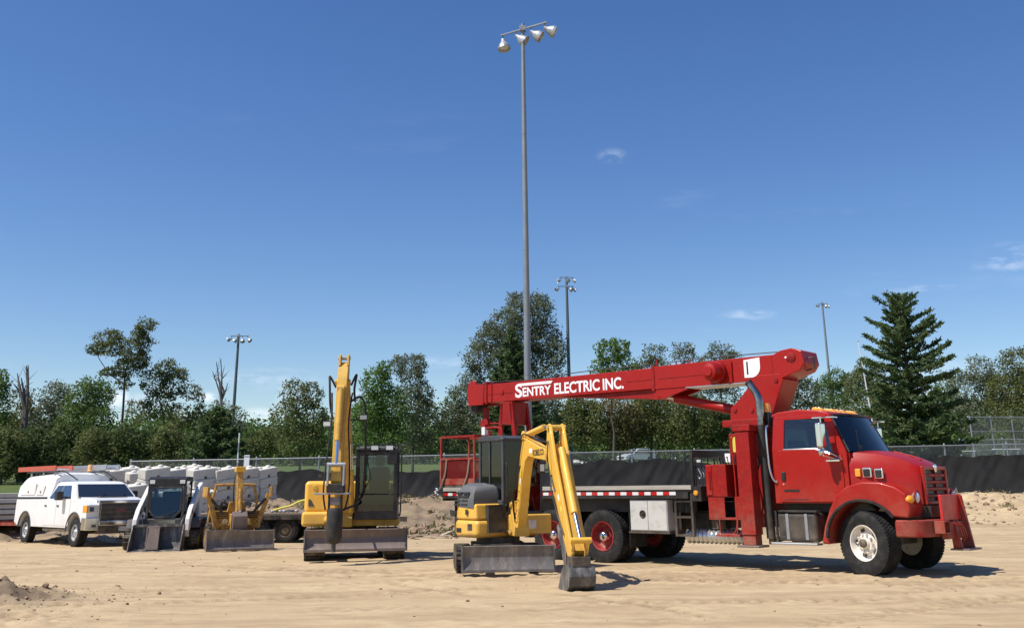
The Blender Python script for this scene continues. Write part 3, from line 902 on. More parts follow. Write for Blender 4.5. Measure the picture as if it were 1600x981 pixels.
    br = MB().prism([(-4.84, 3.52), (-3.92, 3.52), (-4.0, 3.46), (-4.62, 3.30), (-4.84, 3.30)], 'y', -.285, -.2).prism([(-4.84, 3.52), (-3.92, 3.52), (-4.0, 3.46), (-4.62, 3.30), (-4.84, 3.30)], 'y', .2, .285).obj('cylinder_bracket', M_RED, T, .008)
    MB().cyl((-4.7, -.295, 3.36), (-4.7, .295, 3.36), .04, n=14).obj('pin', M_REDM, br)
    lc = MB().cyl((-4.45, 0, 3.33), (-2.85, 0, 2.95), .105, n=20).obj('lift_cylinder', M_RED, T)
    MB().cyl((-4.7, 0, 3.385), (-4.44, 0, 3.33), .06, n=14).obj('cylinder_rod', M_CHROME, lc)
    wm = MB().lathe([(.225, .0), (.225, -.1), (.20, -.13)], (-3.2, -.30, 3.755), n=28).obj('winch_drum', M_REDM, T)
    MB().lathe([(.21, -.13), (.205, -.26), (.16, -.36), (.10, -.38), (.09, -.40), (.005, -.40)], (-3.2, -.30, 3.755), n=28).obj('winch_motor', M_RED, wm)
    MB().tube([(-2.93, -.31, 3.5), (-2.86, -.325, 3.55), (-2.86, -.325, 3.96)], .012, 6).obj('boom_hose', M_REDM, T)
    sh = [(-2.58, 3.60), (-2.40, 3.595)] + arc(-2.42, 3.80, .205, -84, 0, 8) + [(-2.215, 3.98), (-2.58, 3.955)]
    sd = MB().prism(sh, 'y', -.306, -.3035).obj('shield_decal', M_DECAL, bo)
    MB().box(-2.52, -2.485, -.309, -.3065, 3.66, 3.92).obj('shield_bar', M_DECALB, sd)
    for body, x0, x1, z0, z1 in (('S', -8.90, -8.68, 3.60, 3.93), ('ENTRY', -8.66, -7.76, 3.615, 3.83), ('ELECTRIC', -7.66, -6.31, 3.605, 3.865), ('INC.', -6.22, -5.64, 3.60, 3.862)):
        link('lettering', fit_text(body, x0, x1, z0, z1, M_DECAL, .026), bm_, loc=(0, -.2685, 0))
    MB().prism([(-8.83, 3.875), (-7.76, 3.865), (-7.70, 3.93), (-8.80, 3.935)], 'y', -.27, -.2675).obj('lettering_bar', M_DECAL, bm_)
    # boom head, sheaves and hook
    bh = MB()
    for s in (-1, 1):
        bh.prism([(-10.5, 3.50), (-9.98, 3.50), (-9.95, 4.0), (-10.22, 4.02)] + arc(-10.37, 3.98, .14, 10, 175, 7) + [(-10.53, 3.9)], 'y', s * .24 - .04, s * .24 + .04)
    bh = bh.obj('boom_head', M_RED, T, .008)
    for x, z in ((-10.36, 3.93), (-10.42, 3.46)):
        MB().cyl((x, -.19, z), (x, .19, z), .15, n=20).obj('sheave', M_BLKD, bh)
    MB().box(-9.88, -9.85, -.29, .29, 3.5, 4.06).box(-9.7, -9.68, -.285, -.265, 3.56, 4.08).obj('head_rib', M_REDM, bh)
    MB().lathe([(.06, 0), (.06, -.02), (.005, -.024)], (-9.34, -.266, 3.77), n=16).obj('inspection_plug', M_REDM, bm_)
    hk = MB().cyl((-10.14, -.08, 3.05), (-10.14, .08, 3.05), .13, n=20).box(-10.2, -10.08, -.06, .06, 3.05, 3.45).obj('hook_block', M_REDM, T, .01)
    MB().tube(curve3([(-10.14, 0, 2.95), (-10.14, 0, 2.84), (-10.08, 0, 2.76), (-10.0, 0, 2.78), (-9.97, 0, 2.86)], 6), .03, 8).obj('hook', M_REDM, hk)
    MB().cyl((-10.02, 0, 3.06), (-9.5, 0, 3.03), .025, n=8).obj('tie_bar', M_REDM, T)
    # loose winch cable above the boom with its guides
    MB().tube(curve3([(-10.3, 0, 4.1), (-8.5, 0, 4.03), (-7.6, 0, 4.08), (-6.9, 0, 4.10), (-4.8, 0, 4.11), (-3.0, 0, 4.11), (-1.9, 0, 4.09)], 5), .011, 5).obj('winch_cable', M_BLK, T)
    for x in (-4.9, -4.4, -4.1, -4.05):
        MB().box(x - .012, x + .012, -.012, .012, 3.98, 4.12 if x != -4.9 else 4.2).obj('cable_guide', M_REDM, T)
    # boom rest
    rs = MB()
    for s in (-1, 1):
        y = s * .27
        rs.prism([(-9.36, 3.50), (-9.26, 3.50), (-9.47, 1.51), (-9.62, 1.51)], 'y', y - .04, y + .04)
        rs.prism([(-9.08, 3.50), (-8.98, 3.50), (-8.70, 1.51), (-8.84, 1.51)], 'y', y - .04, y + .04)
    rs.box(-9.36, -8.98, -.31, .31, 2.98, 3.52)
    rs.obj('boom_rest', M_REDM, T, .008)
    # cab
    def taper(b):
        b.v = [(x, y * (1 - .075 * max(0, z - 2.1) / .7), z) for x, y, z in b.v]
        return b
    cab = MB()
    for s in (-1, 1):
        y0, y1 = s * .955 - .03, s * .955 + .03
        cab.prism([(-1.74, 1.18), (-.42, 1.18), (-.27, 1.5), (-.27, 2.06), (-.52, 2.02), (-.75, 2.09), (-.85, 2.14), (-1.50, 2.14), (-1.74, 2.14)], 'y', y0, y1)
        cab.prism([(-1.74, 2.14), (-1.50, 2.14), (-1.47, 2.68), (-1.70, 2.68)], 'y', y0, y1)
        cab.prism([(-1.70, 2.68), (-.66, 2.68), (-.60, 2.75), (-1.68, 2.75)], 'y', y0, y1)
        cab.prism([(-.52, 2.02), (-.27, 2.06), (-.57, 2.75), (-.67, 2.68)], 'y', y0, y1)
    cab.box(-1.74, -1.69, -.925, .925, 1.18, 2.12).box(-1.72, -1.67, -.925, .925, 2.55, 2.72)
    cab.box(-1.735, -1.685, -.925, -.7, 2.12, 2.55).box(-1.735, -1.685, .7, .925, 2.12, 2.55)
    cab.box(-.33, -.24, -.925, .925, 1.3, 2.05).box(-1.7, -.3, -.92, .92, 1.18, 1.24)
    cb = taper(cab).obj('cab', M_RED, T, .006)
    taper(MB().prism([(-1.74, 2.735), (-.53, 2.72), (-.60, 2.79), (-.8, 2.835), (-1.2, 2.865), (-1.6, 2.835), (-1.74, 2.79)], 'y', -.985, .985)).obj('roof', M_RED, cb, .035, 3)
    dp = [(-1.62, 1.205), (-.47, 1.205), (-.36, 1.46), (-.36, 2.02), (-.53, 2.005), (-.75, 2.075), (-.85, 2.125), (-1.50, 2.125), (-1.62, 2.125)]
    for s in (-1, 1):
        dr = MB().prism(dp, 'y', s * .992 - .011, s * .992 + .011).obj('door', M_RED, T, .008)
        MB().box(-1.57, -1.49, s * 1.012 - .012, s * 1.012 + .012, 1.58, 1.74).obj('door_handle', M_BLK, dr, .01)
        MB().cyl((-1.54, s * 1.0, 1.52), (-1.54, s * 1.012, 1.52), .015, n=10).obj('door_lock', M_CHROME, dr)
        MB().box(-1.54, -1.24, s * 1.004, s * 1.008, 1.385, 1.425).obj('door_badge', M_DECALB, dr)
        link('door_lettering', MB().box(-1.54, -1.06, s * 1.0035 - .001, s * 1.0035 + .001, 1.235, 1.262).mesh('door_lettering', mat('faded_dark_lettering', (.2, .02, .02), .5, col2=(.05, .01, .01), nscale=55, lo=.48, hi=.55)), dr)
        taper(MB().prism([(-1.51, 2.13), (-.85, 2.13), (-.75, 2.08), (-.52, 2.01), (-.66, 2.69), (-1.48, 2.69)], 'y', s * .968 - .004, s * .968 + .004)).obj('door_window', M_GLASS, T)
        taper(MB().tube([(-1.505, s * .988, 2.14), (-.85, s * .988, 2.14), (-.75, s * .988, 2.095), (-.53, s * .988, 2.03)], .012, 6)).obj('window_trim', M_CHROME, T)
        taper(MB().box(-.80, -.775, s * .96 - .02, s * .96 + .02, 2.08, 2.69)).obj('quarter_light_bar', M_BLK, T)
        # tall chrome mirror on a bracket
        mr = MB().box(-.66, -.54, s * 1.26 - .10, s * 1.26 + .10, 2.14, 2.58).obj('mirror', M_CHROME, T, .03, 3)
        MB().ball((-.62, s * 1.25, 2.07), (.06, .09, .085), 14, 10).obj('convex_mirror', M_CHROME, mr)
        MB().tube([(-.5, s * .98, 2.68), (-.58, s * 1.26, 2.68), (-.58, s * 1.26, 2.0), (-.42, s * .99, 1.93)], .014, 8).tube([(-.58, s * 1.26, 2.12), (-.36, s * .99, 1.94)], .012, 6).obj('mirror_bracket', M_CHROME, mr)
        MB().box(-.80, -.38, s * 1.06 - .09, s * 1.06 + .09, 2.665, 2.69).obj('mirror_visor', M_CHROME, mr, .006)
        MB().box(-.62, -.36, s * 1.05 - .06, s * 1.05 + .06, 1.90, 1.935).obj('mirror_foot', M_CHROME, mr, .006)
        MB().tube(curve3([(-1.79, s * .98, 2.58), (-1.81, s * 1.02, 2.5), (-1.80, s * 1.03, 1.9), (-1.74, s * 1.03, 1.62), (-1.68, s * .99, 1.56)], 5), .02, 8).obj('grab_handle', M_CHROME, T)
    taper(MB().loft([[(-.262, -.92, 2.075), (-.235, -.92, 2.075), (-.56, -.90, 2.735), (-.585, -.90, 2.735)], [(-.16, -.45, 2.085), (-.135, -.45, 2.085), (-.485, -.45, 2.745), (-.51, -.45, 2.745)],
                     [(-.13, 0, 2.09), (-.105, 0, 2.09), (-.46, 0, 2.75), (-.485, 0, 2.75)], [(-.16, .45, 2.085), (-.135, .45, 2.085), (-.485, .45, 2.745), (-.51, .45, 2.745)],
                     [(-.262, .92, 2.075), (-.235, .92, 2.075), (-.56, .90, 2.735), (-.585, .90, 2.735)]])).obj('windshield', M_GLASSD, T)
    taper(MB().tube([(-.24, -.93, 2.06), (-.57, -.91, 2.74), (-.475, -.45, 2.755), (-.45, 0, 2.76), (-.475, .45, 2.755), (-.57, .91, 2.74), (-.24, .93, 2.06)], .022, 6)).obj('windshield_gasket', M_BLK, T)
    MB().box(-1.712, -1.702, -.7, .7, 2.12, 2.55).obj('rear_window', M_GLASS, T)
    for y0 in (-.6, .15):
        w = MB().tube([(-.14, y0, 2.12), (-.30, y0 + .2, 2.26), (-.28, y0 + .55, 2.22)], .012, 6).obj('wiper', M_BLK, T)
    # inside of the cab
    for y in (-.5, .45):
        st = MB().box(-1.45, -.95, y - .25, y + .25, 1.45, 1.62).obj('seat', M_SEAT, T, .05, 3)
        MB().box(-1.55, -1.4, y - .25, y + .25, 1.6, 2.32).obj('seat_back', M_SEAT, st, .05, 3)
    MB().box(-.62, -.30, -.9, .9, 1.6, 2.02).obj('dashboard', M_CHAR, T, .04, 3)
    MB().lathe([(.21, 0), (.225, .015), (.21, .03), (.195, .015)], (0, 0, 0), 'z', 24, True).obj('steering_wheel', M_BLK, T, loc=(-.78, .45, 2.0)).rotation_euler = (0, R(-35), 0)
    # roof lamps
    for i, y in enumerate((-.72, -.22, 0, .22, .72)):
        MB().loft([[(-.98, y - .06, 2.83), (-.72, y - .06, 2.81), (-.72, y + .06, 2.81), (-.98, y + .06, 2.83)], [(-.95, y - .045, 2.90), (-.80, y - .045, 2.885), (-.80, y + .045, 2.885), (-.95, y + .045, 2.90)]]).obj('roof_marker_lamp', M_AMBER, T, .01)
    bc = MB().box(-2.02, -1.86, -.78, -.62, 2.58, 2.86).obj('beacon_mount', M_BLK, T)
    MB().lathe([(.085, 2.86), (.085, 2.98), (.075, 3.03), (.01, 3.035)], (-1.94, -.70, 0), 'z', 20).obj('beacon', M_AMBER, T)
    # exhaust stack
    ex = MB().cyl((-1.96, -.86, .55), (-1.99, -.86, 2.62), .085, n=20).obj('exhaust_shield', M_BLKD, T)
    MB().tube(curve3([(-1.99, -.86, 2.6), (-1.99, -.86, 2.98), (-2.03, -.86, 3.2), (-2.18, -.86, 3.42)], 6), .075, 18).obj('exhaust_tip', mat('heat_stained_chrome', (.34, .33, .32), .2, metal=1.0, col2=(.2, .18, .15), nscale=8), ex, ang=60)
    MB().cyl((-2.165, -.86, 3.40), (-2.20, -.86, 3.45), .077, n=18).obj('exhaust_mouth', M_BLK, ex)
    MB().cyl((-1.95, -.86, .45), (-1.95, -.86, .8), .06, n=14).cyl((-1.95, -.86, .5), (-1.7, -.5, .6), .05, n=12).obj('exhaust_pipe', M_BLKD, ex)
    # tank, steps
    tk = MB().box(-1.66, -.88, -1.16, -.62, .53, 1.02).obj('fuel_tank', M_BLKD, T, .07, 4)
    for x in (-1.45, -1.08):
        MB().box(x - .03, x + .03, -1.172, -1.155, .56, 1.0).obj('tank_strap', M_GALV, tk, .004)
    MB().box(-1.62, -.86, -1.17, -.98, 1.03, 1.06).obj('upper_step', M_BLK, T, .006)
    MB().box(-1.76, -.86, -1.25, -1.02, .47, .505).obj('lower_step', M_ALU, T, .008)
    for x in (-1.7, -.92):
        MB().box(x - .02, x + .02, -1.12, -1.08, .50, 1.05).obj('step_hanger', M_BLK, T)
    MB().box(-1.7, -.5, -.62, .62, 1.02, 1.18).obj('cab_mount', M_BLK, T)
    # hood
    def sec(x, w, zb, zs, wt, zt):
        return [(x, -w, zb), (x, -w * 1.0, (zb + zs) / 2), (x, -w, zs), (x, -(w * .35 + wt * .65), zs + (zt - zs) * .62), (x, -wt, zt - .045), (x, -wt * .55, zt - .008), (x, 0, zt + .006),
                (x, wt * .55, zt - .008), (x, wt, zt - .045), (x, w * .35 + wt * .65, zs + (zt - zs) * .62), (x, w, zs), (x, w * 1.0, (zb + zs) / 2), (x, w, zb)]
    hd = MB().loft([sec(-.26, .95, 1.2, 1.84, .84, 2.09), sec(-.2, .945, 1.2, 1.82, .82, 2.10), sec(.15, .86, 1.2, 1.72, .72, 2.07), sec(.45, .76, 1.2, 1.64, .64, 2.00), sec(.66, .69, 1.2, 1.58, .59, 1.92), sec(.80, .64, 1.17, 1.53, .55, 1.82), sec(.855, .61, 1.16, 1.48, .52, 1.745)])
    hd = hd.obj('hood', M_RED, T, 0.0, ang=48)
    MB().prism([(.2, 2.085), (.55, 1.99), (.7, 1.915), (.2, 1.95)], 'y', -.03, .03).obj('hood_ridge', M_RED, hd, .01)
    gr = MB().box(.80, .862, -.47, .47, 1.215, 1.735).obj('grille_recess', M_BLK, T)
    for i in range(4):
        z = 1.30 + i * .115
        MB().prism([(.862, z - .032), (.905 - i * .004, z - .022), (.905 - i * .004, z + .022), (.862, z + .034)], 'y', -.468, .468).obj('grille_bar', M_REDM, gr, .006)
    MB().box(.86, .895, -.008, .008, 1.22, 1.73).obj('grille_bar', M_REDM, gr)
    gf = MB().box(.84, .905, -.55, -.468, 1.17, 1.77).box(.84, .905, .468, .55, 1.17, 1.77).box(.84, .90, -.55, .55, 1.735, 1.80).box(.84, .91, -.55, .55, 1.15, 1.217)
    gf.obj('grille_surround', M_RED, gr, .018, 3)
    MB().lathe([(.07, .90), (.07, .912), (.05, .918), (.004, .918)], (0, 0, 1.768), 'x', 20).obj('grille_emblem', M_CHROME, gr)
    for s in (-1, 1):
        fo = [(-.80, .50), (-.64, .50)] + arc(0, .56, .665, 177, 38, 14) + [(.56, .965), (.80, .95), (.86, 1.12), (.80, 1.34), (.62, 1.46), (.36, 1.535), (.05, 1.545), (-.24, 1.48), (-.46, 1.32), (-.60, 1.08), (-.72, .80)]
        y0, y1 = (-1.2, -.60) if s < 0 else (.60, 1.2)
        fd = MB().prism(fo, 'y', y0, y1).obj('fender', M_RED, T, .075, 4)
        fl = arc(0, .56, .70, 176, 36, 16); fi = arc(0, .56, .655, 36, 176, 16)
        MB().prism(fl + fi, 'y', s * 1.215 - .03, s * 1.215 + .03).obj('fender_flare', M_RUB, fd, .008)
        MB().ball((.815, s * 1.10, 1.25), (.075, .11, .07), 16, 10).obj('turn_signal', M_AMBER, fd)
        MB().ball((.84, s * .86, 1.28), (.06, .075, .10), 16, 10).obj('headlight', M_LENS, fd)
        MB().lathe([(.13, .0), (.125, .02), (.105, .03), (.10, .01)], (.84, s * .86, 1.28), 'x', 20, True).obj('headlight_bezel', M_REDM, fd)
        ve = MB().box(-.03, .10, s * .905 - .02, s * .905 + .02, 1.63, 1.77).obj('hood_vent', M_BLK, T, .03, 3)
        MB().box(-.05, .12, s * .895 - .02, s * .895 + .02, 1.612, 1.788).obj('vent_surround', M_CHROME, ve, .03, 3)
        ve = MB().box(.17, .29, s * .87 - .02, s * .87 + .02, 1.61, 1.75).obj('hood_vent', M_BLK, T, .035, 3)
        MB().box(.15, .31, s * .858 - .02, s * .858 + .02, 1.592, 1.768).obj('vent_surround', M_CHROME, ve, .03, 3)
        MB().box(-.17, -.07, s * .925 - .025, s * .925 + .025, 1.63, 1.77).obj('side_marker_lamp', M_AMBER, T, .018, 3)
    MB().tube([(-.1, -.80, 2.08), (-.13, -.80, 2.45)], .006, 5).obj('antenna', M_BLK, T)
    # bumper and the folded front jack
    bp = [(.55, -1.2), (.68, -1.21), (.86, -1.15), (1.0, -.98), (1.08, -.6), (1.10, 0), (1.08, .6), (1.0, .98), (.86, 1.15), (.68, 1.21), (.55, 1.2), (.55, 1.12), (.8, .95), (.9, 0), (.8, -.95), (.55, -1.12)]
    MB().prism(bp, 'z', .64, .92).obj('bumper', M_REDM, T, .03, 3)
    MB().box(.62, .98, -.62, .62, .95, 1.14).obj('bumper_filler', M_BLK, T)
    MB().tube([(.95, -.12, 1.03), (1.0, -.05, 1.06), (1.0, .05, 1.06), (.95, .12, 1.03)], .018, 6).obj('tow_loop', M_CHROME, T)
    fj = MB().box(1.12, 1.17, -.62, .20, .90, 1.32).obj('jack_plate', mat('bright_red_paint', (.56, .022, .018), .4, col2=(.45, .03, .02), nscale=4), T, .008)
    MB().prism([(1.17, 1.33), (1.22, 1.30), (1.34, .44), (1.14, .44), (1.12, .9)], 'y', .20, .26).prism([(1.12, .9), (1.2, .9), (1.3, .44), (1.14, .44)], 'y', -.25, -.19).obj('jack_leg', M_REDM, T, .008)
    MB().box(1.09, 1.26, -.86, -.60, .70, .72).box(1.09, 1.26, -.86, -.60, .88, .90).box(1.09, 1.26, -.86, -.84, .72, .88).box(1.09, 1.26, -.62, -.60, .72, .88).obj('jack_tube', M_REDM, T, .004)
    MB().box(1.10, 1.2, -.60, .2, .60, .88).obj('jack_beam', M_REDM, T, .01)
    for k in range(3):
        MB().tube(curve3([(1.26, -.5 + k * .1, .86), (1.33, -.4 + k * .1, .8), (1.30, -.2 + k * .1, .62), (1.2, -.05, .52)], 5), .013, 6).obj('jack_hose', M_REDM, T)
    MB().box(1.1, 1.42, -.28, .32, .41, .438).obj('jack_foot', M_STEELB, T)
    MB().tube([(.96, .5, 1.2), (1.05, .52, 1.42), (1.08, .52, 1.2), (1.08, .52, .95)], .02, 8).obj('front_hoop', M_GALV, T)
    return T


TRUCK = boom_truck()


# ------------------------------------------------------------------ work basket riding on the flatbed
def basket():
    B = thing('work_basket', 'red steel work basket with mesh sides strapped on the rear of the flatbed', 'work basket', TRUCK.matrix_basis @ Vector((-10.08, -.58, 1.508)), R(-42))
    x0, x1, y0, y1 = -.58, .56, -.48, .5
    fl = MB().box(x0, x1, y0, y1, 0, .07).obj('floor', M_BLKD, B)
    for x in (x0, x1 - .0):
        for y in (y0, y1):
            MB().box(x - .022, x + .022, y - .022, y + .022, .07, 1.2).obj('corner_post', M_REDM, B)
    for z in (1.2, .68):
        mb = MB()
        mb.beam((x0, y0, z), (x1, y0, z), .045).beam((x0, y1, z), (x1, y1, z), .045).beam((x0, y0, z), (x0, y1, z), .045).beam((x1, y0, z), (x1, y1, z), .045)
        mb.obj('top_rail' if z > 1 else 'mid_rail', M_REDM, B)
    me = wire_mat('red_expanded_mesh', (.26, .02, .02), .022, .0062)
    MB().box(x0 + .03, x1 - .03, y0 - .004, y0 + .004, .22, .66).obj('mesh_panel', me, B)
    MB().box(x0 + .03, x1 - .03, y1 - .004, y1 + .004, .22, .66).obj('mesh_panel', me, B)
    MB().box(x0 - .004, x0 + .004, y0 + .03, y1 - .03, .07, .66).obj('mesh_panel', me, B)
    MB().box(x0 + .02, x1 - .02, y0 - .008, y0 + .008, .075, .22).obj('toe_board', M_REDM, B)
    ms = MB().box(.40, .50, -.06, .06, .07, 1.48).obj('mast', M_RED, B, .006)
    MB().box(.395, .505, -.065, .065, 1.20, 1.42).obj('mast_band', M_WHITE, ms)
    MB().tube(curve3([(.46, 0, 1.38), (.75, 0, 1.40), (.98, 0, 1.36), (1.02, 0, 1.2)], 5), .03, 8).obj('mast_arm', M_REDM, ms)
    for x in (-.45, .32):
        MB().tube(curve3([(x + .08, y0 - .02, .66), (x + .03, y0 - .03, .3), (x - .12, y0 - .05, -.03)], 5), .022, 5).obj('strap', M_STRAP, B)
        cl = MB()
        for k in range(5):
            cl.ball((x - .12 + .05 * math.sin(k * 2.1), y0 - .15 - .02 * (k % 2), -.02 - .035 * k), (.045, .035, .035), 8, 6)
        cl.obj('chain', M_GALV, B)
    MB().box(.1, .3, .3, .46, .07, .8).box(-.1, .0, .42, .48, .68, .95).obj('control_stand', M_REDM, B, .01)
    return B


basket()


# ------------------------------------------------------------------ tracked machines
def rz4(deg, loc=(0, 0, 0)):
    return Matrix.Translation(loc) @ Matrix.Rotation(R(deg), 4, 'Z')


def track_mesh(L, h, w, n, m=None, lug=.03):
    r = h / 2
    a = (L - h) / 2
    per = 4 * a + 2 * PI * r
    b = MB()
    out = [(a + r * .86 * math.cos(t), r + r * .86 * math.sin(t)) for t in [(-PI / 2 + PI * i / 10) for i in range(11)]]
    out += [(-a - r * .86 * math.cos(t), r - r * .86 * math.sin(t)) for t in [(-PI / 2 + PI * i / 10) for i in range(11)]]
    b.prism(out, 'y', -w / 2, w / 2)
    for i in range(n):
        s = per * i / n
        if s < 2 * a: p, ang = (-a + s, 0), 0
        elif s < 2 * a + PI * r:
            t = (s - 2 * a) / r; p, ang = (a + r * math.sin(t), r - r * math.cos(t)), -t
        elif s < 4 * a + PI * r: p, ang = (a - (s - 2 * a - PI * r), 2 * r), PI
        else:
            t = (s - 4 * a - PI * r) / r; p, ang = (-a - r * math.sin(t), r + r * math.cos(t)), PI - t
        c = Vector((p[0], 0, p[1])); nrm = Vector((0, 0, -1)); nrm.rotate(Euler((0, ang, 0)))
        c -= nrm * lug * .5
        b.obox(c, (per / n * .62, w * 1.0, lug), (0, ang, 0))
    return b.mesh('track', m or M_RUBD, 40)


def hexframe(b, pts, r):
    for p, q in pts: b.beam(p, q, r)
    return b


def mini_excavator():
    X = thing('mini_excavator', 'yellow and charcoal compact excavator in front of the red truck, bucket on the ground', 'excavator', (-.34, 20.6, 0), R(-85))
    U = None
    H = rz4(30, (-.02, -.02, 0))
    tr = track_mesh(1.95, .46, .30, 44)
    for y in (-.68, .68):
        t = link('track', tr, X, loc=(-.1, y, -.01))
        for x in (-.65, .65):
            MB().cyl((x, y * 0 - .16, .24), (x, .16, .24), .15, n=14).obj('track_wheel', M_BLKD, t)
    MB().box(-.7, .6, -.5, .5, .22, .5).cyl((0, 0, .45), (0, 0, .62), .42, n=24).obj('undercarriage', M_BLKD, X)
    # blade
    bl = [(1.36, .10), (1.30, .22), (1.28, .36), (1.33, .50), (1.29, .51), (1.24, .36), (1.26, .21), (1.32, .09)]
    bd = MB().prism(bl, 'y', -.74, .92).obj('blade', M_STEEL, X)
    for y in (-.74, .92):
        MB().prism([(1.37, .06), (1.35, .52), (1.08, .50), (1.12, .06)], 'y', y - .015, y + .015).obj('blade_end_plate', M_BUCK, bd)
    MB().box(1.30, 1.38, -.74, .92, .06, .105).obj('cutting_edge', M_STEEL, bd)
    for y in (-.4, .4):
        MB().beam((1.27, y, .3), (.5, y, .34), .1, .12).obj('blade_arm', M_BLKD, X)
    # house: counterweight ring, engine cover, cab
    def plan(r, xf, yr, yl, n=18):
        pts = [(xf, -yr), (xf, yl)]
        pts += [(r * math.cos(R(a)), min(yl, max(-yr, r * math.sin(R(a))))) for a in np.linspace(70, 290, n)]
        return pts
    MB(H).prism(plan(.80, .42, .74, .76), 'z', .61, .93).obj('counterweight', M_YEL, X, .09, 4)
    lo = [(x, y, .935) for x, y in plan(.78, .38, .72, .2)]
    hi = [(x * .97 - .0, y, 1.22 if x > .1 else 1.30) for x, y in plan(.77, .34, .71, .2)]
    yb = MB(H).loft([lo, hi]).obj('side_cover', M_YEL, X, .04, 3)
    MB(H).prism([(-.88 + .12, .98), (-.62, .98), (-.55, 1.06), (-.78, 1.1)], 'y', -.60, -.55).obj('cover_recess', M_BLK, yb)
    cv = []
    for z, k, dx in ((1.16, 1.0, 0), (1.30, 1.01, 0), (1.44, .93, .02), (1.54, .78, .05), (1.585, .5, .08), (1.59, .2, .1)):
        cv.append([((x + .25) * k - .25 + dx, (y + .30) * k - .30, z + (0.03 if x < -.2 else -.06 * (x + .2)) * (1 if z < 1.5 else .5)) for x, y in plan(.78, .28, .72, .16, 20)])
    ec = MB(H).loft(cv).obj('engine_cover', mat('grey_vented_plastic', (.10, .105, .11), .55, col2=(.14, .13, .12), nscale=5), X, ang=50)
    for r_, c_ in [(r_, c_) for r_ in range(4) for c_ in range(2)]:
        MB(H).box(-.42 + c_ * .26 + r_ * .02, -.20 + c_ * .26 + r_ * .02, -.728, -.70, 1.19 + r_ * .07, 1.225 + r_ * .07).obj('vent_slot', M_BLK, ec)
    # front floor box below the cab + decals
    fb = MB(H).box(.40, .74, -.06, .78, .66, 1.02).obj('front_cover', M_YEL, X, .03, 3)
    MB(H).box(.742, .746, .18, .40, .76, .92).obj('inspection_decal', M_ALU, fb)
    MB(H).box(.10, .26, -.742, -.737, .74, .86).obj('side_badge', M_BLK, yb)
    MB(H).box(.36, .46, -.5, -.08, .70, 1.2).obj('valve_bank', M_BLKD, X)
    c0, c1, a0, a1, zt = -.36, .46, -.14, .74, 2.47
    cb = MB(H)
    for x, y in ((c0, a0), (c1 - .02, a0), (c1 - .02, a1), (c0, a1)):
        cb.box(x - .035, x + .035, y - .035, y + .035, .95, zt - .06)
    cb.box(c0 - .035, c1 + .015, a0 - .035, a0 + .03, .95, 1.28).box(c0 - .035, c1 + .015, a1 - .03, a1 + .035, .95, 1.28).box(c0 - .035, c0 + .03, a0, a1, .95, 1.5)
    cb.box(c1 - .06, c1 + .012, a0, a1, .95, 1.08)
    cf = cb.obj('cab_frame', M_CHAR, X, .02, 2)
    MB(H).prism([(c0 - .05, zt - .09), (c1 + .03, zt - .09), (c1 + .05, zt - .04), (c1 - .1, zt + .02), (c0 + .1, zt + .03), (c0 - .05, zt - .02)], 'y', a0 - .05, a1 + .05).obj('cab_roof', M_CHAR, cf, .03, 3)
    MB(H).box(c0 + .03, c1 - .05, a0 - .01, a0 - .002, 1.28, zt - .09).obj('side_window', M_GLASSD, cf)
    MB(H).box(c0 + .34, c0 + .37, a0 - .03, a0 + .02, 1.28, zt - .09).obj('window_divider', M_CHAR, cf)
    MB(H).box(c0 + .03, c1 - .05, a1 - .004, a1 + .004, 1.28, zt - .09).obj('side_window', M_GLASSD, cf)
    MB(H).box(c0 - .008, c0, a0 + .03, a1 - .03, 1.5, zt - .09).obj('rear_window', M_GLASSD, cf)
    MB(H).box(c1 + .0, c1 + .008, a0 + .03, a1 - .03, 1.08, zt - .09).obj('windscreen', glass('dark_excavator_glass', (.10, .12, .13), f0=.01), cf)
    st = MB(H).box(-.25, .2, .1, .56, 1.15, 1.35).obj('seat', M_SEAT, X, .05, 3)
    MB(H).box(-.35, -.2, .1, .56, 1.3, 2.0).obj('seat_back', M_SEAT, st, .05, 3)
    # swing bracket and boom
    foot = Vector((.80, .38, 0))
    Bm = Matrix.Translation(foot) @ Matrix.Rotation(R(8.8), 4, 'Z')
    sb = MB(Bm).prism([(-.55, .64), (.02, .64), (.05, .80), (-.06, 1.02), (-.10, 1.26), (-.2, 1.27), (-.24, 1.05), (-.34, .84), (-.55, .80)], 'y', -.15, .15).obj('swing_bracket', M_YEL, X, .02)
    MB(Bm).cyl((-.15, -.18, 1.2), (-.15, .18, 1.2), .045, n=14).obj('pin', M_YELD, sb)
    MB(Bm).cyl((-.52, -.28, .73), (-.1, -.2, .73), .04, n=12).obj('swing_cylinder', M_CHROME, X)
    bo = [(-.14, .78), (.02, .74), (.16, 1.0), (.46, 1.70), (.66, 1.98), (.90, 2.05), (1.5, 1.99), (2.36, 1.93), (2.43, 2.02), (2.36, 2.10), (1.6, 2.20), (.9, 2.34), (.62, 2.42), (.50, 2.38), (.30, 2.08), (.10, 1.5), (-.08, 1.0)]
    bm_ = MB(Bm).prism(bo, 'y', -.085, .085).obj('boom', M_YEL, X, .015)
    for s in (-1, 1):
        MB(Bm).prism([(.46, 2.36), (.72, 2.36), (.60, 2.52), (.50, 2.50)], 'y', s * .085 - .02, s * .085 + .02).obj('cylinder_lug', M_YEL, bm_, .008)
        me = fit_text('KOBELCO', 1.25, 1.98, 2.045, 2.15, M_DECALB, .02)
        if s > 0: me.transform(Matrix.Translation((3.23, 0, 0)) @ Matrix.Diagonal((-1, 1, 1, 1)))
        me.transform(Bm @ Matrix.Translation((0, s * .0885, 0)))
        link('lettering', me, bm_)
    MB(Bm).box(1.0, 1.20, -.089, -.0865, 2.10, 2.18).obj('boom_decal', M_DECAL, bm_)
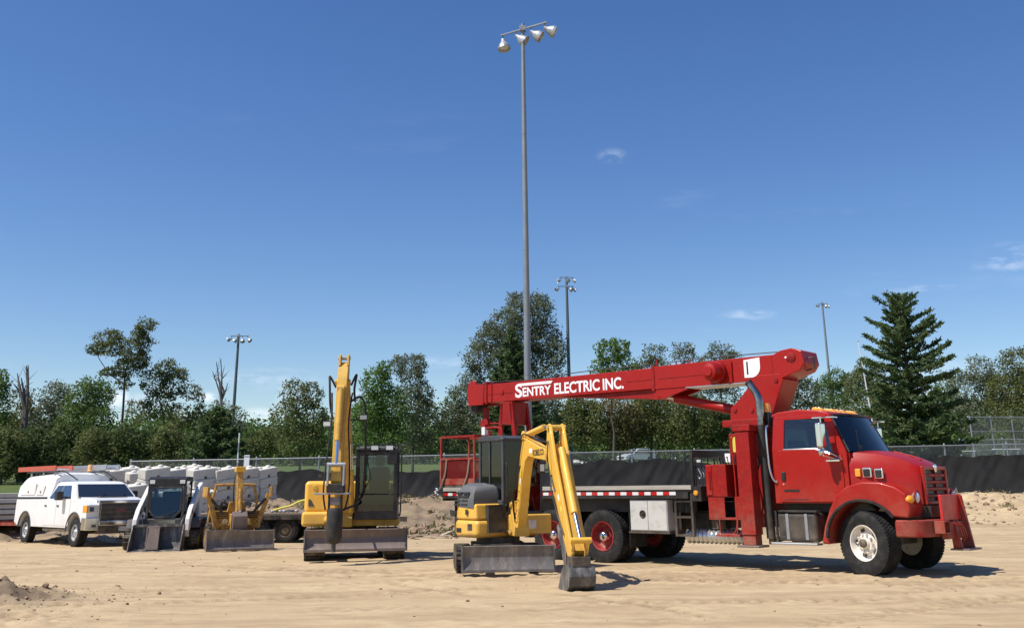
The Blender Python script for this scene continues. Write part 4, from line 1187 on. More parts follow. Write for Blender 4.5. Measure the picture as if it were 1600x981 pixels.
    bc = MB(Bm).cyl((-.12, 0, 1.2), (.30, 0, 1.72), .06, n=16).obj('boom_cylinder', M_YEL, X)
    MB(Bm).cyl((.28, 0, 1.70), (.66, 0, 2.02), .035, n=12).obj('cylinder_rod', M_CHROME, bc)
    lp = MB(Bm).box(.84, .96, .10, .22, 1.76, 1.94).obj('work_lamp', M_BLK, X, .01)
    MB(Bm).box(.962, .968, .12, .20, 1.79, 1.91).obj('lamp_lens', M_LENS, lp)
    ac = MB(Bm).cyl((.58, 0, 2.45), (1.75, 0, 2.52), .055, n=16).obj('stick_cylinder', M_YEL, X)
    MB(Bm).cyl((1.74, 0, 2.52), (2.48, 0, 2.44), .032, n=12).obj('cylinder_rod', M_CHROME, ac)
    sk = [(2.34, 1.88), (2.44, 1.86), (2.62, 1.84), (3.62, .52), (3.50, .42), (3.36, .48), (2.50, 1.70), (2.30, 1.98), (2.38, 2.42), (2.48, 2.53), (2.60, 2.46), (2.78, 2.02), (3.0, 1.60)]
    sk = [(2.48, 2.54), (2.58, 2.46), (2.80, 1.98), (3.66, .55), (3.58, .43), (3.44, .46), (2.52, 1.66), (2.28, 1.96), (2.32, 2.14), (2.40, 2.50)]
    s1 = MB(Bm).prism(sk, 'y', -.135, -.085).prism(sk, 'y', .085, .135).obj('stick', M_YEL, X, .012)
    MB(Bm).prism([(2.5, 2.2), (2.72, 2.0), (3.6, .58), (3.5, .5), (2.5, 1.76), (2.36, 1.98)], 'y', -.084, .084).obj('stick_web', M_YELD, s1)
    for x, z in ((2.36, 2.02), (2.49, 2.47)):
        MB(Bm).cyl((x, -.16, z), (x, .16, z), .05, n=14).obj('pin', M_YELD, s1)
    bcy = MB(Bm).cyl((2.80, 0, 2.12), (3.42, 0, 1.12), .06, n=16).obj('bucket_cylinder', M_YEL, X)
    MB(Bm).cyl((3.40, 0, 1.15), (3.70, 0, .72), .034, n=12).obj('cylinder_rod', M_CHROME, bcy)
    MB(Bm).beam((3.70, -.12, .74), (3.52, -.12, .44), .04, .09).beam((3.70, .12, .74), (3.52, .12, .44), .04, .09).cyl((3.70, -.17, .73), (3.70, .17, .73), .045, n=12).obj('bucket_link', M_YEL, X, .008)
    # quick hitch, thumb and bucket
    MB(Bm).box(3.42, 3.72, -.15, .15, .36, .50).obj('quick_hitch', M_BLK, X, .015)
    bk = [(3.70, .38), (3.76, .22), (3.72, .08), (3.58, -.01), (3.38, -.02), (3.14, .02), (3.14, .04), (3.40, .03), (3.56, .05), (3.66, .12), (3.69, .24), (3.50, .36)]
    bu = MB(Bm).prism(bk, 'y', -.20, .20).obj('bucket', M_BUCK, X, .006)
    for y in (-.20, .20):
        MB(Bm).prism([(3.70, .38), (3.76, .22), (3.72, .08), (3.58, -.01), (3.38, -.02), (3.14, .02), (3.36, .30), (3.5, .38)], 'y', y - .012, y + .012).obj('bucket_side', M_BUCK, bu)
    tm = [(3.36, .62), (3.28, .70), (3.02, .78), (2.86, .94), (2.80, .90), (2.90, .72), (3.02, .62), (3.10, .44), (3.20, .30), (3.28, .34), (3.28, .5)]
    for y in (-.10, .10):
        MB(Bm).prism(tm, 'y', y - .02, y + .02).obj('thumb', M_BUCK, X, .006)
    MB(Bm).box(3.0, 3.2, -.1, .1, .5, .62).obj('thumb_crosspiece', M_BUCK, X)
    for x, z, m_ in ((.30, 1.62, M_DECAL), (.36, 1.78, M_LABEL), (3.0, 1.35, M_DECAL), (3.12, 1.18, M_LABEL)):
        yy = -.0865 if x < 1 else -.1365
        MB(Bm).obox((x, yy, z), (.10, .003, .055), (0, R(-62 if x < 1 else 58), 0)).obj('warning_label', m_, bm_ if x < 1 else s1)
    for x, z in ((.42, 1.30), (.5, 1.46), (.3, 1.12)):
        MB(Bm).cyl((x - .3, -.1, z), (x - .3, .1, z), .03, n=10).obj('grease_pin', M_YELD, bm_)
    MB(H).tube(curve3([(c1 + .03, a0 + .02, 1.2), (c1 + .07, a0 + .02, 1.25), (c1 + .07, a0 + .02, 1.9), (c1 + .03, a0 + .02, 1.95)], 4), .014, 6).obj('grab_handle', M_BLK, cf)
    MB(H).tube([(c1 + .02, .1, 1.12), (c1 + .035, .25, 1.5), (c1 + .03, .3, 1.9)], .01, 5).obj('wiper', M_BLK, cf)
    MB(H).box(.02, .10, -.745, -.735, 1.02, 1.12).obj('cover_latch', M_BLK, yb)
    MB(H).box(-.30, -.12, -.743, -.738, .70, .78).obj('model_decal', M_DECALB, yb)
    mb = MB(Bm)
    mb.tube(curve3([(.0, -.12, .9), (.16, -.2, 1.25), (.34, -.18, 1.6), (.42, -.12, 1.85)], 6), .012, 6)
    mb.tube(curve3([(.05, -.12, .95), (.22, -.22, 1.3), (.40, -.2, 1.62), (.46, -.12, 1.9)], 6), .012, 6)
    mb.tube(curve3([(2.5, -.15, 2.25), (2.62, -.2, 2.0), (2.66, -.18, 1.75), (2.85, -.15, 1.45)], 6), .012, 6)
    mb.tube(curve3([(-.05, -.13, 1.1), (.1, -.16, 1.5), (.3, -.14, 1.95), (.6, -.13, 2.40), (.9, -.10, 2.43), (1.6, -.08, 2.30), (2.1, -.10, 2.26), (2.42, -.16, 2.24)], 6), .014, 6)
    mb.tube(curve3([(-.1, .13, 1.1), (.05, .16, 1.5), (.35, .14, 2.1), (.6, .13, 2.40), (1.0, .12, 2.37), (1.9, .12, 2.2), (2.3, .14, 2.22)], 6), .014, 6)
    mb.tube(curve3([(2.66, -.15, 1.7), (2.8, -.2, 1.5), (3.0, -.17, 1.12), (3.3, -.15, .8)], 6), .012, 6)
    mb.tube(curve3([(-.3, -.2, .9), (-.25, -.26, 1.2), (-.05, -.18, 1.45), (.08, -.14, 1.5)], 6), .014, 6)
    mb.obj('hydraulic_hose', M_HOSE, X)
    return X


mini_excavator()


def midi_excavator():
    X = thing('excavator', 'tall yellow excavator with raised boom and hydraulic breaker facing the camera', 'excavator', (-3.83, 25.0, 0), R(-79))
    tr = track_mesh(2.8, .62, .45, 40)
    for y in (-.88, .88):
        t = link('track', tr, X, loc=(0, y, -.01))
        for x in (-1.0, 1.0):
            MB().cyl((x, -.235, .32), (x, .235, .32), .2, n=14).obj('track_wheel', M_BLKD, t)
    MB().box(-.9, .9, -.7, .7, .3, .6).cyl((0, 0, .5), (0, 0, .74), .55, n=24).obj('undercarriage', M_BLKD, X)
    bl = [(1.78, .26), (1.70, .36), (1.67, .50), (1.74, .66), (1.69, .67), (1.62, .50), (1.65, .35), (1.73, .25)]
    bd = MB().prism(bl, 'y', -1.10, 1.10).obj('blade', M_STEELB, X)
    MB().box(1.73, 1.80, -1.10, 1.10, .21, .265).obj('cutting_edge', M_STEELB, bd)
    for y in (-1.11, 1.11):
        MB().prism([(1.80, .21), (1.77, .68), (1.5, .66), (1.55, .22)], 'y', y - .012, y + .012).obj('blade_end_plate', M_BUCK, bd)
    for y in (-.55, .55):
        MB().beam((1.66, y, .44), (.8, y, .46), .14, .16).obj('blade_arm', M_BLKD, X)
    H = rz4(-6)
    # counterweight and right-hand body
    pl = [(.62, -1.1), (.62, -.26), (-.9, -.26), (-1.15, -.4), (-1.1, -.8), (-.95, -1.02), (-.75, -1.1)]
    rb = MB(H).prism([(x, y) for x, y in pl], 'z', .98, 1.70).obj('engine_body', M_YEL, X, .10, 4)
    MB(H).prism([(.70, -1.14), (.70, -.3), (-1.2, -.3), (-1.25, -.7), (-1.0, -1.08), (-.8, -1.14)], 'z', .70, 1.02).obj('counterweight', M_YEL, X, .07, 3)
    MB(H).prism([(-.9, -.25), (-.9, 1.05), (-1.15, .7), (-1.22, -.25)], 'z', .72, 1.7).obj('rear_cover', M_YEL, X, .06, 3)
    MB(H).box(-.9, .75, -.24, 1.08, .70, .86).obj('floor_frame', M_YELD, X, .02)
    MB(H).cyl((.2, -.75, 1.79), (.2, -.75, 1.86), .09, n=18).obj('tank_cap', M_BLK, rb)
    MB(H).box(.622, .63, -.52, -.36, 1.20, 1.28).obj('latch', M_CHAR, rb)
    MB(H).prism([(-1.0, 1.14), (-.86, 1.14), (-.94, 1.28), (-1.0, 1.30)], 'x', .622, .63).obj('vent', M_CHAR, rb)
    MB(H).lathe([(.06, 0), (.05, .015), (.004, .015)], (.622, -.86, 1.55), 'x', 12).obj('badge', M_YELD, rb)
    MB(H).cyl((.68, -.55, .84), (.95, -.45, .84), .09, n=16).obj('hose_stub', M_YELD, X)
    # cab
    c0, c1, a0, a1, zb, zt = -.62, .86, .12, 1.0, .84, 2.36
    cb = MB(H)
    for x, y in ((c0, a0), (c1, a0), (c1, a1), (c0, a1)):
        cb.box(x - .045, x + .045, y - .045, y + .045, zb, zt)
    cb.box(c0, c1, a0 - .04, a0 + .02, zb, 1.3).box(c0, c1, a1 - .02, a1 + .04, zb, 1.3).box(c0 - .04, c0 + .02, a0, a1, zb, 1.5)
    cb.box(c1 - .03, c1 + .045, a0, a1, zb, 1.02).box(c1 - .03, c1 + .045, a0, a1, zt - .1, zt)
    cb.box(c1 - .01, c1 + .03, a0, a1, 1.38, 1.41)
    cf = cb.obj('cab_frame', M_BLK, X, .015)
    rf = MB(H).box(c0 - .06, c1 + .06, a0 - .05, a1 + .05, zt, zt + .08).obj('cab_roof', M_CHAR, cf, .03, 3)
    for i in range(9):
        MB(H).box(c1 - .35, c1 + .04, a0 + .02 + i * .12, a0 + .05 + i * .12, zt + .082, zt + .17).obj('roof_guard_bar', M_CHAR, rf)
    MB(H).box(c1 - .02, c1 + .05, a0 + .04, a1 - .04, zt + .02, zt + .10).obj('visor', M_GALV, rf)
    for y in (a0 + .38, a1 - .16):
        l_ = MB(H).box(c1 + .06, c1 + .13, y - .1, y + .1, zt + .0, zt + .12).obj('work_lamp', M_BLK, X, .015)
        MB(H).box(c1 + .131, c1 + .136, y - .08, y + .08, zt + .015, zt + .105).obj('lamp_lens', M_LENS, l_)
    MB(H).box(c1 + .012, c1 + .02, a0 + .045, a1 - .045, 1.41, zt - .1).obj('windscreen', M_GLASSD, cf)
    MB(H).box(c1 + .012, c1 + .02, a0 + .045, a1 - .045, 1.02, 1.38).obj('lower_windscreen', M_GLASSD, cf)
    for y in (a0 - .01, a1 + .002):
        MB(H).box(c0 + .05, c1 - .05, y, y + .008, 1.3, zt - .05).obj('side_window', M_GLASSD, cf)
    MB(H).box(c0 - .01, c0 - .002, a0 + .05, a1 - .05, 1.5, zt - .05).obj('rear_window', M_GLASSD, cf)
    st = MB(H).box(-.25, .25, .32, .82, 1.28, 1.46).obj('seat', mat('dark_blue_seat', (.03, .045, .085), .8), X, .06, 3)
    MB(H).box(-.36, -.2, .33, .81, 1.42, 2.02).obj('seat_back', MATS['dark_blue_seat'], st, .07, 3)
    MB(H).box(-.36, -.24, .46, .68, 2.04, 2.28).obj('headrest', M_SEAT, st, .05, 3)
    for y in (.2, .94):
        MB(H).box(-.1, .35, y - .07, y + .07, 1.3, 1.62).cyl((.3, y, 1.6), (.36, y, 1.85), .02, n=8).ball((.365, y, 1.88), .04, 10, 8).obj('control_console', M_CHAR, X, .01)
    MB(H).lathe([(.005, 0), (.07, .012), (.09, .02), (.02, .03)], (-.2, .57, 2.28), 'z', 12).obj('white_spot_on_headrest', M_DECAL, X)  # small white disc added for a pale spot on the headrest
    MB(H).tube([(c1 + .03, a0 + .12, 1.40), (c1 + .06, a0 + .3, 1.75), (c1 + .04, a0 + .18, 2.3)], .012, 6).obj('wiper', M_BLK, X)
    MB(H).tube(curve3([(c1 + .06, a1 + .06, 2.32), (c1 + .1, a1 + .12, 2.3), (c1 + .1, a1 + .12, 1.05), (c1 + .05, a1 + .07, .95)], 5), .018, 8).obj('grab_rail', M_BLK, X)
    mr = MB(H).box(c1 + .08, c1 + .11, a1 - .20, a1 + .02, 2.05, 2.38).obj('mirror', M_BLK, X, .03, 3)
    MB(H).tube([(c1 + .03, a1, 2.42), (c1 + .09, a1 - .08, 2.36)], .014, 6).obj('mirror_arm', M_BLK, mr)
    # boom: foot in front of the body, up to a high elbow, stick straight down
    B = Matrix.Translation((0, -.12, 0)) @ Matrix.Rotation(R(-8.0), 4, 'Z') @ Matrix.Diagonal((.9, .84, .915, 1))
    MB(B).prism([(.35, .75), (1.0, .75), (1.05, .95), (.88, 1.25), (.6, 1.22), (.4, .95)], 'y', -.22, .22).obj('boom_foot', M_YELD, X, .02)
    bo = [(.62, 1.05), (.80, .95), (1.02, 1.10), (1.34, 2.0), (1.66, 2.9), (2.06, 3.6), (2.46, 4.12), (2.40, 4.24), (2.26, 4.24), (1.74, 3.72), (1.26, 3.0), (.92, 2.1)]
    bm_ = MB(B).prism(bo, 'y', -.17, .17).obj('boom', M_YELD, X, .015)
    bc = MB(B)
    for y in (-.21, .21):
        bc.cyl((1.05, y, 1.1), (1.50, y, 2.1), .06, n=14)
    bc.obj('boom_cylinder', M_YELD, X)
    rd = MB(B)
    for y in (-.21, .21):
        rd.cyl((1.48, y, 2.06), (1.72, y, 2.72), .035, n=10)
    rd.obj('boom_cylinder_rod', M_CHROME, X)
    sk = [(2.10, 4.40), (2.14, 4.62), (2.26, 4.66), (2.42, 4.50), (2.62, 4.10), (2.96, 2.3), (3.06, 1.84), (2.98, 1.74), (2.86, 1.78), (2.50, 3.3), (2.26, 4.0)]
    s1 = MB(B).prism(sk, 'y', -.135, .135).obj('stick', M_YELD, X, .015)
    for y in (-.11, .11):
        MB(B).prism([(2.12, 4.58), (2.20, 4.84), (2.32, 4.84), (2.40, 4.56)], 'y', y - .03, y + .03).obj('stick_lug', M_YELD, s1, .008)
    MB(B).cyl((2.26, -.16, 4.76), (2.26, .16, 4.76), .05, n=14).obj('pin', M_GALV, s1)
    MB(B).cyl((2.40, -.2, 4.16), (2.40, .2, 4.16), .07, n=14).obj('pin', M_YELD, s1)
    ac = MB(B).cyl((2.72, 0, 3.95), (2.98, 0, 2.75), .085, n=18).obj('bucket_cylinder', M_YELD, X)
    MB(B).cyl((2.97, 0, 2.8), (3.10, 0, 2.22), .045, n=12).obj('cylinder_rod', M_CHROME, ac)
    MB(B).cyl((2.70, -.09, 3.98), (2.70, .09, 3.98), .09, n=14).obj('cylinder_eye', M_YELD, ac)
    lk = MB(B)
    for y in (-.2, .2):
        lk.beam((3.10, y, 2.20), (2.92, y, 1.86), .05, .10).beam((3.10, y, 2.20), (3.16, y, 1.72), .05, .10)
    lk.cyl((3.10, -.24, 2.2), (3.10, .24, 2.2), .05, n=12)
    lk.obj('tool_link', M_GALV, X, .008)
    # hydraulic breaker
    MB(B).box(2.84, 3.20, -.22, .22, 1.58, 1.78).obj('quick_hitch', M_BLKD, X, .02)
    MB(B).box(2.9, 3.18, -.52, .36, 1.535, 1.575).obj('hitch_plate', M_GALV, X, .006)
    bk = MB(B).box(2.92, 3.16, -.17, -.14, 1.1, 1.56).obj('breaker_bracket', M_BLKD, X, .008)
    MB(B).box(2.92, 3.16, .14, .17, 1.1, 1.56).obj('breaker_bracket', M_BLKD, X, .008)
    MB(B).box(2.94, 3.14, -.13, .13, 1.30, 1.48).obj('breaker_head', M_STEEL, X, .01)
    br = MB(B).lathe([(.18, 1.24), (.20, 1.18), (.205, .9), (.20, .60), (.16, .50), (.10, .46)], (3.04, 0, 0), 'z', 20).obj('breaker_body', mat('black_breaker', (.022, .021, .02), .6, col2=(.07, .06, .05), nscale=6, bump=.2), X)
    MB(B).cyl((3.04, 0, .5), (3.04, 0, .28), .055, n=12).obj('breaker_point', M_BUCK, br)
    for y in (-.25, .24):
        MB(B).tube(curve3([(2.98, y, 1.2), (2.9, y * 1.3, 1.6), (2.75, y * 1.2, 2.3), (2.62, y * .9, 3.2), (2.4, y * 1.1, 3.9)], 6), .022, 8).obj('breaker_hose', M_HOSE, X)
    MB(B).tube(curve3([(2.2, -.2, 4.05), (2.3, -.36, 4.3), (2.42, -.34, 4.1), (2.46, -.30, 3.6), (2.5, -.22, 3.3)], 8), .03, 8).obj('hydraulic_hose', M_HOSE, X)
    MB(B).tube(curve3([(2.2, .2, 4.1), (2.25, .34, 4.35), (2.3, .3, 4.0), (2.2, .32, 3.7)], 8), .03, 8).obj('hydraulic_hose', M_HOSE, X)
    MB(B).tube(curve3([(2.1, .2, 3.72), (1.9, .42, 3.84), (1.7, .55, 3.6), (1.55, .56, 3.0), (1.4, .56, 2.4), (1.1, .5, 1.6), (.8, .3, 1.3)], 8), .03, 8).obj('hydraulic_hose', M_HOSE, X)
    MB(B).tube(curve3([(1.1, .3, 1.2), (1.3, .42, 1.35), (1.6, .4, 1.3), (2.2, .3, 1.25), (2.9, .2, 1.2)], 8), .028, 8).obj('hydraulic_hose', M_HOSE, X)
    for y, z, x in ((-.46, 3.2, 1.75), (.52, 3.35, 1.82)):
        l_ = MB(B).box(x - .04, x + .06, y - .11, y + .11, z - .07, z + .07).obj('boom_lamp', M_BLK, X, .012)
        MB(B).box(x + .061, x + .066, y - .09, y + .09, z - .05, z + .05).obj('lamp_lens', M_LENS, l_)
        MB(B).beam((x, y * .3, z - .06), (x, y * .85, z - .06), .03).obj('lamp_arm', M_BLK, l_)
    return X


midi_excavator()


def skid_steer():
    X = thing('track_loader', 'white compact track loader with dark cab and scraped bucket beside the pickup', 'track loader', (-9.62, 29.25, 0), R(-82))
    # tracks: pointed idlers, raised rear
    def trk(w):
        o = [(-.72, .0), (.55, .0), (.80, .10), (.86, .26), (.74, .40), (.0, .60), (-.62, .66), (-.86, .52), (-.92, .26)]
        b = MB(); b.prism([(x * .97, .02 + z * .97) for x, z in o], 'y', -w / 2, w / 2)
        for i in range(len(o)):
            p, q = Vector((o[i][0], 0, o[i][1])), Vector((o[(i + 1) % len(o)][0], 0, o[(i + 1) % len(o)][1]))
            n = max(1, int((q - p).length / .12))
            for k in range(n):
                c = p.lerp(q, (k + .5) / n); d = (q - p)
                b.obox(c, (.075, w, .05), (0, -math.atan2(d.z, d.x), 0))
        return b.mesh('track', M_RUBD, 40)
    tm = trk(.40)
    for y in (-.76, .76):
        t = link('track', tm, X, loc=(0, y, .0))
        for x, z, r in ((.62, .24, .15), (-.70, .32, .2), (-.3, .16, .1), (.0, .16, .1), (.3, .16, .1)):
            MB().cyl((x, -.208, z), (x, .208, z), r, n=14).obj('track_roller', M_BLKD, t)
    MB().box(-1.0, .55, -.54, .54, .25, .80).box(-1.15, -.5, -.56, .56, .5, 1.35).obj('chassis', M_CHAR, X, .03)
    MB().box(-1.2, -.9, -.70, .70, .55, 1.5).obj('engine_housing', M_WHITED, X, .06, 3)
    # cab
    cb = MB()
    for s in (-1, 1):
        y = s * .47
        cb.beam((.52, y, .72), (.40, y, 1.80), .07).beam((-.55, y, .8), (-.55, y, 1.82), .07)
        cb.prism([(-.55, .62), (.55, .62), (.52, .86), (-.55, .86)], 'y', y - .03, y + .03)
    cb.prism([(-.6, 1.78), (.46, 1.76), (.46, 1.84), (.3, 1.89), (-.5, 1.89), (-.6, 1.84)], 'y', -.51, .51)
    cb.beam((.42, -.47, 1.70), (.42, .47, 1.70), .08, .14)
    cf = cb.obj('cab_frame', M_BLK, X, .012)
    for y in (-.40, .40):
        MB().box(.43, .47, y - .07, y + .07, 1.70, 1.80).obj('work_lamp', M_LENS, cf, .01)
    dp = [(-.43, .98), (-.26, .80), (.26, .80), (.43, .98), (.43, 1.62), (-.43, 1.62)]
    di = [(-.385, 1.0), (-.235, .85), (.235, .85), (.385, 1.0), (.385, 1.58), (-.385, 1.58)]
    dm = Matrix.Translation((.53, 0, .72)) @ Matrix.Rotation(R(-6.5), 4, 'Y') @ Matrix.Translation((0, 0, -.72))
    dr = MB(dm)
    for i in range(6):
        a, b_, c_, d_ = dp[i], dp[(i + 1) % 6], di[(i + 1) % 6], di[i]
        dr.add([(0, *a), (0, *b_), (0, *c_), (0, *d_), (.03, *a), (.03, *b_), (.03, *c_), (.03, *d_)], [(0, 1, 2, 3), (7, 6, 5, 4), (0, 4, 5, 1), (2, 6, 7, 3), (1, 5, 6, 2), (3, 7, 4, 0)])
    d1 = dr.obj('door_frame', M_BLK, X, .006)
    MB(dm).prism(di, 'x', .008, .014).obj('door_glass', M_GLASSD, d1)
    MB(dm).tube([(.04, .30, .98), (.05, .12, .90), (.05, -.05, .87)], .01, 5).obj('wiper', M_BLK, d1)
    for y in (-.48, .48):
        MB().prism([(-.5, .9), (.46, .9), (.36, 1.72), (-.5, 1.74)], 'y', y - .004, y + .004).obj('side_window', M_GLASSD, cf)
    MB().box(-.56, -.55, -.3, .3, 1.3, 1.7).obj('rear_window', M_GLASS, cf)
    st = MB().box(-.35, .1, -.25, .25, .8, .98).obj('seat', M_SEAT, X, .05, 3)
    MB().box(-.45, -.3, -.25, .25, .95, 1.5).obj('seat_back', M_SEAT, st, .05, 3)
    MB().box(.535, .55, -.27, .30, .66, .76).obj('front_step', mat('pale_yellow_step', (.68, .64, .46), .6), X, .006)
    # lift arms
    for s in (-1, 1):
        y0, y1 = s * .68 - .06, s * .68 + .06
        ar = MB().prism([(-1.25, 1.42), (-1.2, 1.66), (-.95, 1.74), (-.5, 1.62), (.62, 1.06), (.92, .80), (.98, .36), (.80, .32), (.68, .64), (.45, .86), (-.6, 1.38), (-1.0, 1.40)], 'y', y0, y1).obj('lift_arm', M_WHITED, X, .025, 3)
        MB().cyl((.86, y0 - .02, .45), (.86, y1 + .02, .45), .06, n=12).cyl((.6, y0 - .015, .98), (.6, y1 + .015, .98), .07, n=12).obj('arm_pin', M_BLK, ar)
        MB().cyl((-.6, s * .62, .85), (.15, s * .62, 1.05), .05, n=12).obj('lift_cylinder', M_BLKD, X)
        MB().prism([(-1.28, .9), (-1.0, .9), (-.95, 1.62), (-1.22, 1.66)], 'y', s * .62 - .05, s * .62 + .05).obj('tower', M_WHITED, X, .015)
        MB().prism([(-.9, .64), (.35, .66), (.62, .55), (.5, .78), (-.9, .80)], 'y', s * .76 - .2, s * .76 + .2).obj('track_guard', M_CHAR, X, .02)
        MB().tube(curve3([(.55, s * .56, .9), (.75, s * .52, .75), (.85, s * .45, .55), (.95, s * .3, .5)], 5), .022, 6).obj('hydraulic_hose', M_HOSE, X)
    MB().box(.86, .96, -.55, .55, .22, .52).obj('attachment_plate', M_BLK, X, .012)
    # bucket
    bk = [(1.02, .66), (.98, .62), (.97, .2), (1.05, .04), (1.62, -.01), (1.62, .015), (1.10, .08), (1.02, .22), (1.03, .62)]
    b = MB().prism(bk, 'y', -.66, .64).obj('bucket', M_BUCK, X, .005)
    for y in (-.66, .64):
        MB().prism([(1.02, .66), (.97, .2), (1.05, .04), (1.62, -.01), (1.60, .10), (1.22, .64)], 'y', y - .014, y + .014).obj('bucket_side', M_BUCK, b)
    MB().box(1.0, 1.10, -.66, .64, .60, .665).obj('bucket_lip', M_BUCK, b)
    MB().prism([(1.02, .1), (1.5, .05), (1.44, .60), (1.06, .64)], 'y', -.25, -.22).box(1.05, 1.42, -.22, .08, .56, .62).prism([(1.05, .1), (1.52, .05), (1.42, .58), (1.38, .58), (1.46, .08)], 'y', -.22, .08).obj('grapple_box', M_STEELB, b, .006)
    return X


skid_steer()


def trencher():
    X = thing('backhoe_tractor', 'small rusty yellow backhoe tractor with folded arm and wide grey blade', 'backhoe', (-7.68, 28.7, 0), R(-64))
    ty = tyre_mesh('tyre', .36, .26, .2, 3, 24, M_RUBD, 28)
    rm = disc_rim(.2, .26, .06, M_OLDY, n=24)
    for x in (-.95, .35):
        for s in (-1, 1):
            wheel(X, [rm, ('tyre', ty)], (x, s * .62, .345), 0, s > 0)
    MB().box(-1.4, .55, -.42, .42, .38, .66).obj('chassis', M_OLDY, X, .02)
    MB().box(-1.5, -.55, -.42, .42, .66, 1.08).obj('engine_hood', M_OLDY, X, .05, 3)
    pn = MB().prism([(-.55, .55), (-.48, .50), (.48, .50), (.55, .55), (.62, 1.0), (.25, .98), (.2, 1.22), (-.2, 1.22), (-.25, .98), (-.62, 1.0)], 'x', .42, .5).obj('front_panel', M_OLDY, X, .012)
    for y in (-.38, .38):
        for k in range(4):
            MB().box(.50, .515, y - .16, y + .16, .80 + k * .045, .82 + k * .045).obj('louvre', M_BLKD, pn)
    MB().box(-.35, .2, -.55, -.15, 1.0, 1.14).obj('seat', M_SEAT, X, .04, 3)
    MB().tube(curve3([(.1, -.35, 1.0), (.3, -.38, 1.15), (.42, -.35, 1.22), (.4, -.2, 1.12)], 5), .035, 8).obj('control_boot', M_BLK, X)
    rp = MB().tube(curve3([(.1, -.66, .70), (.1, -.60, 1.2), (.1, -.52, 1.58), (.1, -.44, 1.65), (.1, .44, 1.65), (.1, .52, 1.58), (.1, .60, 1.2), (.1, .66, .70)], 5), .035, 8).obj('roll_hoop', M_OLDY, X)
    MB().tube([(.12, -.58, 1.25), (.12, .58, 1.25)], .014, 6).tube([(.12, .12, 1.25), (.12, .36, 1.62)], .012, 6).obj('hoop_brace', M_OLDY, rp)
    # swing post, vertical boom with cylinder, curled bucket
    MB().box(.55, .82, -.2, .2, .42, .92).cyl((.74, 0, .4), (.74, 0, 1.0), .1, n=14).obj('swing_post', M_OLDY, X, .02)
    bm_ = MB().prism([(.66, .88), (.86, .88), (.80, 1.5), (.66, 2.02), (.52, 2.06), (.50, 1.9), (.58, 1.4)], 'y', -.075, .075).obj('boom', M_OLDY, X, .012)
    MB().box(.50, .72, -.13, .13, 1.98, 2.12).obj('boom_cap', M_YEL, bm_, .015)
    bc = MB().cyl((.92, 0, 1.0), (.84, 0, 1.55), .05, n=12).obj('boom_cylinder', M_OLDY, X)
    MB().cyl((.93, 0, .92), (.90, 0, 1.2), .03, n=10).obj('cylinder_rod', M_CHROME, bc)
    MB().tube(curve3([(.7, .1, 1.0), (.8, .25, .92), (.7, .42, .98), (.5, .5, 1.1)], 5), .016, 6).tube(curve3([(.6, -.12, 1.9), (.72, -.16, 1.6), (.7, -.14, 1.2)], 5), .016, 6).obj('hydraulic_hose', M_HOSE, X)
    MB().prism([(.86, .40), (.98, .42), (1.06, .62), (1.04, .86), (.94, .98), (.84, .95), (.96, .84), (.98, .64), (.92, .48)], 'y', -.19, .19).obj('digging_bucket', M_STEELB, X, .008)
    # stabilisers folded up
    for s in (-1, 1):
        a = MB().beam((.60, s * .52, .55), (.64, s * .80, 1.42), .10, .12).obj('stabiliser_arm', M_OLDY, X, .01)
        MB().beam((.66, s * .38, .92), (.66, s * .72, 1.30), .06).obj('stabiliser_cylinder', M_BLKD, a)
        MB().obox((.66, s * .86, 1.47), (.26, .07, .26), (0, 0, s * -.35)).obj('stabiliser_pad', M_OLDY, a, .012)
        MB().prism([(.4, .3), (.62, .3), (.66, .75), (.44, .78)], 'y', s * .57 - .05, s * .57 + .05).obj('stabiliser_bracket', M_OLDY, X, .01)
        MB().lathe([(.075, 0), (.075, .03), (.045, .03), (.04, .05), (.004, .05)], (.49, s * .30, .72), 'x', 16).obj('work_lamp', M_CHROME, X)
    bl = [(1.28, .06), (1.20, .18), (1.17, .34), (1.22, .50), (1.18, .51), (1.12, .34), (1.15, .17), (1.23, .05)]
    bd = MB().prism(bl, 'y', -.86, .86).obj('blade', M_STEEL, X)
    MB().box(1.22, 1.30, -.86, .86, .02, .07).obj('cutting_edge', M_STEELB, bd)
    MB().box(1.16, 1.25, -.86, .0, .50, .53).obj('blade_top_bead', M_STEEL, bd)
    for y in (-.86, .86):
        MB().prism([(1.30, .03), (1.24, .52), (1.02, .50), (1.05, .05)], 'y', y - .012, y + .012).obj('blade_end_plate', M_STEELB, bd)
    for y in (-.3, .3):
        MB().beam((1.15, y, .28), (.4, y, .42), .08, .1).obj('blade_arm', M_OLDY, X)
    return X


trencher()


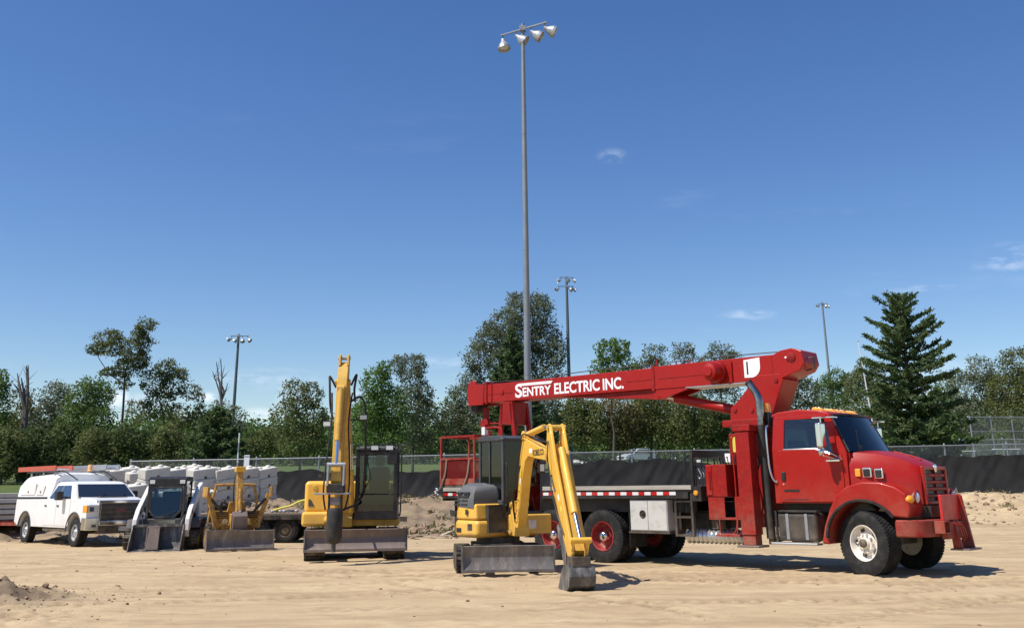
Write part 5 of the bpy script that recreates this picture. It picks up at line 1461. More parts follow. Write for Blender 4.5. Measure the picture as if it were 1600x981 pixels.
# ------------------------------------------------------------------ white pickup
def pickup():
    X = thing('pickup_truck', 'white pickup truck with a white canopy over its bed and roof ladder racks', 'pickup truck', (-12.08, 31.28, 0), R(-45.3))
    ty = tyre_mesh('tyre', .395, .26, .235, 4, 40, M_RUB, 36)
    rm = MB().lathe([(.23, .08), (.235, -.10), (.215, -.11), (.20, -.06), (.16, -.05), (.09, -.075), (.07, -.10), (.01, -.105)], n=30).mesh('wheel', M_ALU, 30)
    spk = []
    for i in range(8):
        a = 2 * PI * i / 8
        spk.append(('wheel_slot', MB().obox((math.cos(a) * .155, -.065, math.sin(a) * .155), (.05, .012, .045), (0, -a, 0)).mesh('wheel_slot', M_BLK)))
    for x in (0, -3.82):
        for s in (-1, 1):
            wheel(X, [rm, ('tyre', ty)] + spk, (x, s * .83, .385), 0, s > 0)
    MB().box(-4.5, .5, -.5, .5, .42, .6).cyl((-3.82, -.7, .4), (-3.82, .7, .4), .07, n=12).cyl((0, -.7, .4), (0, .7, .4), .06, n=12).obj('chassis', M_BLK, X)
    # body side profile with arches
    prof = [(-4.74, .62), (-4.72, 1.30), (-2.36, 1.31), (-.30, 1.31), (-.02, 1.30), (.45, 1.29), (.70, 1.24), (.80, 1.15), (.82, .74), (.52, .66)]
    prof += arc(0, .40, .52, 30, 180, 12) + [(-.54, .50), (-3.28, .50)] + arc(-3.82, .40, .52, 10, 170, 12) + [(-4.36, .50)]
    bd = MB().prism(prof, 'y', -.98, .98).obj('body', M_WHITE, X, .05, 3)
    MB().loft([[(-.32, -.78, 1.30), (-.32, .78, 1.30), (-.32, .78, 1.36), (-.32, -.78, 1.36)], [(.3, -.74, 1.26), (.3, .74, 1.26), (.3, .74, 1.345), (.3, -.74, 1.345)], [(.74, -.68, 1.15), (.74, .68, 1.15), (.74, .68, 1.285), (.74, -.68, 1.285)]]).obj('hood_bulge', M_WHITE, bd, .02, 3)
    MB().prism([(.10, 1.352), (.32, 1.352), (.30, 1.375), (.14, 1.385)], 'y', -.42, .42).obj('hood_scoop', M_BLK, bd, .006)
    for s in (-1, 1):
        fl = arc(0, .40, .56, 12, 178, 14) + arc(0, .40, .515, 178, 12, 14)
        MB().prism(fl, 'y', s * .985 - .012, s * .985 + .012).obj('wheel_arch_trim', M_BLK, bd)
        fl = arc(-3.82, .40, .56, 8, 172, 14) + arc(-3.82, .40, .515, 172, 8, 14)
        MB().prism(fl, 'y', s * .985 - .012, s * .985 + .012).obj('wheel_arch_trim', M_BLK, bd)
        for x0, x1 in ((-2.34, -1.42), (-1.40, -.42)):
            dr = MB().prism([(x0, .56), (x1, .56), (x1 + (.06 if x1 > -1 else 0), 1.30), (x0, 1.30)], 'y', s * .984 - .004, s * .984 + .004).obj('door', M_WHITE, X, .003)
            MB().box(x0 + .06, x0 + .20, s * 1.0 - .012, s * 1.0 + .012, 1.10, 1.14).obj('door_handle', M_BLK, dr, .008)
        MB().box(-2.3, -.6, s * .95 - .03, s * .95 + .03, .40, .46).obj('side_step', M_BLK, X, .01)
    # greenhouse
    def gs(z, x0, x1, w): return [(x0, -w, z), (x1, -w, z), (x1, w, z), (x0, w, z)]
    gh = MB().loft([gs(1.29, -2.36, -.16, .93), gs(1.40, -2.35, -.26, .91), gs(1.74, -2.24, -.70, .78), gs(1.80, -2.16, -.84, .70), gs(1.82, -2.0, -1.0, .55)]).obj('cab', M_WHITE, X, .03, 3)

    def pane(z0, z1, xa, xb, xc, xd, s, nm='side_window'):
        w = lambda z: .915 - (z - 1.40) * .38 + .012
        MB().add([(xa, s * w(z0), z0), (xb, s * w(z0), z0), (xc, s * w(z1), z1), (xd, s * w(z1), z1), (xa, s * (w(z0) - .012), z0), (xb, s * (w(z0) - .012), z0), (xc, s * (w(z1) - .012), z1), (xd, s * (w(z1) - .012), z1)],
                 [(0, 1, 2, 3), (7, 6, 5, 4), (0, 4, 5, 1), (1, 5, 6, 2), (2, 6, 7, 3), (3, 7, 4, 0)]).obj(nm, M_DGLASS, gh)
    for s in (-1, 1):
        pane(1.33, 1.70, -2.10, -1.44, -1.44, -1.86, s)
        pane(1.33, 1.70, -1.38, -.50, -.86, -1.38, s)
        mr = MB().box(-.98, -.78, s * 1.14 - .10, s * 1.14 + .10, 1.28, 1.53).obj('mirror', M_BLK, X, .03, 3)
        MB().beam((-.75, s * .9, 1.36), (-.85, s * 1.1, 1.36), .05).obj('mirror_arm', M_BLK, mr)
    MB().add([(-.19, -.84, 1.38), (-.19, .84, 1.38), (-.63, .72, 1.73), (-.63, -.72, 1.73), (-.22, -.84, 1.37), (-.22, .84, 1.37), (-.66, .72, 1.72), (-.66, -.72, 1.72)],
             [(0, 1, 2, 3), (7, 6, 5, 4), (0, 4, 5, 1), (1, 5, 6, 2), (2, 6, 7, 3), (3, 7, 4, 0)]).obj('windshield', M_DGLASS, gh)
    for y in (-.3, .3):
        MB().tube([(-.15, y, 1.37), (-.24, y + .3, 1.45)], .01, 5).obj('wiper', M_BLK, gh)
    # front
    gr = MB().box(.80, .855, -.60, .60, .72, 1.25).obj('grille', M_BLK, X, .01)
    MB().box(.82, .875, -.66, .66, 1.19, 1.27).box(.82, .87, -.66, -.58, .70, 1.19).box(.82, .87, .58, .66, .70, 1.19).box(.82, .87, -.66, .66, .66, .715).obj('grille_surround', M_CHROME, gr, .012)
    for k in range(3):
        MB().box(.856, .868, -.58, .58, .80 + k * .13, .835 + k * .13).obj('grille_bar', M_CHAR, gr, .004)
    lt = fit_text('GMC', -.17, .17, .95, 1.06, mat('red_badge', (.22, .05, .05), .3), .03)
    lt.transform(Matrix.Translation((.872, 0, 0)) @ Matrix.Rotation(R(90), 4, 'Z'))
    link('badge_lettering', lt, gr)
    for s in (-1, 1):
        hl = MB().box(.68, .835, s * .80 - .15, s * .80 + .15, .92, 1.16).obj('headlight', M_LENS, X, .03, 3)
        MB().box(.55, .84, s * .965 - .022, s * .965 + .022, .94, 1.14).obj('turn_signal', M_AMBER, hl, .01)
        MB().box(.835, .842, s * .80 - .1, s * .80 + .02, .97, 1.09).obj('projector', M_CHAR, hl)
        MB().prism([(.86, -s * .0 + s * .62), (.90, s * .62), (.82, s * .99), (.55, s * 1.0), (.55, s * .96)], 'z', .46, .80).obj('bumper_corner', M_CHROME, X, .025, 3)
        MB().box(.872, .90, s * .76 - .06, s * .76 + .06, .54, .62).obj('fog_lamp_recess', M_BLK, X, .006)
    MB().prism([(.80, -.62), (.90, -.62), (.92, 0), (.90, .62), (.80, .62)], 'z', .58, .70).obj('bumper_bar', M_CHROME, X, .02, 3)
    MB().box(.66, .88, -.62, .62, .36, .578).obj('air_dam', M_BLK, X, .01)
    pl = MB().box(.885, .892, -.03, .30, .42, .55).obj('licence_plate', mat('plate_white', (.5, .5, .47), .5, col2=(.25, .26, .3), nscale=30, lo=.52, hi=.56), X)
    MB().box(-4.92, -4.74, -.9, .9, .5, .72).obj('rear_bumper', M_CHROME, X, .02)
    # canopy over the bed
    cs = [[(x, -w, z), (x, -w * .97, z + h * .55), (x, -w * .80, z + h * .92), (x, -w * .4, z + h), (x, w * .4, z + h), (x, w * .80, z + h * .92), (x, w * .97, z + h * .55), (x, w, z)] for x, w, z, h in
          ((-4.84, .92, 1.40, .30), (-4.72, .95, 1.36, .58), (-4.40, .95, 1.36, .68), (-2.45, .95, 1.36, .74), (-2.12, .92, 1.36, .72), (-2.02, .85, 1.74, .30))]
    cp = MB().loft(cs).obj('canopy', M_WHITE, X, .02, 3, ang=50)
    MB().box(-4.78, -2.38, -.965, .965, 1.312, 1.362).obj('canopy_seal', M_BLK, X)
    for s in (-1, 1):
        for xs in ([(-4.48, 1.43), (-3.30, 1.43), (-3.24, 1.80), (-4.34, 1.80)], [(-3.18, 1.43), (-2.62, 1.43), (-2.52, 1.70), (-2.70, 1.81), (-3.12, 1.81)]):
            hd = MB().prism(xs, 'y', s * .953 - .012, s * .953 + .012).obj('canopy_hatch', M_WHITE, cp, .008)
            xm = sum(p[0] for p in xs) / len(xs)
            MB().box(xm - .03, xm + .03, s * .968 - .006, s * .968 + .006, 1.49, 1.55).obj('hatch_lock', M_BLK, hd)
    for x in (-4.3, -3.3, -2.35):
        MB().beam((x, -.78, 2.14), (x, .78, 2.14), .05, .04).box(x - .02, x + .02, -.78, -.74, 1.95, 2.14).box(x - .02, x + .02, .74, .78, 1.95, 2.14).obj('rack_bar', M_ALU, X)
    for y in (-.78, .78):
        MB().beam((-4.6, y, 2.12), (-2.0, y, 2.12), .04).obj('rack_rail', M_BLK, X)
    MB().tube(curve3([(-1.0, -.6, 1.86), (-1.9, -.62, 2.1), (-2.4, -.66, 2.14)], 4), .02, 6).tube(curve3([(-1.0, .6, 1.86), (-1.9, .62, 2.1), (-2.4, .66, 2.14)], 4), .02, 6).obj('rack_stay', M_BLK, X)
    MB().lathe([(.09, 2.13), (.09, 2.16), (.075, 2.17), (.075, 2.30), (.06, 2.33), (.005, 2.335)], (-2.2, .25, 0), 'z', 18).obj('beacon', mat('pale_amber_beacon', (.78, .42, .16), .3, coat=.4), X)
    return X


PICK = pickup()


def ladder(name, label, x0, x1, y, w, z, m, rung):
    W = PICK.matrix_basis
    L = thing(name, label, 'ladder', W @ Vector((x0, y, z)), R(-45.3))
    for s in (-1, 1):
        MB().box(0, x1 - x0, s * w / 2 - .02, s * w / 2 + .02, 0, .15).obj('ladder_rail', m, L, .006)
    n = int((x1 - x0) / .32)
    for i in range(n):
        MB().cyl((.18 + i * .32, -w / 2 + .02, .05), (.18 + i * .32, w / 2 - .02, .05), .018, n=8).obj('rung', rung, L)
    return L


ladder('extension_ladder', 'orange fibreglass ladder lying on the near side of the pickup roof rack', -5.9, -2.7, -.36, .52, 2.162, M_ORANGE, M_ALU)
ladder('aluminium_ladder', 'silver aluminium ladder lying on the far side of the pickup roof rack', -4.4, -1.1, .5, .42, 2.162, M_ALU, M_ALU)


# ------------------------------------------------------------------ foliage
def quads_mesh(name, C, A, B, m):
    """one quad per row: centre C, half-axes A and B"""
    n = len(C)
    V = np.stack([C - A - B, C + A - B * .6, C + A + B, C - A + B * .6], 1).reshape(-1, 3).astype(np.float32)
    me = bpy.data.meshes.new(name)
    me.vertices.add(n * 4); me.loops.add(n * 4); me.polygons.add(n)
    me.vertices.foreach_set('co', V.ravel())
    me.loops.foreach_set('vertex_index', np.arange(n * 4))
    me.polygons.foreach_set('loop_start', np.arange(n) * 4)
    me.polygons.foreach_set('loop_total', np.full(n, 4))
    me.update()
    me.materials.append(m)
    return me


def rand_axes(rng, n, ln, wd, d=None, upb=0.0):
    nrm = rng.normal(size=(n, 3)); nrm[:, 2] += upb * np.sign(rng.uniform(-.3, 1, n))
    nrm /= np.linalg.norm(nrm, axis=1)[:, None] + 1e-9
    if d is None:
        d = rng.normal(size=(n, 3))
    a = d - nrm * (d * nrm).sum(1)[:, None]
    a /= np.linalg.norm(a, axis=1)[:, None] + 1e-9
    b = np.cross(nrm, a)
    return a * np.asarray(ln).reshape(-1, 1), b * np.asarray(wd).reshape(-1, 1)


def leaf_mat(name, c1, c2, c3):
    return mat(name, c1, 0.62, col2=c2, nscale=0.55, lo=.40, hi=.62, col3=c3, n3=2.6, f3=.75, lo3=.48, hi3=.68, spec=0.35, transl=0.38)


L_OLIVE = leaf_mat('olive_leaves', (.123, .146, .045), (.165, .176, .058), (.069, .090, .031))
L_GREEN = leaf_mat('green_leaves', (.095, .160, .037), (.136, .197, .048), (.051, .096, .025))
L_BRIGHT = leaf_mat('bright_leaves', (.101, .190, .037), (.136, .210, .045), (.049, .109, .023))
L_GREY = leaf_mat('grey_green_leaves', (.141, .165, .092), (.194, .215, .125), (.075, .100, .052))
L_DARK = leaf_mat('dark_leaves', (.078, .117, .037), (.109, .146, .045), (.046, .077, .024))
L_NEED = leaf_mat('spruce_needles', (.079, .127, .046), (.116, .162, .057), (.043, .077, .031))
L_BROWN = leaf_mat('brownish_leaves', (.159, .150, .052), (.194, .152, .068), (.089, .098, .037))


def px(Y):
    return Y / F_PX * .957


def crown_points(rng, blobs, ls, dens):
    C = []
    for (c, r) in blobs:
        c, r = np.array(c), np.array(r)
        area = 4 * PI * ((r[0] * r[1]) ** 1.6 / 3 + (r[0] * r[2]) ** 1.6 / 3 + (r[1] * r[2]) ** 1.6 / 3) ** (1 / 1.6)
        n = int(max(60, dens * area / (ls * ls)))
        k = int(max(14, 26 * (area / 60) ** .45))
        d = rng.normal(size=(k, 3)); d /= np.linalg.norm(d, axis=1)[:, None]
        sc = d * rng.uniform(.45, 1.0, (k, 1)) ** .6 * r * .9
        wts = rng.uniform(.3, 1.2, k); wts /= wts.sum()
        idx = rng.choice(k, n, p=wts)
        sig = r * rng.uniform(.13, .26, (k, 1))
        g = np.clip(rng.normal(size=(n, 3)), -1.7, 1.7)
        g *= np.array([1, 1, .72])
        P = c + sc[idx] + g * sig[idx]
        nf = int(n * .45)
        e = rng.normal(size=(nf, 3)); e /= np.linalg.norm(e, axis=1)[:, None]
        P[:nf] = c + e * r * (rng.uniform(.35, 1.0, (nf, 1)) ** .5) * rng.uniform(.82, 1.06, (nf, 1)) * .94
        C.append(P)
    return np.concatenate(C)


def tree(name, label, Y, blobs, base, m=L_OLIVE, ls=.185, dens=1.15, seed=1, cat='tree', trunk_r=None, group=None, bark=M_BARK, cx=None):
    """blobs: (u, v, ru, rv[, dy]) in photo pixels on the plane Y; base: u of the trunk foot"""
    rng = np.random.default_rng(seed)
    k = px(Y)
    bx = at(base, 700, Y).x
    z0 = gz(bx, Y)
    T = thing(name, label, cat, (bx, Y, z0), 0, group)
    o = Vector((bx, Y, z0))
    bl = []
    for i, q in enumerate(blobs):
        u, v, ru, rv = q[:4]
        dy = q[4] if len(q) > 4 else rng.uniform(-.5, .5) * ru * k
        p = at(u, v, Y) - o
        bl.append(((p.x, dy, p.z), (ru * k * 1.14, (ru + rv) * .57 * k, rv * k * 1.14)))
    C = crown_points(rng, bl, ls, dens * 1.3)
    n = len(C)
    s = ls * rng.uniform(.6, 1.25, n) * .5
    A, B = rand_axes(rng, n, s, s * .62, upb=.6)
    link('crown', quads_mesh('crown', C, A, B, m), T)
    # trunk and limbs
    top = max(b[0][2] for b in bl)
    tr = trunk_r or max(.10, top * .012)
    mb = MB()
    cen = np.mean([b[0] for b in bl], axis=0)
    fork = Vector((cen[0] * .45, cen[1] * .3, max(top * .32, .5)))
    mb.tube([(0, 0, -.3), (fork.x * .35, fork.y * .4, fork.z * .5), fork], [tr * 1.25, tr, tr * .85], 8)
    nodes = [(fork, tr * .8)]
    for (c, r) in sorted(bl, key=lambda q: q[0][2]):
        c = Vector(c)
        pn, pr = min(nodes, key=lambda q: (c - q[0]).length + (4.0 * max(0, q[0].z - c.z + .3)))
        mid = pn.lerp(c, .5) + Vector((rng.normal() * .1, rng.normal() * .2, 0)) * (c - pn).length * .5
        tip = c + Vector((rng.normal() * .2 * r[0], 0, r[2] * .55))
        r1 = pr * .62
        mb.tube(curve3([pn, mid, c, tip], 3), [pr * .85 + (r1 - pr * .85) * min(1, i / 6) if i < 7 else r1 * (1 - (i - 6) * .28) for i in range(10)], 6)
        nodes.append((c, r1))
        for j in range(5):
            d = Vector(rng.normal(size=3)).normalized()
            e = c + Vector((d.x * r[0] * .8, d.y * r[1] * .8, d.z * r[2] * .8))
            s0 = mid.lerp(c, rng.uniform(.3, .95))
            mb.tube([s0, s0.lerp(e, .55) + Vector((0, 0, .08)), e], [tr * .18, tr * .12, tr * .05], 5)
    mb.obj('trunk', bark, T)
    return T


def spruce(name, label, Y, base, v_top, half_px, v_wide, m=L_NEED, seed=3, n_lev=34, n_br=9, needle=.34, ragged=.2, pw=.86, nd=22):
    rng = np.random.default_rng(seed)
    k = px(Y)
    bx = at(base, 700, Y).x
    z0 = gz(bx, Y)
    T = thing(name, label, 'tree', (bx, Y, z0), 0)
    h = at(base, v_top, Y).z - z0
    zl = max(.5, at(base, v_wide, Y).z - z0)
    rb = half_px * k
    mb = MB().tube([(0, 0, -.3), (.02, 0, h * .5), (0, 0, h * .985)], [h * .014 + .05, h * .009 + .03, .02], 8)
    C, D, S = [], [], []
    for i in range(n_lev):
        t = i / (n_lev - 1)
        z = .35 + (h * .965 - .35) * t ** .92
        f = max(.035, 1 - (z - zl) / (h - zl)) if z > zl else .72 + .28 * z / zl
        f = f ** pw
        nb = max(5, int(n_br * (.55 + .45 * f)))
        a0 = rng.uniform(0, 2 * PI)
        for j in range(nb):
            a = a0 + 2 * PI * j / nb + rng.normal() * .22
            L = rb * f * rng.uniform(1 - 1.7 * ragged, 1 + ragged)
            rise = rng.uniform(-.12, .10) + .55 * t ** 1.6
            p0 = np.array([0, 0, z]); dr = np.array([math.cos(a), math.sin(a), 0])
            p1 = p0 + dr * L * .55 + np.array([0, 0, L * (.55 * rise - .10)])
            p2 = p0 + dr * L + np.array([0, 0, L * (rise + .02)])
            mb.tube([tuple(p0), tuple(p1), tuple(p2)], [.018 + L * .008, .012 + L * .004, .006], 4)
            ns = int(max(10, L / needle * nd))
            u = rng.uniform(.08, 1.0, ns) ** .75
            pts = ((1 - u) ** 2)[:, None] * p0 + (2 * u * (1 - u))[:, None] * p1 + (u ** 2)[:, None] * p2
            side = np.array([-math.sin(a), math.cos(a), 0])
            sg = rng.choice([-1, 1], ns)
            tw = L * .34 * (1.05 - u) * rng.uniform(.0, 1, ns)
            pts = pts + side * (sg * tw)[:, None] + dr * (tw * .55)[:, None] + rng.normal(size=(ns, 3)) * .05
            pts[:, 2] -= tw * .22 * (1 - t)
            dd = dr[None] * .8 + side[None] * (sg * .75)[:, None] + rng.normal(size=(ns, 3)) * .35
            dd[:, 2] += .1 + .5 * t
            C.append(pts); D.append(dd)
    C = np.concatenate(C); D = np.concatenate(D)
    n = len(C)
    A, B = rand_axes(rng, n, needle * rng.uniform(.35, .65, n), needle * rng.uniform(.09, .16, n), D, .4)
    link('crown', quads_mesh('crown', C, A, B, m), T)
    mb.obj('trunk', M_BARK, T)
    return T


def dead_tree(name, label, Y, base, tips, v_fork, r, bark, seed):
    rng = np.random.default_rng(seed)
    bx = at(base, 700, Y).x; z0 = gz(bx, Y)
    T = thing(name, label, 'tree', (bx, Y, z0)); o = Vector((bx, Y, z0))
    f = at(base, v_fork, Y) - o
    mb = MB().tube([(0, 0, -.2), (f.x * .6, 0, f.z * .6), f], [r * 1.3, r, r * .75], 7)
    for (u, v) in tips:
        e = at(u, v, Y) - o
        m_ = f.lerp(e, .5) + Vector((rng.normal() * .12, rng.normal() * .3, -.1))
        mb.tube(curve3([f, m_, e], 4), [r * .6 * (1 - i / 9.2) + .012 for i in range(9)], 5)
        for j in range(4):
            s0 = m_.lerp(e, rng.uniform(0, .8)); d = Vector((rng.normal() * .35, rng.normal() * .3, rng.uniform(.2, .9)))
            mb.tube([s0, s0 + d * .5, s0 + d], [.03, .02, .008], 4)
    mb.obj('trunk', bark, T)
    return T


TG = 'trees along the far side of the field'
# left group
tree('broadleaf_tree', 'leafy tree cut off by the left edge of the picture', 84, [(-14, 640, 30, 50), (2, 600, 14, 22), (4, 690, 24, 40)], -8, L_GREEN, seed=11)
dead_tree('dead_tree', 'dead dark snag with bare broken top at the far left', 86, 40, [(41, 571), (44, 570), (27, 583), (22, 600), (33, 590)], 640, .32, M_BARKG, 12)
tree('broadleaf_tree', 'sparse ivy-covered tree around the dark dead snag at far left', 88, [(28, 628, 22, 26), (44, 668, 20, 34), (20, 680, 28, 34)], 38, L_BROWN, dens=.75, seed=13)
tree('broadleaf_tree', 'rounded grey-green tree between the dead snag and the bushy bright tree', 88, [(82, 620, 26, 28), (72, 660, 26, 34), (100, 650, 24, 40), (84, 700, 34, 34)], 84, L_GREY, dens=1.0, seed=14)
tree('broadleaf_tree', 'broad bushy green tree left of the tall leaning tree', 84, [(128, 625, 30, 34), (150, 620, 24, 30), (118, 665, 28, 34), (158, 668, 24, 36), (138, 710, 42, 34)], 140, L_GREEN, dens=1.15, seed=15)
tree('broadleaf_tree', 'tall crooked tree with separate tufts of foliage above the pickup', 90, [(168, 528, 26, 14), (150, 545, 18, 10), (178, 545, 18, 14), (205, 548, 20, 24), (196, 575, 26, 16), (172, 582, 14, 8), (222, 535, 16, 18), (222, 562, 12, 14), (232, 508, 17, 11), (216, 520, 12, 12), (196, 600, 12, 10)],
     192, L_OLIVE, ls=.175, dens=1.2, seed=16, trunk_r=.17)
tree('broadleaf_tree', 'upright olive tree just right of the tall crooked tree', 92, [(258, 575, 22, 18), (240, 598, 22, 22), (272, 602, 20, 24), (252, 632, 26, 26), (285, 585, 9, 12)], 250, L_OLIVE, dens=.95, seed=17)
tree('broadleaf_tree', 'thin brownish tree with sky showing through above the concrete blocks', 94, [(298, 612, 18, 14), (310, 625, 10, 14), (282, 650, 20, 22), (310, 655, 16, 22), (212, 640, 20, 20)], 280, L_BROWN, dens=.62, seed=18)
dead_tree('dead_tree', 'bare pale dead tree beside the leftmost floodlight pole', 92, 346, [(338, 566), (345, 560), (350, 575), (356, 598), (332, 580), (340, 590)], 625, .16, M_BARKG, 19)
tree('broadleaf_tree', 'loose light green tree at the foot of the leftmost floodlight pole', 96, [(346, 636, 16, 16), (366, 650, 18, 18), (335, 655, 14, 18), (375, 668, 10, 12)], 348, L_GREY, dens=.6, seed=20)
spruce('spruce_tree', 'low dark spruce in front of the leftmost floodlight pole', 70, 338, 636, 56, 724, L_NEED, 21, 26, 10, .42, .24)
# middle group
tree('broadleaf_tree', 'rounded olive tree left of the tall yellow excavator arm', 90, [(462, 612, 22, 22), (488, 618, 20, 22), (450, 650, 24, 28), (490, 655, 24, 30), (470, 690, 36, 26)], 470, L_OLIVE, dens=.95, seed=22)
tree('broadleaf_tree', 'low olive thicket at the left end of the chain-link fence', 96, [(405, 692, 26, 20), (425, 682, 18, 18), (388, 700, 18, 16)], 408, L_OLIVE, seed=23)
tree('broadleaf_tree', 'dense bright green tree behind the tall excavator cab', 86, [(590, 600, 24, 32), (578, 640, 26, 32), (612, 640, 28, 36), (600, 580, 12, 18), (595, 684, 40, 28)], 594, L_BRIGHT, dens=1.3, seed=24)
tree('broadleaf_tree', 'tall silvery tree right behind the dense bright green tree', 98, [(640, 580, 22, 24), (622, 572, 14, 18), (656, 570, 12, 18), (660, 615, 20, 24), (640, 630, 28, 34), (664, 660, 24, 34), (640, 695, 44, 26)], 645, L_GREY, dens=1.0, seed=25)
tree('broadleaf_tree', 'small grey-green tree above the red work basket', 98, [(716, 622, 20, 22), (706, 655, 22, 28), (728, 660, 18, 30), (712, 695, 30, 24)], 714, L_GREY, dens=1.1, seed=26)
tree('broadleaf_tree', 'tallest grey-green tree behind the big floodlight pole', 104, [(815, 480, 29, 26), (840, 486, 22, 29), (790, 510, 29, 29), (765, 528, 25, 24), (850, 525, 29, 33), (815, 530, 34, 33), (870, 550, 18, 24), (748, 560, 25, 26), (790, 570, 38, 37), (850, 580, 34, 37), (740, 600, 20, 29), (810, 630, 67, 40), (770, 660, 45, 37), (850, 660, 40, 40)],
     815, L_GREY, ls=.20, dens=1.2, seed=27, trunk_r=.32)
spruce('spruce_tree', 'dark spruce in front of the tallest tree, seen under the boom tip', 92, 800, 510, 56, 670, L_NEED, 28, 34, 9, .48, .2)
tree('broadleaf_tree', 'vivid green maple rising above the middle of the red boom', 88, [(950, 550, 22, 20), (968, 545, 18, 16), (940, 575, 18, 20), (975, 575, 22, 22), (960, 600, 30, 24)], 958, L_BRIGHT, ls=.20, dens=1.15, seed=29)
tree('broadleaf_tree', 'olive tree between the vivid maple and the thin feathery tree', 96, [(1020, 556, 18, 18), (1005, 580, 20, 22), (1032, 585, 18, 24), (1015, 620, 32, 28)], 1016, L_OLIVE, dens=.95, seed=30)
tree('broadleaf_tree', 'thin feathery tree rising alone above the boom near the winch drum', 98, [(1070, 545, 18, 12), (1060, 556, 14, 10), (1080, 560, 14, 14), (1068, 580, 18, 14), (1066, 615, 24, 24)], 1068, L_GREY, ls=.18, dens=.62, seed=31)
tree('broadleaf_tree', 'wide pale grey-green tree above the boom left of the crane turret', 100, [(1125, 552, 24, 16), (1105, 570, 18, 18), (1146, 568, 20, 18), (1125, 590, 34, 24), (1130, 630, 44, 30)], 1126, L_GREY, dens=.9, seed=32)
for i, (u, v, ru, rv, mm, lb) in enumerate(((912, 650, 30, 44, L_OLIVE, 'dark olive bush below the boom beside the second floodlight pole'), (968, 655, 34, 44, L_BROWN, 'brownish bush below the vivid maple'),
                                           (1028, 650, 34, 46, L_OLIVE, 'olive bush below the boom above the silver van'), (1085, 650, 30, 46, L_OLIVE, 'olive bush below the lift cylinder'), (1130, 660, 26, 40, L_DARK, 'dark bush right behind the crane turret'))):
    tree('bush', lb, 92 + i % 3, [(u - ru * .5, v, ru * .7, rv * .8), (u + ru * .5, v + 6, ru * .7, rv * .75), (u, v - rv * .3, ru * .7, rv * .6), (u, v + rv * .55, ru * 1.15, rv * .55)], u, mm, dens=1.1, seed=40 + i, cat='bush')
# right group
tree('broadleaf_tree', 'blue-green tree rising behind the cab roof of the red truck', 100, [(1240, 598, 20, 18), (1262, 612, 20, 22), (1228, 630, 20, 28), (1262, 650, 30, 28)], 1248, L_GREY, dens=1.15, seed=50)
tree('broadleaf_tree', 'dense green tree behind the right floodlight pole', 112, [(1310, 592, 20, 18), (1290, 606, 18, 18), (1325, 610, 22, 26), (1300, 645, 32, 32)], 1306, L_GREEN, dens=1.2, seed=51)
tree('broadleaf_tree', 'tall olive tree between the right floodlight pole and the big spruce', 106, [(1352, 580, 16, 22), (1340, 605, 20, 26), (1372, 605, 20, 26), (1360, 650, 36, 36), (1385, 640, 24, 32)], 1358, L_OLIVE, dens=1.2, seed=52)
spruce('spruce_tree', 'large ragged spruce standing right of the truck windshield', 62, 1432, 456, 80, 705, L_NEED, 53, 28, 9, .33, .42, .5, 21)
tree('broadleaf_tree', 'bushy grey-green tree right of the large ragged spruce', 102, [(1530, 580, 22, 26), (1508, 610, 24, 28), (1550, 610, 24, 30), (1528, 650, 42, 34)], 1530, L_GREY, dens=1.15, seed=54)
tree('broadleaf_tree', 'tall green tree cut off by the right edge of the picture', 98, [(1592, 572, 28, 30), (1575, 610, 28, 34), (1612, 600, 34, 44), (1590, 655, 46, 34)], 1592, L_OLIVE, dens=1.2, seed=55)
tree('broadleaf_tree', 'low green tree between the large spruce and the right backstop', 110, [(1480, 605, 20, 22), (1470, 640, 28, 32), (1500, 650, 28, 30)], 1482, L_GREEN, dens=1.1, seed=56)
# dark understorey along the edge of the wood, left
for i, u in enumerate((8, 52, 98, 150, 196, 236, 268)):
    vv = 700 + (i % 2) * 6
    tree('bush', ('dark undergrowth bush at the left picture edge', 'dark undergrowth bush below the dead snag', 'dark undergrowth bush above the orange ladder', 'dark undergrowth bush above the pickup beacon',
                  'dark undergrowth bush below the tall crooked tree', 'dark undergrowth bush below the upright olive tree', 'dark undergrowth bush left of the low dark spruce')[i],
         80 + i % 3, [(u - 14, vv, 24, 32), (u + 14, vv + 4, 24, 30), (u, vv - 18, 18, 22), (u, vv + 26, 36, 22)], u, L_DARK if i % 3 else L_OLIVE, dens=1.15, seed=60 + i, cat='bush')


def woods():
    rng = np.random.default_rng(5)
    Cs = []
    for row, (Y, hh) in enumerate(((139, 5.0), (150, 6.5), (170, 9.0), (195, 11.5))):
        x = -Y * .75
        while x < Y * .75:
            w = rng.uniform(3, 6); h = hh * rng.uniform(.75, 1.15)
            z0 = gz(x, Y)
            Cs.append(crown_points(rng, [((x, Y + rng.uniform(-2, 4), z0 + h * .42), (w, w * .8, h * .6))], .55, 1.2))
            x += w * 1.1
    C = np.concatenate(Cs); n = len(C)
    s = .55 * rng.uniform(.6, 1.2, n) * .5
    A, B = rand_axes(rng, n, s, s * .65, upb=.6)
    o = link('distant_woods', quads_mesh('distant_woods', C, A, B, L_GREEN))
    kind(o, 'stuff'); o['label'] = 'unbroken green wood far behind the field'; o['category'] = 'woods'


woods()


# ------------------------------------------------------------------ floodlight poles
def floodlight_mesh():
    b = MB().lathe([(.005, -.06), (.10, -.05), (.12, .0), (.12, .10), (.20, .22), (.29, .38), (.315, .46), (.325, .47), (.30, .455), (.19, .23), (.05, .12)], ax='x', n=20)
    return b.mesh('floodlight', mat('weathered_lamp_housing', (.36, .38, .40), .45, metal=.3, col2=(.25, .26, .27), nscale=6), 50)


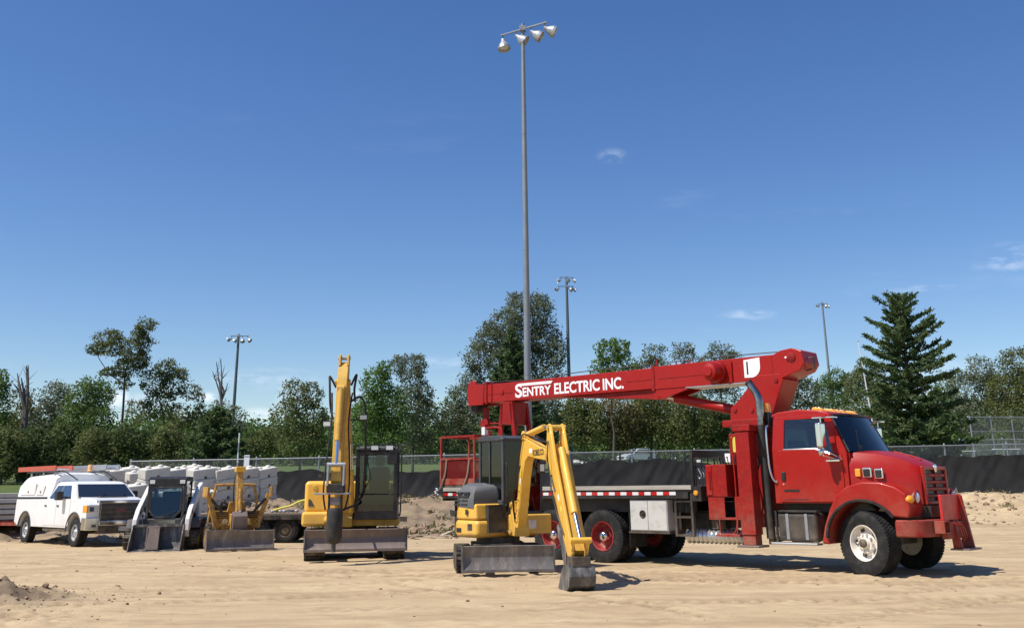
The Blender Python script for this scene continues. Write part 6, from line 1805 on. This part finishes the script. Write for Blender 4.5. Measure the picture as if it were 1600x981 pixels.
FL = floodlight_mesh()
FLN = MB().lathe([(.285, .445), (.20, .475), (.005, .485)], ax='x', n=20).mesh('lens', M_LENS, 50)
FLV = MB().lathe([(.33, .46), (.345, .60), (.335, .60), (.32, .46)], ax='x', n=20, closed=True).mesh('visor', M_ALU, 40)


def light_pole(label, u, v_base, v_top, Y, r0, r1, m, arms, lean=0.0, ls=1.0):
    """arms: (height below top, heading of arm deg, half length list of lamp offsets, lamp aims)"""
    b = at(u, v_base, Y)
    z0 = gz(b.x, Y)
    h = at(u, v_top, Y).z - z0
    T = thing('floodlight_pole', label, 'light pole', (b.x, Y, z0 - .1), 0, 'sports floodlight poles')
    T.rotation_euler = (0, lean, 0)
    ps = MB()
    ns = 4
    for i in range(ns):
        a0, a1 = i / ns, (i + 1) / ns
        ra, rb_ = r0 + (r1 - r0) * a0, r0 + (r1 - r0) * a1
        ps.cyl((0, 0, h * a0), (0, 0, h * a1 + (.15 if i < ns - 1 else .1)), ra, rb_ - .006, n=16)
    ps.cyl((0, 0, 0), (0, 0, .06), r0 * 2.2, n=16)
    ps.obj('pole', m, T)
    for (dz, hd, offs, aims) in arms:
        d = Vector((math.cos(R(hd)), math.sin(R(hd)), 0))
        z = h - dz
        offs = [q * (ls if ls < .8 else .93) for q in offs]
        lo, hi = min(offs) - .12, max(offs) + .12
        c = d * 0.0 + Vector((-d.y, d.x, 0)) * 0
        ar = MB().beam(d * lo + Vector((0, 0, z)), d * hi + Vector((0, 0, z)), .065, .065).obj('crossarm', m, T, .01)
        MB().box(-.14, .14, -.14, .14, z - .1, z + .12).obj('arm_clamp', M_GALV, T, .01)
        for o_, (az, el) in zip(offs, aims):
            p = d * o_ + Vector((0, 0, z - .26))
            rot = (0, R(-el), R(az))
            f = link('floodlight', FL, T, loc=p, rot=rot)
            f.scale = (ls, ls, ls)
            link('lens', FLN, f); link('visor', FLV, f)
            MB().box(o_ * 0 - .03, .03, -.03, .03, -.0, .24).obj('lamp_bracket', M_BLKD, T, loc=d * o_ + Vector((0, 0, z - .25)))
    return T


light_pole('tallest grey floodlight pole with four lamps rising behind the red boom', 826, 690, 38, 41.5, .165, .085, M_POLE,
           [(.15, -33, (-1.15, -.35, .5, 1.25), ((-60, -78), (-10, -38), (-5, -35), (0, -25)))], ls=.84)
light_pole('distant floodlight pole with six lamps in two rows right of the tallest tree', 892, 700, 432, 104, .22, .13, M_POLED,
           [(.0, 5, (-.9, 0, .95), ((180, -20), (-60, -25), (0, -20))), (.95, 5, (-1.25, .35, .95), ((200, -25), (-40, -25), (0, -25)))], ls=.66)
light_pole('leftmost dark floodlight pole with four lamps above the concrete blocks', 361, 700, 522, 103, .2, .12, M_POLED,
           [(.1, 0, (-1.0, -.2, .6, 1.35), ((180, -15), (200, -50), (-70, -60), (-20, -40)))], ls=.70)
light_pole('slim distant floodlight pole with three lamps above the truck cab', 1306, 690, 472, 128, .2, .12, M_POLE,
           [(.1, 5, (-.65, .35, 1.0), ((190, -15), (-40, -20), (-10, -25)))], ls=.62)
p0, p1 = at(1372, 690, 66), at(1341, 533, 66)
o = thing('white_pole', 'thin white leaning pole between the truck windshield and the big spruce', 'pole', (p0.x + .05, 66, gz(p0.x, 66)))
d_ = p1 - Vector(o.location)
MB().cyl((0, 0, -.1), d_ * .72, .05, .042, n=10).obj('lower_tube', M_WHITE, o)
MB().cyl(d_ * .72, d_, .036, .028, n=10).obj('upper_tube', M_WHITE, o)
MB().ball(d_, .05, 8, 6).obj('pole_cap', M_GALV, o)
p0 = at(372, 712, 63)
o = thing('marker_post', 'thin white marker post in front of the low dark spruce', 'post', (p0.x, 63, gz(p0.x, 63)))
hp = at(372, 676, 63).z - gz(p0.x, 63)
for i in range(6):
    MB().cyl((0, 0, hp * i / 6), (0, 0, hp * (i + 1) / 6 - .004), .045, n=8).obj('post_band', M_WHITE if i % 2 else M_GALV, o)


# ------------------------------------------------------------------ fence, fabric, backstop
M_CHAIN = wire_mat('chain_link_wire', (.34, .36, .36), .038, .0032)


def fence(name, label, x0, x1, Y, h0, h1, step, mids=(), cat='fence'):
    T = thing(name, label, cat, (x0, Y, 0))
    n = int(round((x1 - x0) / step))
    tops = []
    for i in range(n + 1):
        x = (x1 - x0) * i / n
        g = gz(x0 + x, Y); h = h0 + (h1 - h0) * i / n
        tops.append((x, g, h))
        MB().cyl((x, 0, g - .2), (x, 0, h), .04 if i not in (0, n) else .055, n=10).ball((x, 0, h), .05, 8, 6).obj('post', M_GALV, T)
    for i in range(n):
        (xa, ga, ha), (xb, gb, hb) = tops[i], tops[i + 1]
        MB().cyl((xa, -.05, ha - .06), (xb, -.05, hb - .06), .028, n=8).obj('top_rail', M_GALV, T)
        for q in mids:
            MB().cyl((xa, -.05, ga + (ha - ga) * q), (xb, -.05, gb + (hb - gb) * q), .024, n=8).obj('mid_rail', M_GALV, T)
        MB().add([(xa, -.085, ga), (xb, -.085, gb), (xb, -.085, hb - .05), (xa, -.085, ha - .05)], [(0, 1, 2, 3)]).obj('wire_mesh', M_CHAIN, T)
    return T


fence('chain_link_fence', 'long galvanised chain-link fence running behind the whole yard', at(205, 720, 50.4).x, 36, 50.4, 2.95, 3.42, 3.05)


def fabric():
    prof = [(424, 742), (440, 736), (480, 733), (520, 738), (560, 744), (600, 740), (640, 737), (690, 735), (740, 736), (800, 738), (850, 738), (880, 729), (936, 718), (985, 721), (1042, 716), (1080, 722), (1130, 726), (1200, 727),
            (1300, 722), (1400, 717), (1470, 713), (1540, 712), (1600, 709), (1720, 702)]
    us = np.array([p[0] for p in prof]); vs_ = np.array([p[1] for p in prof])
    nu, nv = 420, 22
    V = []; Fs = []
    for i in range(nu + 1):
        u = 424 + (1720 - 424) * i / nu
        v = np.interp(u, us, vs_)
        P = at(u, v, 49.9)
        x = P.x
        zt = P.z + .035 * math.sin(x * 3.1) + .02 * math.sin(x * 7.7)
        zb = gz(x, 49.4) - .08
        for j in range(nv + 1):
            t = j / nv
            z = zt + (zb - zt) * t
            f = float(vnoise(np.array([x * 1.7 + z * 1.2]), np.array([z * .8 + x * .25]), 71)[0]) * .14 + float(vnoise(np.array([x * 4.0 - z * 2.2]), np.array([z * 1.2]), 72)[0]) * .07
            V.append((x, 49.85 - .12 + f * (.35 + .65 * math.sin(PI * min(1, t * 1.1))) - .25 * t * t, z))
    for i in range(nu):
        for j in range(nv):
            a = i * (nv + 1) + j
            Fs.append((a, a + 1, a + nv + 2, a + nv + 1))
    b = MB(); b.v = V; b.f = Fs
    o = b.obj('silt_fence_fabric', M_CLOTH, None, ang=180)
    tag(o, 'sagging black silt-fence fabric hung along the lower half of the chain-link fence', 'fabric')


fabric()
x0 = at(1476, 690, 74).x
fence('backstop_fence', 'tall open backstop of grey posts and rails right of the big spruce', x0 + 2.0, x0 + 12.5, 74, at(1520, 650, 74).z, at(1600, 652, 74).z, 1.6, (.45, .75))
fence('low_field_fence', 'low chain-link field fence in front of the tall backstop', x0 - 1.5, x0 + 12.5, 68, at(1500, 686, 68).z, at(1600, 684, 68).z, 2.8)
for i, (u, v, lb) in enumerate(((1572, 701, 'pale plank bench inside the field fence under the tall backstop'), (1502, 704, 'pale plank bench inside the field fence beside the big spruce'))):
    P = at(u, v, 71)
    B = thing('bench', lb, 'bench', (P.x, 71, gz(P.x, 71)))
    hh = max(.45, P.z - gz(P.x, 71))
    MB().box(-.9, .9, -.18, .18, hh - .05, hh).obj('seat', M_DECAL, B, .01)
    for s in (-.7, .7):
        MB().box(s - .05, s + .05, -.15, .15, -.05, hh - .05).obj('leg', M_GALV, B)
P = at(385, 720, 50.2)
S = thing('notice_sign', 'small white notice sign fixed to the left end of the chain-link fence', 'sign', (P.x, 50.26, P.z))
MB().box(-.13, .13, -.012, .0, -.28, .28).obj('sign_panel', M_DECAL, S, .004)
MB().box(-.11, .11, -.016, -.0125, .18, .24).obj('sign_heading', mat('sign_blue', (.2, .3, .5), .5), S)


# ------------------------------------------------------------------ concrete blocks
def block_mesh(seed):
    rng = random.Random(seed)
    bm = bmesh.new()
    bmesh.ops.create_cube(bm, size=1.0)
    for v in bm.verts:
        v.co = Vector((v.co.x * 1.05, v.co.y * .62, v.co.z * .385 + .1925))
        v.co += Vector((rng.uniform(-.012, .012), rng.uniform(-.012, .012), 0))
    bmesh.ops.bevel(bm, geom=list(bm.edges), offset=.022, segments=2, affect='EDGES')
    me = bpy.data.meshes.new('block'); bm.to_mesh(me); bm.free()
    me.materials.append(M_CONC)
    return me


BLK = [block_mesh(i) for i in range(5)]
KNOB = MB().lathe([(.12, 0), (.115, .05), (.08, .09), (.02, .10)], ax='z', n=14).mesh('lifting_knob', M_CONC, 60)
NOTCH = MB().lathe([(.07, 0), (.07, .03), (.005, .03)], ax='y', n=14).mesh('lifting_notch', M_BLKD, 60)
STACKS = [(316, 38.6, 3, 30, 'stack nearest the track loader'), (352, 42.6, 4, 32, 'stack behind the backhoe hoop'), (384, 45.4, 4, 34, 'stack left of the rightmost one'), (413, 46.2, 4, 45, 'rightmost stack by the fabric'),
          (330, 45.6, 4, 30, 'stack behind the backhoe left side'), (300, 44.6, 4, 28, 'stack far behind the track loader arm'), (270, 43.2, 4, 30, 'stack above the track loader cab right corner'), (243, 41.6, 4, 33, 'stack above the track loader cab left corner'),
          (286, 40.2, 3, 27, 'stack just behind the track loader arm'), (222, 43.4, 4, 24, 'stack behind the pickup and track loader gap'), (196, 43.6, 4, 22, 'stack behind the pickup windshield'), (172, 42.4, 4, 20, 'leftmost stack behind the pickup canopy'),
          (208, 39.6, 3, 30, 'stack just right of the pickup windshield'), (256, 46.6, 4, 28, 'back row stack above the track loader'), (360, 47.4, 4, 36, 'back row stack near the white notice sign'),
          (318, 42.0, 4, 31, 'stack just left of the backhoe arm'), (236, 46.0, 4, 26, 'back row stack left of the track loader cab'), (296, 47.6, 4, 30, 'farthest back row stack in the middle')]
LEV = {3: ('bottom', 'middle', 'top'), 4: ('bottom', 'second', 'third', 'top')}
rb = random.Random(4)
for (u, Y, n, yaw, where) in STACKS:
    P = at(u, 750, Y)
    g = gz(P.x, Y) - .05
    tl = R(-10)
    for k in range(n):
        o = thing('concrete_block', '%s grey concrete block of the %s' % (LEV[n][k], where), 'concrete block',
                  (P.x + rb.uniform(-.04, .04), Y - math.sin(-tl) * k * .385 + rb.uniform(-.04, .04), g + k * .387), 0, 'stacked concrete blocks')
        o.rotation_euler = Euler((-tl, 0, 0)).to_matrix().to_4x4().to_euler()
        o.rotation_euler = (Matrix.Rotation(-tl, 4, 'X') @ Matrix.Rotation(R(yaw + 18 + rb.uniform(-5, 5)), 4, 'Z')).to_euler()
        b_ = link('block', rb.choice(BLK), o)
        for x in (-.26, .26):
            if k == n - 1:
                link('lifting_knob', KNOB, o, loc=(x, 0, .375))
        link('lifting_notch', NOTCH, o, loc=(0, -.315, .06))


# ------------------------------------------------------------------ trailers and loads
def flat_trailer():
    P0 = at(452, 800, 32.4)
    T = thing('flatbed_trailer', 'low black flatbed trailer parked behind the yellow machines', 'trailer', (P0.x, 32.4, 0), R(4))
    d = MB().box(-3.9, 2.4, -1.1, 1.1, .66, .80).obj('deck_frame', M_BLKD, T, .01)
    pm = MB().box(0, 6.28, -.1, .1, 0, .045).mesh('plank', M_WOOD)
    for i in range(10):
        link('plank', pm, d, loc=(-3.89, -.99 + i * .22, .802))
    for i in range(12):
        MB().box(-3.7 + i * .5, -3.62 + i * .5, -1.125, -1.10, .70, .78).obj('stake_pocket', M_GALV if i % 3 == 0 else M_BLK, T)
    ty = tyre_mesh('tyre', .37, .26, .2, 3, 30, M_RUB, 30)
    rm = disc_rim(.2, .26, .05, M_BLKD, n=24)
    for x in (-2.9, -.75, .05):
        for s in (-1, 1):
            wheel(T, [rm, ('tyre', ty)], (x, s * .92, .36), 0, s > 0)
    MB().beam((2.4, 0, .68), (3.6, 0, .6), .12, .14).obj('drawbar', M_BLK, T)
    MB().box(-3.6, 2.2, -.5, -.42, .5, .66).box(-3.6, 2.2, .42, .5, .5, .66).obj('chassis_beam', M_BLK, T)
    A = thing('chain_binder', 'yellow load binder and chain lying on the black trailer deck', 'load binder', (P0.x + .1, 31.95, .852), R(8))
    MB().tube(curve3([(-.5, 0, .05), (-.25, .02, .13), (.05, 0, .2), (.3, -.02, .32), (.8, 0, .40)], 5), .032, 8).obj('binder_lever', mat('bright_yellow_paint', (.72, .60, .10), .5), A)
    for k in range(7):
        MB().ball((-.5 + k * .12, .08 * math.sin(k * 1.7), .04), (.07, .045, .04), 8, 6).obj('chain_link', M_GALV, A)
    MB().tube(curve3([(.35, 0, .3), (.5, .03, .18), (.72, .02, .05), (.9, 0, .03)], 5), .035, 8).obj('binder_hook', MATS['bright_yellow_paint'], A)


flat_trailer()


def left_trailer():
    P = at(8, 820, 37.5)
    T = thing('utility_trailer', 'red utility trailer hitched behind the white pickup at the left edge', 'trailer', (P.x, 37.5, gz(P.x, 37.5) * 0 + .02), R(-45))
    MB().box(-3.0, 1.0, -1.0, 1.0, .42, .56).obj('deck_frame', M_REDM, T, .01)
    for x in (-2.9, -1.6, -.3, .9):
        MB().box(x - .03, x + .03, -.98, -.93, .56, 1.0).obj('stake', M_BLK, T)
    MB().box(-3.0, 1.0, -.98, -.93, .96, 1.0).obj('side_rail', M_BLK, T)
    for x in (-2.6, -1.4, -.2, .8):
        MB().box(x - .08, x + .08, -1.006, -1.001, .45, .53).obj('reflector', M_WREF, T)
    ty = tyre_mesh('tyre', .34, .22, .19, 3, 26, M_RUB, 28)
    rm = disc_rim(.19, .22, .04, M_GALV, n=24)
    for x in (-1.6, -.85):
        for s in (-1, 1):
            wheel(T, [rm, ('tyre', ty)], (x, s * 1.12, .33), 0, s > 0)
    MB().beam((1.0, -.5, .46), (2.3, 0, .46), .1).beam((1.0, .5, .46), (2.3, 0, .46), .1).obj('drawbar', M_REDM, T)
    W = T.matrix_basis
    words = ('bottom', 'second', 'third', 'fourth', 'top')
    sm = MB().box(-.55, .55, -.38, .38, 0, .15).mesh('slab', M_CONC)
    st = MB().box(-.56, .56, -.39, .39, 0, .03).mesh('divider', M_BLK)
    for pile, (x, y, nn) in enumerate(((.35, -.3, 5), (-.9, -.3, 3))):
        for k in range(nn):
            S = thing('concrete_slab', '%s pale slab of the %s pile on the red trailer' % (words[k], ('taller', 'shorter')[pile]), 'slab', W @ Vector((x + .05 * (k % 2), y, .562 + k * .182)), R(-45), 'slabs on the red trailer')
            link('slab', sm, S, bevel=.02, loc=(0, 0, .03)); link('divider', st, S)


left_trailer()


# ------------------------------------------------------------------ silver van in the field car park
def van():
    P = at(994, 716, 134)
    V = thing('minivan', 'silver minivan parked on the grass beyond the chain-link fence', 'van', (P.x, 134, gz(P.x, 134) + .05), R(214))
    pr = [(-2.5, .3), (-2.55, .9), (-2.35, 1.55), (-2.1, 1.72), (.1, 1.74), (.5, 1.62), (1.25, 1.1), (2.1, .95), (2.45, .75), (2.5, .3)] + arc(1.55, .32, .38, 0, 180, 8) + arc(-1.5, .32, .38, 0, 180, 8)
    b = MB().prism(pr, 'y', -.95, .95).obj('body', M_SILVER, V, .08, 3)
    for s in (-1, 1):
        for xs in ([(-2.25, 1.08), (-1.2, 1.05), (-1.2, 1.58), (-2.12, 1.58)], [(-1.12, 1.05), (-.05, 1.03), (-.05, 1.6), (-1.12, 1.6)], [(.03, 1.03), (1.1, 1.05), (.45, 1.56), (.03, 1.6)]):
            MB().prism(xs, 'y', s * .955 - .008, s * .955 + .008).obj('side_window', M_DGLASS, b)
        MB().ball((.9, s * 1.05, 1.1), (.08, .12, .09), 8, 6).obj('mirror', M_SILVER, b)
        MB().box(2.25, 2.5, s * .72 - .18, s * .72 + .18, .68, .82).obj('headlight', M_LENS, b, .03)
    MB().add([(1.22, -.82, 1.14), (1.22, .82, 1.14), (.56, .72, 1.62), (.56, -.72, 1.62), (1.19, -.82, 1.12), (1.19, .82, 1.12), (.53, .72, 1.6), (.53, -.72, 1.6)], [(0, 1, 2, 3), (7, 6, 5, 4), (0, 4, 5, 1), (1, 5, 6, 2), (2, 6, 7, 3), (3, 7, 4, 0)]).obj('windshield', M_DGLASS, b)
    MB().box(2.47, 2.53, -.5, .5, .5, .72).obj('grille', M_BLK, b)
    ty = MB().lathe([(.2, -.1), (.33, -.11), (.34, 0), (.33, .11), (.2, .1)], n=24, closed=True).mesh('tyre', M_RUB)
    rm = MB().lathe([(.2, .08), (.2, -.1), (.1, -.11), (.01, -.11)], n=20).mesh('wheel', M_ALU)
    for x in (-1.5, 1.55):
        for s in (-1, 1):
            wheel(V, [rm, ('tyre', ty)], (x, s * .86, .33), 0, s > 0)


van()
for i, (u, r, lb) in enumerate(((868, .45, 'leftmost small pale boulder on the grass, left of the silver van'), (884, .55, 'second pale boulder from the left on the grass'), (899, .7, 'largest pale boulder, just left of the silver van'), (912, .5, 'low pale boulder nearest to the silver van'), (1052, .5, 'pale boulder on the grass right of the silver van'), (1092, .55, 'pale boulder on the grass near the black headboard'))):
    P = at(u, 722, 122)
    rng = np.random.default_rng(i)
    b = MB().ball((0, 0, 0), (r, r * .8, r * .62), 10, 7)
    b.v = [tuple(np.array(v) * rng.uniform(.86, 1.1)) for v in b.v]
    o = b.obj('boulder', M_ROCK, None, ang=60, loc=(P.x, 122, gz(P.x, 122) + r * .4))
    tag(o, lb, 'boulder', 'pale boulders on the grass')


# ------------------------------------------------------------------ loose stuff on the ground
def clods():
    rng = np.random.default_rng(9)
    V = []; Fs = []
    base = np.array([(0, 0, -1), (.9, 0, -.3), (.25, .85, -.35), (-.75, .5, -.3), (-.7, -.55, -.35), (.3, -.85, -.3), (.55, .5, .5), (-.3, .8, .45), (-.85, 0, .5), (-.2, -.8, .5), (.65, -.45, .45), (0, 0, .9)])
    fc = [(0, 2, 1), (0, 3, 2), (0, 4, 3), (0, 5, 4), (0, 1, 5), (1, 2, 6), (2, 3, 7), (3, 4, 8), (4, 5, 9), (5, 1, 10), (2, 7, 6), (3, 8, 7), (4, 9, 8), (5, 10, 9), (1, 6, 10), (6, 7, 11), (7, 8, 11), (8, 9, 11), (9, 10, 11), (10, 6, 11)]
    sets = []
    n = 650; sets.append((rng.uniform(-15, 14, n), rng.uniform(11, 33, n), rng.gamma(1.3, .006, n) + .004))
    n = 3200; sets.append((rng.uniform(-20, 24, n), rng.uniform(33, 47, n), rng.gamma(1.4, .022, n) + .014))
    n = 900; sets.append((rng.normal(-8.0, 1.0, n), rng.normal(15.5, 1.0, n), rng.gamma(1.3, .007, n) + .006))
    n = 500; sets.append((rng.normal(-1.5, 3.0, n), rng.normal(35.6, .8, n), rng.gamma(1.6, .035, n) + .02))
    X = np.concatenate([s[0] for s in sets]); Y = np.concatenate([s[1] for s in sets]); S = np.concatenate([s[2] for s in sets])
    Z = terrain(X, Y)
    for x, y, z, s in zip(X, Y, Z, S):
        o_ = len(V)
        a = rng.uniform(0, 6.28); c, sn = math.cos(a), math.sin(a)
        q = base * s * rng.uniform(.7, 1.3, (12, 1)) * np.array([1, 1, .7])
        V += [(x + p[0] * c - p[1] * sn, y + p[0] * sn + p[1] * c, z + p[2] + s * .15) for p in q]
        Fs += [tuple(o_ + i for i in f) for f in fc]
    me = bpy.data.meshes.new('dirt_clods'); me.from_pydata(V, [], Fs); me.update()
    me.materials.append(mat('clod_soil', (.29, .205, .135), .95, col2=(.20, .14, .095), nscale=.8, spec=.1))
    o = link('dirt_clods', me)
    kind(o, 'stuff'); o['label'] = 'loose clods and pebbles strewn over the yard and bank'; o['category'] = 'dirt'


clods()


def weeds():
    rng = np.random.default_rng(19)
    xs = np.concatenate([rng.uniform(-18, 4, 200), rng.normal(-2, 2.5, 60), rng.uniform(10, 24, 40), rng.uniform(-13, -6, 50)])
    ys = np.concatenate([rng.uniform(36.5, 47, 200), rng.normal(35.6, .7, 60), rng.uniform(36, 47, 40), rng.uniform(34.5, 37, 50)])
    C, A, B = [], [], []
    for x, y in zip(xs, ys):
        z = gz(x, y); n = rng.integers(8, 26); hgt = rng.uniform(.04, .16)
        p = np.stack([x + rng.normal(0, .13, n), y + rng.normal(0, .13, n), z + rng.uniform(0, hgt, n)], 1)
        a, b = rand_axes(rng, n, rng.uniform(.05, .11, n), rng.uniform(.015, .04, n), np.stack([rng.normal(0, .6, n), rng.normal(0, .6, n), np.ones(n)], 1))
        C.append(p); A.append(a); B.append(b)
    o = link('weeds', quads_mesh('weeds', np.concatenate(C), np.concatenate(A), np.concatenate(B), mat('dry_weeds', (.15, .135, .06), .8, col2=(.22, .18, .09), nscale=.5, transl=.2)))
    kind(o, 'stuff'); o['label'] = 'sparse dry weeds growing on the dirt bank'; o['category'] = 'weeds'


weeds()
for i, (u, v, Y, ln, rz, tl, lb) in enumerate(((697, 819, 34.2, .5, 55, 12, 'short pale broken board lying right of the tall excavator'), (642, 823, 34.0, 1.1, 3, 2, 'long thin pale lath lying beside the tall excavator blade'), (685, 829, 33.2, .8, -8, 3, 'grey weathered lath lying in front of the bank foot'))):
    P = at(u, v, Y)
    o = MB().box(-ln / 2, ln / 2, -.06, .06, -.012, .022).obj('board', mat('pale_broken_board', (.48, .40, .30), .8, col2=(.36, .29, .2), nscale=5), None, .004)
    o.location = (P.x, Y, gz(P.x, Y) + .04 + math.sin(R(tl)) * ln * .4); o.rotation_euler = (0, R(-tl), R(rz))
    tag(o, lb, 'board', 'wood scraps at the bank foot')
